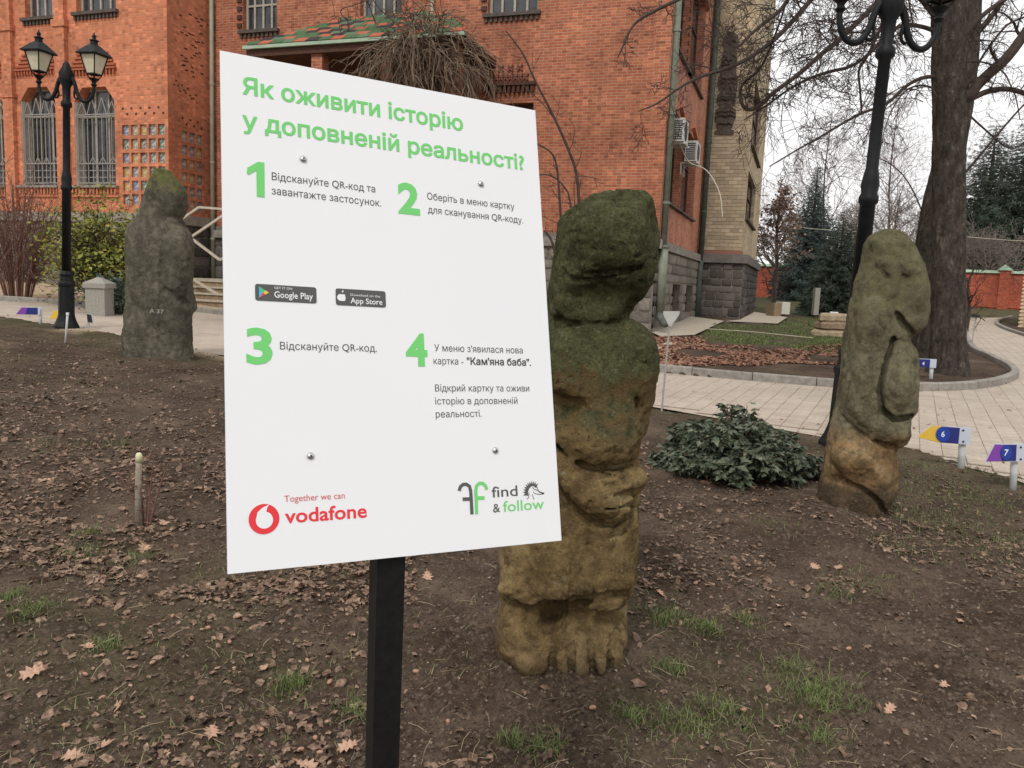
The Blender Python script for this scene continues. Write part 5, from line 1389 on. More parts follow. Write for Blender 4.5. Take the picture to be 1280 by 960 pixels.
# ================================================================ TREES AND SHRUBS
class Brush:
    """grows tapering, forking twigs"""
    def __init__(s, seed): s.r = random.Random(seed); s.mb = MB(); s.tips = []; s.n = 0
    def twig(s, p, d, L_, r0, lev, wander=.25, droop=0.0, kids=4, sides=None, spread=.8, kr=.55, kl=.6, rmin=.002, up=0.0):
        r = s.r; n = max(3, int(5 if lev > 0 else 3)); pts = [np.array(p, float)]; d = unit(d); st = L_/n; dirs = [d]
        for i in range(n):
            d = unit(d + np.array([r.gauss(0, wander), r.gauss(0, wander), r.gauss(0, wander)]) + np.array([0, 0, -droop+up]))
            pts.append(pts[-1]+d*st); dirs.append(d)
        rad = np.linspace(r0, max(rmin, r0*.35), n+1)
        s.mb.tube(pts, rad, sides or (6 if r0 > .03 else 4 if r0 > .01 else 3), caps=False); s.n += 1
        s.tips.append((pts[-1], d))
        if lev > 0:
            for k in range(kids):
                t_ = r.uniform(.2, 1.0); i = min(n-1, int(t_*n)); f_ = t_*n-i; q = pts[i]*(1-f_)+pts[i+1]*f_
                side = np.array([r.gauss(0, 1), r.gauss(0, 1), r.gauss(0, 1)]); side = unit(side-dirs[i]*(side@dirs[i]))
                s.twig(q, dirs[i]*(1-spread*.5)+side*spread, L_*kl*r.uniform(.6, 1.2), max(rmin, (r0*(1-.6*t_))*kr), lev-1, wander, droop, kids, None, spread, kr, kl, rmin, up)
    def along(s, pts, r0, r1, lev, every, L_, droop=0.0, up=0.0, wander=.3, kids=4, spread=.9, sides=8, kr=.32, grow=True, rmin=.002, start=.1):
        pts = [np.array(p, float) for p in smooth_line(pts)]; rad = np.linspace(r0, r1, len(pts)); s.mb.tube(pts, rad, sides, caps=False)
        seg = [np.linalg.norm(b-a) for a, b in zip(pts[:-1], pts[1:])]; tot = sum(seg); q = tot*start
        while q < tot:
            a = 0; i = 0
            while i < len(seg)-1 and a+seg[i] < q: a += seg[i]; i += 1
            f_ = (q-a)/max(seg[i], 1e-6); p = pts[i]*(1-f_)+pts[i+1]*f_; d = unit(pts[i+1]-pts[i])
            side = np.array([s.r.gauss(0, 1), s.r.gauss(0, .7), s.r.gauss(0, 1)]); side = unit(side-d*(side@d)); rr = rad[i]
            if grow: s.twig(p, d*.5+side*spread, L_*s.r.uniform(.5, 1.2)*(1-.4*q/tot), max(rmin, rr*kr), lev, wander, droop, kids, up=up, rmin=rmin)
            q += every*s.r.uniform(.6, 1.4)
def trunk_mesh(pts, rad, n=40, seg=90, amp=.035, seed=0, flare=.35, flare_h=.5):
    pts = [np.array(p, float) for p in smooth_line(pts)]; P = np.array(pts); L_ = np.concatenate([[0], np.cumsum(np.linalg.norm(np.diff(P, axis=0), axis=1))])
    rr = np.interp(np.linspace(0, 1, len(P)), np.linspace(0, 1, len(rad)), rad); q = np.linspace(0, L_[-1], seg)
    C_ = np.stack([np.interp(q, L_, P[:, k]) for k in range(3)], 1); Rr = np.interp(q, L_, rr); ang = np.arange(n)/n*2*math.pi
    A, Q = np.meshgrid(ang, q); ca_, sa_ = np.cos(A), np.sin(A)
    fl = 1+flare*np.exp(-Q/flare_h)*(1+.35*np.sin(5*A+seed))
    ridge = 1+amp*(np.abs(fbm(ca_*3.2+seed, sa_*3.2, Q*1.1, 3, 70+seed))*1.6-.5) + amp*.9*fbm(ca_*9, sa_*9, Q*5, 2, 80+seed) + .045*fbm(ca_*1.1, sa_*1.1, Q*.9, 2, 90+seed)
    rad_ = Rr[:, None]*fl*ridge
    v = np.stack([C_[:, None, 0]+rad_*ca_, C_[:, None, 1]+rad_*sa_, C_[:, None, 2]+0*rad_], -1).reshape(-1, 3)
    i = np.arange(seg*n).reshape(seg, n); f = np.stack([i[:-1], np.roll(i, -1, 1)[:-1], np.roll(i, -1, 1)[1:], i[1:]], -1).reshape(-1, 4)
    return v, f
def add_trunk(th, pts, rad, m, name='trunk', **k):
    v, f = trunk_mesh(pts, rad, **k); mi = np.array(XF[th.name].inverted()); v = v @ mi[:3, :3].T + mi[:3, 3]
    return mesh_np(name, v, f, m, th)
def leaves(name, pts, size, m, parent, seed=0, up=.3, asp=.5, jit=.4, kind='stuff', dirs=None, world=True):
    """one small folded leaf (4 triangles) at every point"""
    g = np.random.default_rng(seed); P = np.asarray(pts, float); n = len(P)
    d = g.normal(size=(n, 3)) if dirs is None else np.asarray(dirs)+g.normal(size=(n, 3))*jit; d[:, 2] *= .6; d /= np.linalg.norm(d, axis=1)[:, None]
    nn = g.normal(size=(n, 3))+np.array([0, 0, up*4]); nn -= d*(nn*d).sum(1)[:, None]; nn /= np.linalg.norm(nn, axis=1)[:, None]; b = np.cross(d, nn)
    s = (size*g.uniform(.55, 1.35, n))[:, None]
    v = np.stack([P, P+d*s*.45+b*s*asp*.5+nn*s*.10, P+d*s*.5, P+d*s*.45-b*s*asp*.5+nn*s*.10, P+d*s-nn*s*.12], 1).reshape(-1, 3)
    k = np.arange(n)[:, None]*5; f = np.concatenate([k+np.array([[0, 2, 1]]), k+np.array([[0, 3, 2]]), k+np.array([[1, 2, 4]]), k+np.array([[2, 3, 4]])])
    if world and parent is not None: mi = np.array(XF[parent.name].inverted()); v = v @ mi[:3, :3].T + mi[:3, 3]
    o = mesh_np(name, v, f, m, parent, smooth=False)
    if kind: o['kind'] = kind
    return o
def AT(Y0, *pts): return [at(x, y, Y0 if len(p_) == 0 else p_[0]) for x, y, *p_ in pts]
# ---- the big bare tree on the right
YT = 14.6
tb = at(1187, 462, YT); tb[2] = float(H(tb[0], tb[1]))
tree = thing('bare_tree', 'large bare tree with rough dark bark and wide limbs on the kerbed island', 'tree', tb)
add_trunk(tree, [tb-(0, 0, .2)]+AT(YT, (1186, 430), (1186, 340), (1186, 200), (1187, 90), (1184, -20), (1176, -160), (1165, -330)), [.40, .29, .27, .262, .272, .26, .21, .10], M['bark'], n=64, seg=190, amp=.05, seed=1, flare=.22, flare_h=.35)
def limbs(th, Y0, specs, seed, m, name='limb', **kw):
    for k, (pts, r0, r1, lev, every, L_) in enumerate(specs):
        B = Brush(seed+k); B.along(AT(Y0, *pts), r0*.62, r1*.8, lev, every*.85, L_, **kw); B.mb.build(name, m, th, smooth=True, world=True)
kw = dict(droop=.04, wander=.24, kids=5, rmin=.0036, kr=.36)
limbs(tree, YT, [
    ([(1172, 95), (1151, 97), (1131, 108), (1109, 131, 14.0), (1077, 141, 13.6), (1055, 153, 13.3), (1026, 171, 13), (1000, 185, 12.8), (962, 208, 12.5)], .060, .010, 2, .35, .75),
    ([(1172, 112), (1150, 105), (1128, 114), (1108, 150), (1100, 190)], .035, .006, 2, .4, .6),
    ([(1172, 40), (1150, 32), (1120, 30, 14.2), (1074, 82, 13.6), (1028, 91, 13), (990, 108, 12.6), (960, 131, 12.3), (930, 150, 12)], .070, .010, 2, .28, .85),
    ([(1176, 30), (1130, -30, 14), (1080, 20, 13.3), (1045, 54, 13), (1028, 66, 12.8), (1000, 92, 12.5), (966, 116, 12.3), (948, 134, 12.1), (932, 139, 12), (924, 122, 12), (927, 104, 12), (950, 88, 12), (962, 62, 11.8), (974, 30, 11.5), (984, 0, 11.3)], .080, .012, 2, .28, .75),
    ([(1180, -60), (1110, -90, 13.6), (1030, -20, 12.6), (980, 40, 12), (945, 68, 11.6), (910, 86, 11.3), (875, 95, 11), (848, 110, 10.8), (822, 130, 10.7), (798, 139, 10.6)], .080, .008, 2, .26, .7),
    ([(1180, -90), (1100, -140, 13.6), (1020, -80, 12.6), (985, 5, 12), (960, 25, 11.8), (935, 45, 11.6), (922, 62, 11.5), (905, 50, 11.4), (893, 30, 11.3)], .075, .008, 2, .28, .7),
    ([(1180, -120), (1080, -170, 13.4), (960, -60, 12), (880, -15, 11.4), (820, 12, 11.2), (790, 30, 11.1), (778, 60, 11), (772, 72, 11)], .070, .007, 2, .35, .55),
    ([(1190, 118), (1212, 122), (1219, 109), (1236, 92), (1258, 74), (1280, 44), (1310, 0), (1330, -60)], .16, .10, 2, .6, .9),
    ([(1195, 124), (1206, 128), (1232, 114), (1258, 110), (1280, 116), (1310, 130), (1360, 140)], .085, .05, 2, .3, .8),
    ([(1196, 60), (1214, 33), (1236, 12), (1262, -4), (1300, -30)], .075, .04, 2, .3, .8),
    ([(1205, 108), (1216, 98), (1226, 72), (1251, 39), (1262, 28), (1290, 18)], .04, .02, 2, .3, .7),
    ([(1196, 78), (1230, 76), (1256, 90), (1262, 104), (1270, 120), (1275, 150)], .028, .01, 2, .3, .6),
    ([(1176, -40), (1150, -60), (1120, 0), (1098, 40, 13.8), (1085, 70), (1072, 86), (1075, 110), (1077, 140)], .06, .02, 2, .35, .6),
], 100, M['twig'], **kw)
# fine twig haze of the crown
B = Brush(5)
for k in range(60):
    p = at(B.r.uniform(960, 1160), B.r.uniform(-60, 130) if k % 3 else B.r.uniform(0, 60), B.r.uniform(11.5, 14))
    B.twig(p, (B.r.uniform(-1, .3), B.r.gauss(0, .5), B.r.uniform(-.6, .3)), B.r.uniform(.6, 1.3), .010, 2, .22, .05, 5, rmin=.0036)
B.mb.build('twigs', M['twig'], tree, world=True, kind='stuff')
# ---- leaning trunk behind it
YS = 17.5
ub = at(1157, 425, YS); ub[2] = float(H(ub[0], ub[1]))
t2 = thing('bare_tree', 'second bare tree leaning behind the large one, its dark trunk showing on both sides', 'tree', ub)
add_trunk(t2, [ub-(0, 0, .2)]+AT(YS, (1158, 400), (1160, 330), (1172, 250), (1192, 170), (1204, 90), (1210, 0), (1216, -120), (1220, -260)), [.36, .31, .30, .29, .28, .27, .24, .18, .09], M['bark'], n=36, seg=90, amp=.04, seed=4, flare=.2)
limbs(t2, YS, [([(1206, 60), (1240, 20), (1262, -10), (1280, -60)], .10, .05, 2, .5, 1.1), ([(1170, 260), (1220, 200), (1262, 150), (1290, 120)], .05, .02, 2, .4, 1.0),
    ([(1196, 130), (1240, 170), (1265, 190), (1290, 170)], .04, .015, 2, .35, .9), ([(1165, 300), (1140, 230), (1110, 200), (1080, 195)], .03, .01, 2, .4, .8)], 160, M['twig'], droop=0.0, wander=.3, kids=5)

# ---- conifers
def spruce(base, h, w, m, label, seed, name='spruce_tree', clump=.20, dens=1.0, bare=.04, shape=.85, droop=.25, grp=None):
    g = np.random.default_rng(seed); r_ = thing(name, label, 'spruce tree', base, group=grp)
    mb = MB(); mb.tube([(0, 0, -.2), (0, 0, h*.5), (0, 0, h)], [w*.045, w*.03, .01], 8); mb.build('trunk', M['bark_far'], r_)
    V, N = [], 0; Pn, Dn = [], []; bb = MB()
    z = h*bare
    while z < h*.985:
        f = (z-h*bare)/(h*(1-bare)); Lr = w/2*(1-f)**shape*g.uniform(.75, 1.12)+.05
        nb = max(4, int(9*(1-f)+4)); a0 = g.uniform(0, 6.28)
        for k in range(nb):
            a = a0+k/nb*6.283+g.uniform(-.25, .25); L_ = Lr*g.uniform(.65, 1.12); dz = -droop*L_*(1-f*.7); d = np.array([math.cos(a), math.sin(a), 0])
            m_ = max(3, int(L_/clump*2.4*dens)); 
            tt = np.linspace(.12, 1, m_)
            for t_ in tt:
                p = d*L_*t_+np.array([0, 0, z+dz*t_+.16*L_*t_**3]); wd = clump*(.65+.9*(1-t_))*1.2
                for q in range(2):
                    off = np.array([-d[1], d[0], 0])*g.uniform(-1, 1)*wd*.75+np.array([0, 0, g.uniform(-.3, .15)*clump]); off = off*(1-.55*f); Pn.append(p+off); Dn.append(d*.9+off*1.5+np.array([0, 0, g.uniform(-.35, .1)]))
            if L_ > .5: bb.tube([(0, 0, z), tuple(d*L_*.5+np.array([0, 0, z+dz*.5])), tuple(d*L_*.9+np.array([0, 0, z+dz*.9+.1*L_]))], [.03, .02, .008], 3, caps=False)
        z += max(.10, h*.028*(1-.45*f))
    bb.build('branches', M['bark_far'], r_, kind='stuff')
    # each spray: three thin blades
    P = np.array(Pn); D = np.array(Dn); P3 = np.repeat(P, 7, 0)+g.normal(size=(len(P)*7, 3))*clump*.22*np.clip(1.25-np.repeat(P[:, 2:3], 7, 0)/h, .25, 1); D3 = np.repeat(D, 7, 0)+g.normal(size=(len(P)*7, 3))*.4
    leaves('crown', P3, clump*.95*np.clip(1.3-P3[:, 2]/h, .3, 1), m, r_, seed, up=.5, asp=.15, jit=0, dirs=D3, kind=None, world=False)
    return r_
def far(px, py, Y): p = at(px, py, Y); p[2] = float(H(p[0], p[1]))-.05; return p
def hgt(px, top, Y): b_ = far(px, 380, Y); return float(at(px, top, Y)[2]-b_[2])
spruce(far(1008, 380, 50), hgt(1006, 206, 50), 4.6, M['needle_blue'], 'tall bluish spruce rising behind the dark spruce, tip above the brick fence', 1, clump=.34, dens=.8)
spruce(far(1044, 392, 33), hgt(1040, 262, 33), 3.0, M['needle'], 'short dark green spruce standing in front of the brick fence left of the lamp post', 2, clump=.2, dens=1.0, shape=.6)
spruce(far(1222, 370, 58), hgt(1216, 152, 58), 8.5, M['needle'], 'tall dark spruce beyond the fence, just right of the large bare tree trunk', 3, clump=.5, dens=.8, shape=.6, grp='spruces beyond the fence')
spruce(far(1262, 370, 56), hgt(1258, 148, 56), 9.5, M['needle'], 'tallest dark spruce beyond the fence near the right edge', 4, clump=.5, dens=.8, shape=.62, grp='spruces beyond the fence')
spruce(far(1305, 370, 60), hgt(1300, 160, 60), 9.5, M['needle'], 'dark spruce beyond the fence cut by the right edge of the picture', 5, clump=.5, dens=.7, shape=.6, grp='spruces beyond the fence')
# ---- far bare trees
def bare(px, top, Y, w, label, seed, m=None, nb=26, r0=.16, leafm=None, nleaf=0, fork=.25, lev=3, thin=.009):
    b_ = far(px, 380, Y); h = float(at(px, top, Y)[2]-b_[2]); th = thing('bare_tree', label, 'tree', b_)
    mb = MB(); pts = smooth_line([(0, 0, -.2), (w*.02, 0, h*.3), (-w*.02, .1, h*.6), (0, 0, h*.97)]); mb.tube(pts, np.linspace(r0, r0*.15, len(pts)), 8); mb.build('trunk', M['bark_far'], th, smooth=True)
    B = Brush(seed)
    for k in range(nb):
        f = fork+(1-fork)*k/nb; a = B.r.uniform(0, 6.28); e = B.r.uniform(.5, 1.3); L_ = w*.38*(1.25-f)
        B.twig((0, 0, h*f*.93), (math.cos(a), math.sin(a), e), L_, r0*.42*(1.1-f)+.01, lev, .2, 0, 4, kr=.6, kl=.62, rmin=thin, spread=.75, up=.06)
    B.mb.build('crown', m or M['twig_far'], th)
    if nleaf:
        P = [t_[0]+np.array([B.r.gauss(0, .12) for _ in range(3)]) for t_ in B.tips for _ in range(nleaf)]
        leaves('leaves', P, .16, leafm, th, seed, asp=.7, world=False)
    return th
bare(966, 232, 44, 5.0, 'tree with russet dry leaves beside the pale tower, in front of the fence', 11, nb=22, leafm=M['leaf_brown'], nleaf=1)
bare(992, 262, 60, 7, 'pale bare tree beyond the fence left of the lamp post', 12, nb=18)
bare(1064, 248, 66, 9, 'pale bare tree beyond the fence just left of the side view statue head', 13, nb=26)
bare(1112, 236, 70, 10, 'wide pale bare tree beyond the fence above the side view statue', 14, nb=28)
bare(1142, 262, 62, 7, 'pale bare tree beyond the fence between statue head and large trunk', 15, nb=20)
bare(1232, 300, 51, 9, 'bushy bare tree behind the red fence, under the dark spruces', 16, nb=30)
bare(1020, 130, 80, 16, 'tall faint bare tree far behind the fence, left of the lamp post', 17, nb=30)
bare(1100, 110, 84, 17, 'tall faint bare tree far behind the fence, right of the lamp post', 18, nb=30)
def small_bare(px, py, Y, h, label, seed):
    b_ = far(px, py, Y); th = thing('bare_sapling', label, 'young tree', b_); B = Brush(seed)
    B.along([b_, b_+(.05, 0, h*.35), b_+(-.1, .1, h*.7), b_+(.1, 0, h)], .07, .02, 2, .22, h*.5, up=.06, wander=.22, kids=4, kr=.6, rmin=.006, start=.25); B.mb.build('trunk', M['twig'], th, world=True)
small_bare(966, 388, 36, 2.2, 'small bare tree on the lawn just right of the pale tower', 31)
small_bare(1207, 420, 27, 2.3, 'small bare tree on the island right behind the large trunk', 32)
# ---- red brick fence with green coping and pillars
YF = 53.0
fl, fr_ = at(900, 350, YF+2), at(1420, 375, YF-6)
fd = unit((fr_-fl)*(1, 1, 0)); LF = float(np.linalg.norm((fr_-fl)[:2])); fz = 1.1
fence = thing('brick_fence', 'long red brick fence with pale green coping and pyramid capped pillars behind the lawn', 'fence', (fl[0], fl[1], fz), math.atan2(fd[1], fd[0]))
ztF = float(at(970, 331, YF+1)[2])-fz
mb = MB(); mb.box((0, 0, -.4), (LF, .35, ztF-.12)); mb.build('fence_wall', M['brick_fence'], fence)
mb = MB(); mb.box((0, -.05, .1), (LF, -.0, .38)); mb.build('fence_base', M['brick_fence'], fence)
mb = MB(); mb.prism([(-.12, 0), (.47, 0), (.175, .17)], (0, 0, ztF-.12), (0, 1, 0), (0, 0, 1), (1, 0, 0), LF); mb.build('coping', M['coping_green'], fence)
p_u = float((at(1257, 350, YF-4)-fl)[:2] @ fd[:2]); n_ = -2
for k in range(-8, 3):
    u_ = p_u+k*3.9
    if u_ < 0 or u_ > LF-.5: continue
    mb = MB(); mb.box((u_-.3, -.12, -.4), (u_+.3, .47, ztF+.05)); pl_ = mb.build('pillar', M['brick_fence'], fence)
    mb = MB(); mb.lathe([(.50, ztF+.05), (.50, ztF+.11), (.02, ztF+.42)], (u_, .175, 0), 4, R(45)); mb.build('pillar_cap', M['coping_green'], pl_)
# ---- outbuilding at the right edge
ob = at(1275, 400, 31.0); ob[2] = float(H(ob[0], ob[1]))-.1
shed = thing('outbuilding', 'peach coloured outbuilding with grey door at the right edge', 'building', ob, R(-36))
hz = float(at(1275, 290, 31.0)[2]-ob[2])
tbox((0, 0, 0), (6, 8, hz), 'wall', simple('peach_plaster', (.62, .42, .26), (.52, .34, .20), 4), shed)
tbox((.18, -.06, 0), (1.5, -.002, hz*.52), 'door', simple('grey_door_paint', (.22, .24, .27), (.28, .30, .33), 3), shed)
mb = MB(); mb.add([(-.2, -.45, hz-.05), (6.5, -.45, hz-.05), (6.5, 4, hz+1.3), (-.2, 4, hz+1.3), (-.2, -.45, hz+.07), (6.5, -.45, hz+.07), (6.5, 4, hz+1.42), (-.2, 4, hz+1.42)], [(0, 3, 2, 1), (4, 5, 6, 7), (0, 1, 5, 4), (1, 2, 6, 5), (2, 3, 7, 6), (3, 0, 4, 7)])
mb.build('roof', simple('grey_roof_sheet', (.25, .27, .26), None), shed)
mb = MB()
for k in range(26): mb.box((-.045, -.03, .1+k*hz/26.), (.10, .0, .1+k*hz/26.+hz/52.))
mb.build('quoins', simple('pale_quoin', (.66, .52, .36), None), shed, kind='stuff')

# ---- shrubs in front of the building
def stem_bush(name, label, px, py, Y, w, h, nst, m, seed, lev=1, leafm=None, nleaf=0, lsize=.06, L1=.4, cat='shrub', rs=.012, rmin=.003):
    b_ = ground(px, py) if Y is None else far(px, py, Y); th = thing(name, label, cat, b_); B = Brush(seed)
    for k in range(nst):
        a = B.r.uniform(0, 6.28); q = math.sqrt(B.r.random()); tp_ = np.array([math.cos(a)*q*w/2, math.sin(a)*q*w/2*.7, h*B.r.uniform(.6, 1)*(1-.25*q)])
        b0 = np.array([tp_[0]*.25, tp_[1]*.25, -.03]); md = b0*.55+tp_*.45+np.array([-tp_[0]*.14, -tp_[1]*.14, 0])
        B.along([b0, md, tp_], rs, rmin*1.3, lev, h*.13, L1*h, up=.12, wander=.2, kids=2, sides=3, kr=.5, rmin=rmin, start=.25)
    B.mb.build('stems', m, th)
    if leafm:
        P = []
        for q, d in B.tips:
            for _ in range(nleaf): P.append(q+np.array([B.r.gauss(0, lsize*1.2) for _ in range(3)]))
        leaves('foliage', P, lsize, leafm, th, seed, asp=.6, world=False)
    return th
stem_bush('bare_shrub', 'reddish bare shrub with many upright twigs at the left edge before the wing', 22, 362, 19.5, 2.6, 3.3, 80, M['twig_red'], 41, 1, rs=.013, rmin=.005)
stem_bush('leafy_shrub', 'yellow green leafy shrub behind the lamp and beside the grey left statue', 128, 372, 18.6, 2.0, 2.5, 60, M['twig'], 42, 1, M['leaf_yellowgreen'], 6, .11, L1=.35, rs=.014, rmin=.005)
stem_bush('leafy_shrub', 'low dark evergreen tuft at the foot of the yellow green shrub', 140, 382, 17.6, 1.1, .75, 50, M['twig'], 43, 1, M['needle'], 6, .08, rs=.01)
gb = far(125, 384, 17.0)
bol = thing('stone_bollard', 'short square grey stone bollard with pyramid cap beside the kerb', 'bollard', gb)
hb_ = float(at(125, 360, 17.0)[2]-gb[2])
tbox((-.2, -.2, -.1), (.2, .2, hb_), 'shaft', M['granite'], bol); mb = MB(); mb.lathe([(.33, hb_), (.33, hb_+.1), (.05, hb_+.22)], n=4, rot=R(45)); mb.build('cap', M['granite'], bol)
# low stone edging behind
# ---- creeper and young tree on the facade
def facade_pt(px, py, v): a, b_ = FU(px, py, v); return B0+BT*a+BS*v+np.array([0, 0, b_])
vb = facade_pt(535, 300, -2.2); vb[2] = float(H(vb[0], vb[1]))
vine = thing('hanging_creeper', 'dense mass of dry brown creeper hanging over the end of the porch', 'creeper', vb)
B = Brush(51)
for k in range(430):
    px = B.r.gauss(532, 25); py = 30+abs(px-526)*.5+B.r.uniform(-4, 44)
    if px > 588 or px < 470: continue
    p = facade_pt(px, py, -2.35+B.r.uniform(-.5, 1.6)); d = np.array([(px-525)*.012+B.r.gauss(0, .3), B.r.gauss(-.2, .3), B.r.uniform(-.3, .4)])
    B.twig(p, d*np.array([.6, .6, 1]), B.r.uniform(.8, 2.0), .017, 1, .22, .42, 2, kr=.7, kl=.45, rmin=.008, sides=4)
for k in range(26):
    a = facade_pt(B.r.uniform(490, 575), 60, -1.9); b_ = vb+BT*B.r.uniform(-1.4, 1.2)+np.array([0, 0, -.1]); B.along([a, (a+b_)/2+BT*B.r.gauss(0, .4), b_], .02, .03, 1, .9, .8, droop=.2, rmin=.008)
B.mb.build('stems', M['vine'], vine, world=True)
B = Brush(53)
for pts in ([(425, 60), (440, 30), (420, 12), (450, 5), (470, -10)], [(470, 30), (455, -10)], [(500, 34), (470, 8), (456, -20)]):
    B.along([facade_pt(x_, y_, -1.7) for x_, y_ in pts], .02, .008, 1, .35, .7, rmin=.007)
B.mb.build('creeper_shoots', M['twig'], vine, world=True)
yb = at(716, 330, 15.5); yb[2] = float(H(yb[0], yb[1]))
yt = thing('bare_sapling', 'thin bare young tree with slanting stems against the facade above the statue', 'young tree', yb)
for k, (pts, r0, r1) in enumerate((
    ([(722, 420), (723, 300), (724, 222), (706, 175), (687, 135), (668, 100), (656, 70), (640, 48), (632, 38)], .05, .012),
    ([(704, 420), (702, 290), (699, 240), (696, 205), (690, 190), (672, 180), (655, 172)], .04, .014),
    ([(719, 400), (716, 250), (700, 225), (680, 216), (664, 224)], .03, .010),
    ([(722, 290), (716, 232), (722, 219), (735, 221), (750, 224)], .016, .006), ([(710, 190), (716, 180), (719, 160), (712, 148)], .012, .005),
    ([(700, 160), (680, 130), (655, 108), (630, 84), (612, 78)], .014, .005), ([(694, 318), (690, 300), (680, 288)], .04, .02))):
    B = Brush(60+k); B.along(AT(15.5, *pts), r0*.7, r1*.8, 1, .4, .55, wander=.2, kids=2, rmin=.005, up=.08, start=.35); B.mb.build('stem', M['twig'], yt, smooth=True, world=True)

# ---- the dark peony-like bush between the statues
pb_ = ground(918, 592)
peo = thing('leafy_bush', 'low spreading dark green leafy bush between the two nearest statues', 'bush', pb_)
B = Brush(71); PL_, PD_ = [], []
Yb = pb_[1]; sc_ = (at(1000, 560, Yb)-at(900, 560, Yb))[0]/100
for k in range(330):
    u_ = B.r.uniform(-1, 1); wv = B.r.uniform(-1, 1)
    if u_*u_+wv*wv > 1: continue
    topy = (1-abs(u_)**2.2)*.50*(1.0+.22*math.sin(u_*9+1)) + (.16 if -.45 < u_ < -.2 else .08 if .3 < u_ < .5 else 0)
    h = topy*B.r.uniform(.25, 1.0)*(1.3 if B.r.random() < .07 else 1)*math.sqrt(max(.05, 1-wv*wv*.8)); tp_ = np.array([u_*107*sc_, wv*.62, max(.06, h)])
    b0 = np.array([tp_[0]*.45, tp_[1]*.3, -.03]); pts = smooth_line([b0, (b0+tp_)/2+np.array([0, 0, .09]), tp_]); B.mb.tube(pts, np.linspace(.006, .0025, len(pts)), 3, caps=False)
    for j in range(2, len(pts)):
        for q in range(3):
            d = np.array([B.r.gauss(0, 1), B.r.gauss(0, 1), B.r.uniform(-.9, .25)]); d = unit(d)
            if B.r.random() < .25: continue
            for s_ in (-.8, 0, .8):          # leaves in threes
                c_, n2_ = math.cos(s_), math.sin(s_); dd_ = np.array([d[0]*c_-d[1]*n2_, d[0]*n2_+d[1]*c_, d[2]]); PL_.append(pts[j]+d*.035); PD_.append(dd_)
B.mb.build('stems', M['twig_red'], peo)
leaves('foliage', PL_, .072, M['leaf_dark'], peo, 9, up=.3, asp=.56, jit=.3, dirs=PD_, world=False)

# ---- cut stake with pale top and thin shoots, left
sb_ = ground(174, 661)
stk = thing('wooden_stake', 'short grey stake with a pale tip among thin bare shoots at left', 'stake', sb_)
hs = float(at(174, 566, sb_[1])[2]-sb_[2]); k_s = (at(184, 600, sb_[1])-at(174, 600, sb_[1]))[0]/10
mb = MB(); mb.tube([(0, 0, -.05), (-.003, 0, hs*.5), (.006, 0, hs*.88)], [4.6*k_s, 3.9*k_s, 3.7*k_s], 10); mb.build('shaft', simple('weathered_stake', (.20, .16, .12), (.33, .28, .22), 30, bump=.003), stk, smooth=True)
mb = MB(); mb.tube([(.006, 0, hs*.88), (.007, 0, hs*.97), (.004, 0, hs)], [4.3*k_s, 4.0*k_s, 2.2*k_s], 10); mb.build('tip', simple('pale_cut_wood', (.62, .60, .38), None), stk, smooth=True)
shr = thing('bare_shoots', 'few thin dark leafless shoots growing round the short grey stake', 'shrub', sb_+np.array([.03, .02, 0])); B = Brush(81)
for a, h in ((-.35, .35), (.12, .48), (.3, .42), (-.12, .38), (.02, .30)):
    B.along([(a*.06, 0, -.02), (a*.22, .02, h*.5), (a*.5, .0, h)], .007, .003, 1, .09, .14, rmin=.0022, up=.05, wander=.2, kids=1, sides=4)
B.mb.build('stems', M['twig_red'], shr)
# ---- thin rod with a triangular plastic tag
tb_ = ground(827, 512)
tag_ = thing('triangular_tag_rod', 'thin grey rod with a pale triangular plastic tag, right of the main statue', 'plant tag', tb_)
mb = MB(); mb.tube([ground(827, 512)-(0, 0, .1), at(838, 396, tb_[1])], .012, 8); mb.build('rod', M['rod'], tag_, world=True)
mb = MB(); P = [at(x_, y_, tb_[1]-.02) for x_, y_ in ((829, 389), (850, 389), (849, 393), (839, 408), (836, 408), (829, 393))]
mb.add(P + [p+np.array((0, -.006, 0)) for p in P], [tuple(range(6)), tuple(range(6, 12))[::-1]]+[(i, (i+1) % 6, 6+(i+1) % 6, 6+i) for i in range(6)]); mb.build('tag_plate', M['clear_tag'], tag_, world=True)

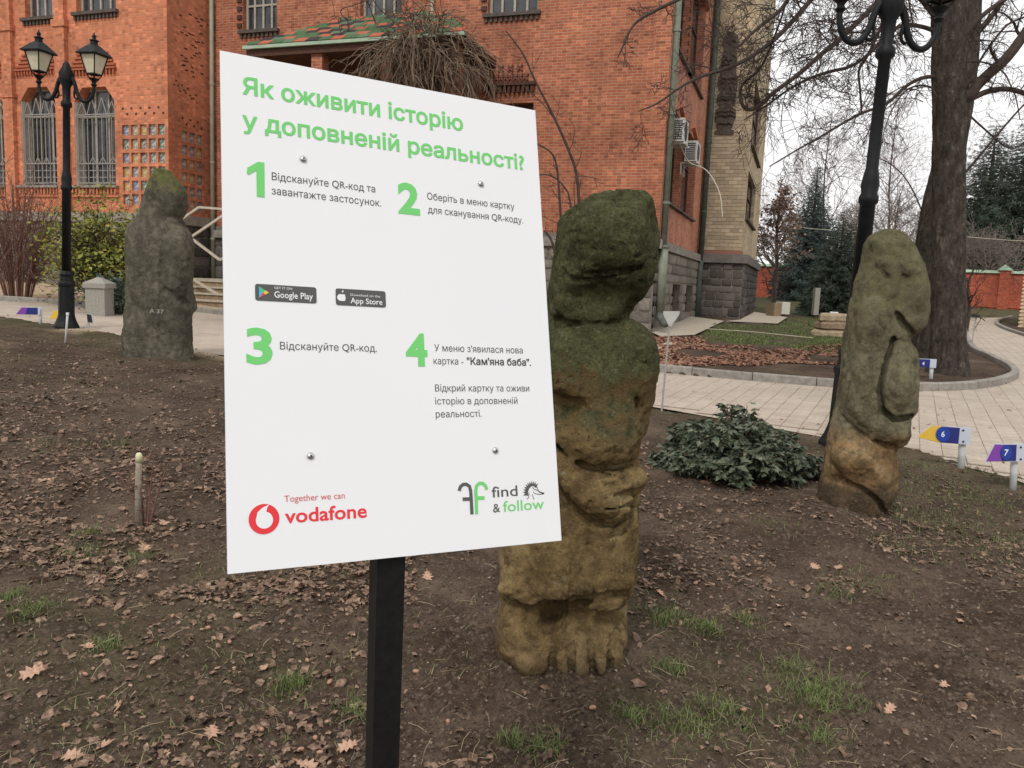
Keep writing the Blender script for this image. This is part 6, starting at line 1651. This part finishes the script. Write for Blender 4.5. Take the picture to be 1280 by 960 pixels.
# ---- coloured direction markers
def marker(px_post, py_top, py_bot, plate, fills, num, label, post_w=8, dist=None, back=False, numpx=None, disc=None, capbox=None):
    b_ = ground(px_post, py_bot) if dist is None else far(px_post, py_bot, dist); Yd = b_[1]
    th = thing('number_marker', label, 'marker', b_, group='small arrow shaped markers on white posts')
    w = (at(px_post+post_w, py_bot, Yd)-at(px_post, py_bot, Yd))[0]/2
    tpp = at(px_post+(py_bot-py_top)*.04, py_top, Yd+.03); mb = MB(); mb.tube([b_-(0, 0, .1), tpp], [w, w*1.1], 12); mb.build('post', M['marker_post'], th, smooth=True, world=True)
    def poly(name, pts, m, dy, par=th, t_=.006):
        P = [at(x_, y_, Yd-dy) for x_, y_ in pts]; n = len(P); mb = MB()
        mb.add(P+[p+np.array((0, t_, 0)) for p in P], [tuple(range(n)), tuple(range(n, 2*n))[::-1]]+[(i, (i+1) % n, n+(i+1) % n, n+i) for i in range(n)]); o = mb.build(name, m, par, world=True); XF[o.name] = XF[th.name]; return o
    pl_ = poly('plate', plate, M['marker_grey'], .035, t_=.012)
    for i, (pts, m) in enumerate(fills): poly('colour_field', pts, m, .038+.0015*i, pl_, .002)
    if disc:
        cx_, cy_, r1, r2 = disc; poly('disc', [(cx_+r1*math.cos(a), cy_+r2*math.sin(a)) for a in np.linspace(0, 6.283, 24, endpoint=False)], M['marker_disc'], .046, pl_, .002)
    if num:
        c_ = at(numpx[0], numpx[1], Yd-.05); mi = XF[th.name].inverted(); capm = float(at(numpx[0], numpx[1]-numpx[2], Yd)[2]-at(numpx[0], numpx[1], Yd)[2])
        text_mesh('number', num, M['white_print'], pl_, mi @ Matrix.Translation(Vector(c_)) @ Matrix.Rotation(R(90), 4, 'X'), capm*.62, capm, .02, align='C')
    if capbox:
        for y_ in (capbox[1]+4, capbox[3]-4):
            p = at(capbox[0]+5, y_, Yd-.037); mb = MB(); mb.tube([p, p-(0, .004, 0)], w*.32, 8); mb.build('screw', M['bolt_dark'], th, world=True)
    return th
marker(1202, 536, 586, [(1165, 532), (1215, 535), (1213, 556), (1171, 553), (1146, 546)], [([(1165, 532), (1180, 533), (1178, 553), (1171, 552.5), (1146, 546)], M['marker_yellow']), ([(1177, 533), (1200, 535), (1198, 555), (1176, 553)], M['marker_blue'])],
       '6', 'marker with yellow tip and dark blue field reading 6 on a white post', 8, numpx=(1178.5, 546, 7), disc=(1179, 543, 9, 9.5), capbox=(1199, 534, 0, 556))
marker(1267, 554, 610, [(1244, 555), (1290, 555), (1290, 577), (1232, 577)], [([(1244, 555.5), (1256, 556), (1253, 576.5), (1233, 577)], M['marker_purple']), ([(1255, 556), (1271, 556), (1270, 576), (1252, 576.5)], M['marker_blue'])],
       '7', 'marker with purple tip and dark blue field reading 7 near the right edge', 8, numpx=(1257.5, 569.5, 8), disc=(1258, 566, 7, 9.5), capbox=(1271, 555, 0, 578))
marker(1164, 450, 474, [(1141, 448), (1171, 449), (1170, 460), (1141, 458)], [([(1141, 448.4), (1163, 449.4), (1162, 459.4), (1141, 458)], M['marker_blue'])], '4', 'small blue marker reading 4 between the side view statue and the large tree', 4.5, numpx=(1154, 456.4, 4.5))
marker(50, 384, 405, [(27, 384), (50, 384.5), (50, 393.5), (20, 393)], [([(27, 384.3), (35, 384.5), (33, 393), (20, 392.8)], M['marker_purple']), ([(34, 384.5), (47, 384.7), (47, 393.3), (32, 393)], M['marker_blue'])], None, 'marker with purple tip and blue field at the left edge by the path', 3.6)
marker(76, 388, 404, [(67, 388), (80, 388), (80, 399), (60, 399)], [([(67, 388.3), (78, 388.3), (78, 398.7), (61, 398.7)], M['marker_yellow'])], None, 'marker with yellow tip mostly hidden behind the left lamp post', 3)
marker(110, 393, 411, [(108, 392), (115, 393), (118, 404), (109, 403)], [([(108.5, 392.5), (114, 393.4), (116, 403.5), (109.5, 402.6)], M['bolt_dark'])], None, 'marker seen from its narrow end just right of the left lamp post', 3)
sb2 = ground(81, 430); sk = MB(); sk.tube([sb2-(0, 0, .1), at(84.5, 392, sb2[1])], .017, 8); hd = at(84.5, 392, sb2[1])
o = thing('white_stick', 'thin white upright stick in front of the left lamp base', 'stick', sb2); sk.build('shaft', M['marker_post'], o, smooth=True, world=True)
mb = MB(); mb.tube([hd-(0, 0, .02), hd+(0, 0, .015)], .023, 8); mb.build('knob', M['white_print'], o, world=True)
pb2 = far(1213, 440, 20.5); o = thing('small_sign', 'small dark sign on a thin rod beside the curving path behind the large tree', 'sign', pb2)
mb = MB(); mb.tube([pb2-(0, 0, .1), at(1220, 396, 20.5)], .014, 6); mb.build('rod', M['rod'], o, world=True)
mb = MB(); c_ = at(1220, 394, 20.45); mb.bar(c_-(.085, 0, .02), c_+(.09, 0, -.02), .03, .06); mb.build('plate', M['bolt_dark'], o, world=True)

# ---- stones, blocks and string on the lawn
def slab(px, py, Y, w, d, h, m, label, name, cat, seed, z=None, rot=0, group=None, rnd=1):
    b_ = far(px, py, Y); 
    if z is not None: b_[2] += z
    n, k = 18, 5; v = []
    g = random.Random(seed); ph = [g.uniform(0, 6.28) for _ in range(4)]
    for j, (s_, zz) in enumerate(((.86, 0), (1, .18), (1.0, .7), (.9, .95), (.5, 1.0))):
        for i in range(n):
            a = i/n*6.283; rr_ = 1+.09*math.sin(2*a+ph[0])+.07*math.sin(3*a+ph[1])+.05*math.sin(5*a+ph[2])+g.uniform(-.02, .02)
            ex = (abs(math.cos(a))**3.2+abs(math.sin(a))**3.2)**(-1/3.2) if rnd else 1
            v.append((math.cos(a)*w/2*s_*rr_*ex, math.sin(a)*d/2*s_*rr_*ex, h*zz+g.uniform(-.01, .01)))
    f = [(j*n+i, j*n+(i+1) % n, (j+1)*n+(i+1) % n, (j+1)*n+i) for j in range(k-1) for i in range(n)]+[tuple(range(n))[::-1], tuple((k-1)*n+i for i in range(n))]
    mb = MB(); mb.add(v, f); o = mb.build(name, m, None); o.location = b_; o.rotation_euler = (0, 0, rot); tag(o, label, cat, group); return o
Ysl = 22.5; gp = 'flat stones in the pile on the lawn'
slab(1040, 432, Ysl, 1.05, .7, .25, M['sandstone'], 'pale flat stone at the bottom of the pile on the lawn', 'flat_stone', 'stone', 1, 0, group=gp)
slab(1039, 432, Ysl, .95, .65, .22, M['sandstone_brown'], 'brown flat stone in the middle of the pile on the lawn', 'flat_stone', 'stone', 2, .25, group=gp)
slab(1040, 432, Ysl, .86, .5, .24, M['sandstone'], 'pale rounded stone on top of the pile on the lawn', 'flat_stone', 'stone', 3, .46, .2, group=gp)
def crate_block(px0, py0, px1, py1, Y, d, m, label, name, cat, rot=0, z=None):
    a = at(px0, py1, Y); b_ = at(px1, py0, Y); g_ = float(H(a[0], Y)); o = MB(); w = b_[0]-a[0]; h = b_[2]-a[2]
    o.lathe([(.7071, -.05/h), (.7071, .97), (.69, 1.0)], n=4, rot=R(45)); ob_ = o.build(name, m, None); ob_.scale = (w, d, h); ob_.location = ((a[0]+b_[0])/2, Y+d/2, a[2]); ob_.rotation_euler = (0, 0, rot); tag(ob_, label, cat)
crate_block(964, 379, 976, 394, 31, .5, M['sandstone_brown'], 'brown stone block on the lawn beside the white block', 'stone_block_marker', 'stone block', .3)
crate_block(975, 378, 987, 391, 32.0, .5, M['white_stone'], 'white stone block on the lawn behind the brown block', 'stone_block_marker', 'stone block', .2)
crate_block(1037, 390, 1048, 405, 23.6, .06, M['white_print'], 'small white plate standing behind the pile of flat stones', 'standing_plate', 'plate')
crate_block(1152, 403, 1163, 416, 24, .4, M['white_stone'], 'small white stone beside the large tree trunk', 'stone_block_marker', 'stone block')
crate_block(1017, 360, 1026, 392, 31, .25, M['granite'], 'narrow upright grey stone slab in front of the dark spruce', 'standing_stone', 'stone slab')
mb = MB(); q = [ground(882, 415), ground(940, 419), ground(1016, 427)]; mb.tube([p+np.array((0, 0, .09)) for p in q], .011, 6)
tag(mb.build('guide_string', simple('pale_string', (.5, .47, .33), None), None), 'pale string stretched low across the lawn', 'string')
for nm, a, b_, lb_ in (('overhead_wire', at(940, 278, 45), at(1090, 291, 45), 'thin overhead wire crossing in front of the spruces left of the lamp'), ('overhead_wire', at(1195, 295, 45), at(1330, 303, 45), 'thin overhead wire right of the large trunk')):
    mb = MB(); mb.tube([a, (a+b_)/2-(0, 0, .06), b_], .011, 5); tag(mb.build(nm, M['cable'], None), lb_, 'wire')

# ================================================================ GROUND COVER
def scatter_xy(n, pxr, pyr, seed, dens=None, ybias=1.0):
    """random ground points seen inside a photo rectangle (even over the picture area)"""
    g = np.random.default_rng(seed); px = g.uniform(*pxr, n); py = pyr[0]+(pyr[1]-pyr[0])*g.uniform(0, 1, n)**ybias
    d = Fw[None]+(px[:, None]-640)/F_PX*Rt-(py[:, None]-480)/F_PX*Up; t_ = -1.6/d[:, 2]
    for _ in range(12): t_ = (H(d[:, 0]*t_, d[:, 1]*t_)-1.6)/d[:, 2]
    return d[:, 0]*t_, d[:, 1]*t_, px, py
def instances(name, tv, tf, x, y, z, s, yaw, tilt, m, seed, kind='stuff', label=None, cat=None):
    """many copies of a small template joined into one mesh"""
    g = np.random.default_rng(seed); n = len(x); tv = np.asarray(tv, float); k = len(tv)
    cy_, sy_ = np.cos(yaw), np.sin(yaw); ax_ = g.uniform(0, 6.283, n); ct, st_ = np.cos(tilt), np.sin(tilt); u = np.cos(ax_); w = np.sin(ax_)
    v = np.broadcast_to(tv[None], (n, k, 3)).copy()*s[:, None, None]
    X1 = v[..., 0]*cy_[:, None]-v[..., 1]*sy_[:, None]; Y1 = v[..., 0]*sy_[:, None]+v[..., 1]*cy_[:, None]; Z1 = v[..., 2]
    dt = X1*u[:, None]+Y1*w[:, None]; Zt = Z1*ct[:, None]+dt*st_[:, None]; X2 = X1+(dt*ct[:, None]-Z1*st_[:, None]-dt)*u[:, None]; Y2 = Y1+(dt*ct[:, None]-Z1*st_[:, None]-dt)*w[:, None]
    V = np.stack([X2+x[:, None], Y2+y[:, None], Zt+z[:, None]], -1).reshape(-1, 3); F = (np.asarray(tf)[None]+(np.arange(n)*k)[:, None, None]).reshape(-1, np.asarray(tf).shape[1])
    o = mesh_np(name, V, F, m, None, smooth=False); tag(o, label, cat, kind=kind); return o
def soil_ok(x, y): return ~inpoly(x, y, path_w) & ~inpoly(x, y, apron_w) & ~inpoly(x, y, apron2_w)
LV = [(0, -.5, 0), (.22, -.2, .09), (.34, .12, .03), (.12, .30, .10), (0, .55, .02), (-.14, .28, .11), (-.30, .1, .0), (-.24, -.22, .10)]
LF_ = [(0, 1, 7), (1, 2, 7), (7, 2, 6), (2, 3, 6), (6, 3, 5), (3, 4, 5)]
g = np.random.default_rng(5)
x, y, px, py = scatter_xy(26000, (-420, 1760), (400, 1040), 21); d_ = fbm(x*1.2, y*1.2, 9, 3, 44)*1.7 + .5*(noise(x*5, y*5, 3, 49))
k = soil_ok(x, y) & (y < 16) & ((g.uniform(size=len(x)) < np.clip(.20+.28*d_+.34*(px < 460)*sstep(820, 560, py)+.10*(px < 480), .05, 1)*np.where(py > 780, .6, 1)))
x, y = x[k], y[k]; n = len(x); instances('leaf_litter', LV, LF_, x, y, G0(x, y)+.026, np.clip(g.gamma(4, .0078, n), .010, .06), g.uniform(0, 6.3, n), g.normal(0, .5, n), M['litter'], 1, label='small crumpled dry leaves littering the bare soil', cat='leaf litter')
x, y, px, py = scatter_xy(7000, (800, 1060), (423, 458), 22); c1 = (fbm(x*.8, y*.8, 2, 3, 47) > -.15)
k = soil_ok(x, y) & ((py > 432) | (px < 880)) & c1; x, y = x[k], y[k]; n = len(x)
instances('leaf_drift', LV, LF_, x, y, G0(x, y)+.04, g.uniform(.06, .12, n), g.uniform(0, 6.3, n), g.normal(0, .4, n), M['litter_red'], 2, label='drift of red brown fallen leaves beyond the kerb', cat='leaf litter')
# soil crumbs and grit
CV = np.array([(0, 0, .55), (.5, .1, .1), (.1, .5, .05), (-.45, .2, .12), (-.3, -.4, .02), (.3, -.42, .1)]); CF = [(0, 1, 2), (0, 2, 3), (0, 3, 4), (0, 4, 5), (0, 5, 1)]
x, y, px, py = scatter_xy(105000, (-420, 1760), (430, 1040), 23); k = soil_ok(x, y) & (y < 11); x, y = x[k], y[k]; n = len(x)
instances('soil_crumbs', CV, CF, x, y, G0(x, y)+.014, np.clip(g.gamma(2, .0042, n), 0, .019)*(1+y/7), g.uniform(0, 6.3, n), g.normal(0, .5, n), M['clod'], 3, label='loose dark crumbs of soil', cat='soil')
x, y, px, py = scatter_xy(8000, (-420, 1760), (430, 1040), 24); k = soil_ok(x, y) & (y < 12); x, y = x[k], y[k]; n = len(x)
instances('grit', CV, CF, x, y, G0(x, y)+.02, np.clip(g.gamma(2, .0022, n), 0, .011)*(1+y/6), g.uniform(0, 6.3, n), g.normal(0, .5, n), M['pebble'], 4, label='pale grit and twig bits on the soil', cat='grit')
# dry stems lying about
SV = [(-.5, 0, 0), (-.5, .010, .008), (0, .05, .03), (0, .061, .037), (.5, 0, 0), (.5, .010, .008)]; SF = [(0, 2, 3, 1), (2, 4, 5, 3)]
x, y, px, py = scatter_xy(1700, (-420, 1760), (450, 1040), 25); k = soil_ok(x, y) & (y < 9); x, y = x[k], y[k]; n = len(x)
instances('dry_stems', SV, SF, x, y, G0(x, y)+.028, g.uniform(.03, .13, n), g.uniform(0, 6.3, n), g.normal(0, .25, n), M['straw'], 5, label='thin dry stalks scattered on the soil', cat='dry stalks')
# grass: tufts near the viewer and a thin sward further off
def blades(x, y, h, w, lean, seed, name, m, label):
    g = np.random.default_rng(seed); n = len(x); a = g.uniform(0, 6.283, n); hh = h*g.uniform(.4, 1.2, n); ln = lean*hh*g.uniform(.2, 1.3, n); z = G0(x, y)+.012; b_ = a+1.57+g.normal(0, .3, n)
    wv = w*g.uniform(.6, 1.3, n); P0 = np.stack([x, y, z], -1); dx_ = np.stack([np.cos(b_), np.sin(b_), 0*b_], -1)*wv[:, None]/2; L1 = np.stack([np.cos(a)*ln*.35, np.sin(a)*ln*.35, hh*.6], -1); L2 = np.stack([np.cos(a)*ln, np.sin(a)*ln, hh*.92], -1)
    V = np.stack([P0-dx_, P0+dx_, P0+L1+dx_*.8, P0+L1-dx_*.8, P0+L2], 1).reshape(-1, 3); k = np.arange(n)[:, None]*5
    F = np.concatenate([k+np.array([[0, 1, 2]]), k+np.array([[0, 2, 3]]), k+np.array([[3, 2, 4]])]); o = mesh_np(name, V, F, m, None, smooth=False); tag(o, label, 'grass', kind='stuff')
tuf = [(1015, 868, .16, 220), (1040, 885, .13, 140), (985, 840, .08, 60), (830, 783, .10, 130), (884, 792, .06, 110), (930, 777, .09, 60), (835, 845, .07, 60), (905, 900, .13, 110), (850, 915, .12, 110), (790, 912, .06, 60),
       (365, 862, .07, 130), (450, 890, .10, 90), (135, 815, .06, 60), (40, 770, .09, 110), (12, 750, .06, 60), (95, 690, .16, 110), (110, 665, .08, 60), (165, 700, .14, 90), (150, 560, .2, 60), (60, 560, .3, 70), (680, 950, .08, 80), (640, 945, .05, 50),
       (1090, 730, .25, 90), (1040, 745, .12, 60), (1150, 640, .4, 190), (1210, 660, .5, 230), (1250, 690, .5, 190), (1120, 610, .35, 150), (1190, 610, .4, 200), (1240, 630, .4, 190), (960, 660, .2, 60), (1130, 690, .25, 80), (1020, 925, .1, 70), (1230, 590, .3, 110), (1150, 585, .25, 110), (40, 430, .6, 110), (140, 436, .6, 130), (220, 445, .5, 110), (20, 470, .8, 90), (120, 480, .9, 90), (200, 480, .7, 70)]
xs, ys = [], []
for (a, b_, r_, n) in tuf:
    p = ground(a, b_); n = int(n*2.1); q = g.normal(size=(n, 2))*r_*.55; xs.append(p[0]+q[:, 0]); ys.append(p[1]+q[:, 1])
x = np.concatenate(xs); y = np.concatenate(ys); k = soil_ok(x, y); blades(x[k], y[k], .048, .0034, 1.1, 31, 'grass_tufts', M['grass_blade'], 'small green tufts of grass sprouting from the bare soil')
x, y, px, py = scatter_xy(9500, (-420, 1760), (440, 1040), 32); d_ = fbm(x*1.1, y*1.1, 7, 3, 15); k = soil_ok(x, y) & (d_ > .12) & (y < 12); x, y = x[k], y[k]
blades(x, y, .034, .004, 1.3, 33, 'sparse_grass', leaf_mat('pale_weed', [(.3, (.09, .105, .035)), (.6, (.20, .20, .09)), (.8, (.30, .26, .15))], .7, 15), 'sparse thin weeds and grass on the soil')
x, y, px, py = scatter_xy(26000, (840, 1215), (395, 442), 34); wv_ = .5*fbm(x*1.1, y*1.1, 4, 3, 66); k = inpoly(x+wv_, y+wv_*1.4, lawn_w) & (fbm(x*1.5, y*1.5, 1, 3, 67) > -.35); x, y = x[k], y[k]
blades(x, y, .07, .018, .8, 35, 'lawn_grass', M['grass_blade'], 'short green lawn grass beyond the leaf drift')
# oak leaves and acorns one can tell apart
OL = []
lob = [(.0, -.62), (.035, -.35), (.16, -.33), (.10, -.20), (.27, -.12), (.14, -.02), (.33, .12), (.15, .18), (.25, .36), (.08, .35), (.0, .5)]
top_ = lob+[(-a, b_) for a, b_ in lob[-2:0:-1]]
nl = len(top_); ov = [(a, b_, .10*abs(a)*2+.06*math.sin(b_*5)) for a, b_ in top_]+[(0, c_*.1-.5, -.0+.03*math.sin(c_)) for c_ in range(0, 11)]
of = []
for i in range(10):
    of.append((i, i+1, nl+min(10, i+1), nl+i)); j0 = (nl-i) % nl; j1 = nl-i-1; of.append((j1, j0, nl+i, nl+min(10, i+1)))
ome = bpy.data.meshes.new('oak_leaf'); ome.from_pydata(ov, [], of); ome.materials.append(M['oak_leaf']); ome.update()
def oleaf(px, py, s, m=None):
    p = ground(px, py); o = bpy.data.objects.new('oak_leaf', ome); col.objects.link(o); z = float(G0(p[0], p[1]))+.03
    o.location = (p[0], p[1], z); o.scale = (s, s, s); o.rotation_euler = (rng.gauss(0, .35), rng.gauss(0, .3), rng.uniform(0, 6.28))
    tag(o, 'dry pinkish brown lobed oak leaf lying on the bare soil', 'leaf', 'fallen oak leaves on the soil')
for a, b_, s in ((146, 892, .10), (42, 856, .11), (265, 927, .10), (435, 942, .085), (92, 957, .09), (405, 745, .075), (534, 730, .10), (110, 818, .09), (300, 851, .08), (130, 946, .085), (905, 862, .075), (975, 912, .085), (975, 760, .07), (780, 750, .09), (826, 745, .075),
                (1018, 708, .09), (1048, 712, .09), (880, 610, .12), (700, 790, .06), (83, 565, .13), (60, 610, .11), (205, 660, .12), (180, 692, .12), (190, 600, .13), (1180, 860, .07), (1110, 900, .07), (1090, 640, .1), (330, 842, .07), (383, 958, .09), (205, 952, .06), (1200, 780, .09)): oleaf(a, b_, s)
ame = MB(); ame.lathe([(.001, -.5), (.22, -.42), (.34, -.2), (.36, .1), (.26, .38), (.06, .5), (.001, .54)], n=10); a0 = ame.build('acorn', M['acorn'], None, smooth=True)
for i, (a, b_) in enumerate([(260, 794), (268, 807), (287, 813), (191, 836), (107, 851), (384, 833), (412, 861), (128, 878), (83, 915), (410, 905), (394, 928), (400, 944), (376, 942), (364, 897), (326, 915), (340, 732), (298, 733), (929, 892), (1000, 905), (216, 780), (520, 840), (560, 900), (1060, 820), (740, 900), (240, 880)]):
    o = a0 if i == 0 else a0.copy()
    if i: col.objects.link(o)
    p = ground(a, b_); o.location = (p[0], p[1], float(G0(p[0], p[1]))+.03); o.rotation_euler = (R(90)+rng.gauss(0, .2), 0, rng.uniform(0, 6.28)); s = rng.uniform(.02, .026); o.scale = (s, s, s*1.15)
    tag(o, 'small smooth brown acorn lying on the bare soil', 'acorn', 'acorns lying on the soil')

x, y, px, py = scatter_xy(900, (-40, 1320), (380, 600), 91); k = inpoly(x, y, path_w) & (y < 20) & (fbm(x*.6, y*.6, 2, 3, 92) > -.1); x, y = x[k], y[k]; n = len(x)
instances('path_leaves', LV, LF_, x, y, H(x, y)+.03, g.uniform(.02, .07, n), g.uniform(0, 6.3, n), g.normal(0, .3, n), M['litter_red'], 93, label='few dry leaves blown over the pale paving', cat='leaf litter')

x, y, px, py = scatter_xy(15000, (-300, 520), (425, 760), 95); k = soil_ok(x, y) & (fbm(x*1.6, y*1.6, 5, 3, 96) > -.3); x, y = x[k], y[k]; n = len(x)
instances('mixed_litter', LV, LF_, x, y, G0(x, y)+.03, np.clip(g.gamma(4, .009, n), .012, .075), g.uniform(0, 6.3, n), g.normal(0, .55, n), M['litter'], 97, label='mixed dry leaf fragments over the soil left of the board', cat='leaf litter')
x, y, px, py = scatter_xy(5000, (800, 1600), (560, 740), 98); k = soil_ok(x, y) & (fbm(x*1.6, y*1.6, 5, 3, 99) > .0); x, y = x[k], y[k]; n = len(x)
instances('mixed_litter', LV, LF_, x, y, G0(x, y)+.03, np.clip(g.gamma(4, .007, n), .010, .06), g.uniform(0, 6.3, n), g.normal(0, .55, n), M['litter'], 101, label='mixed dry leaf fragments over the soil round the side view statue', cat='leaf litter')
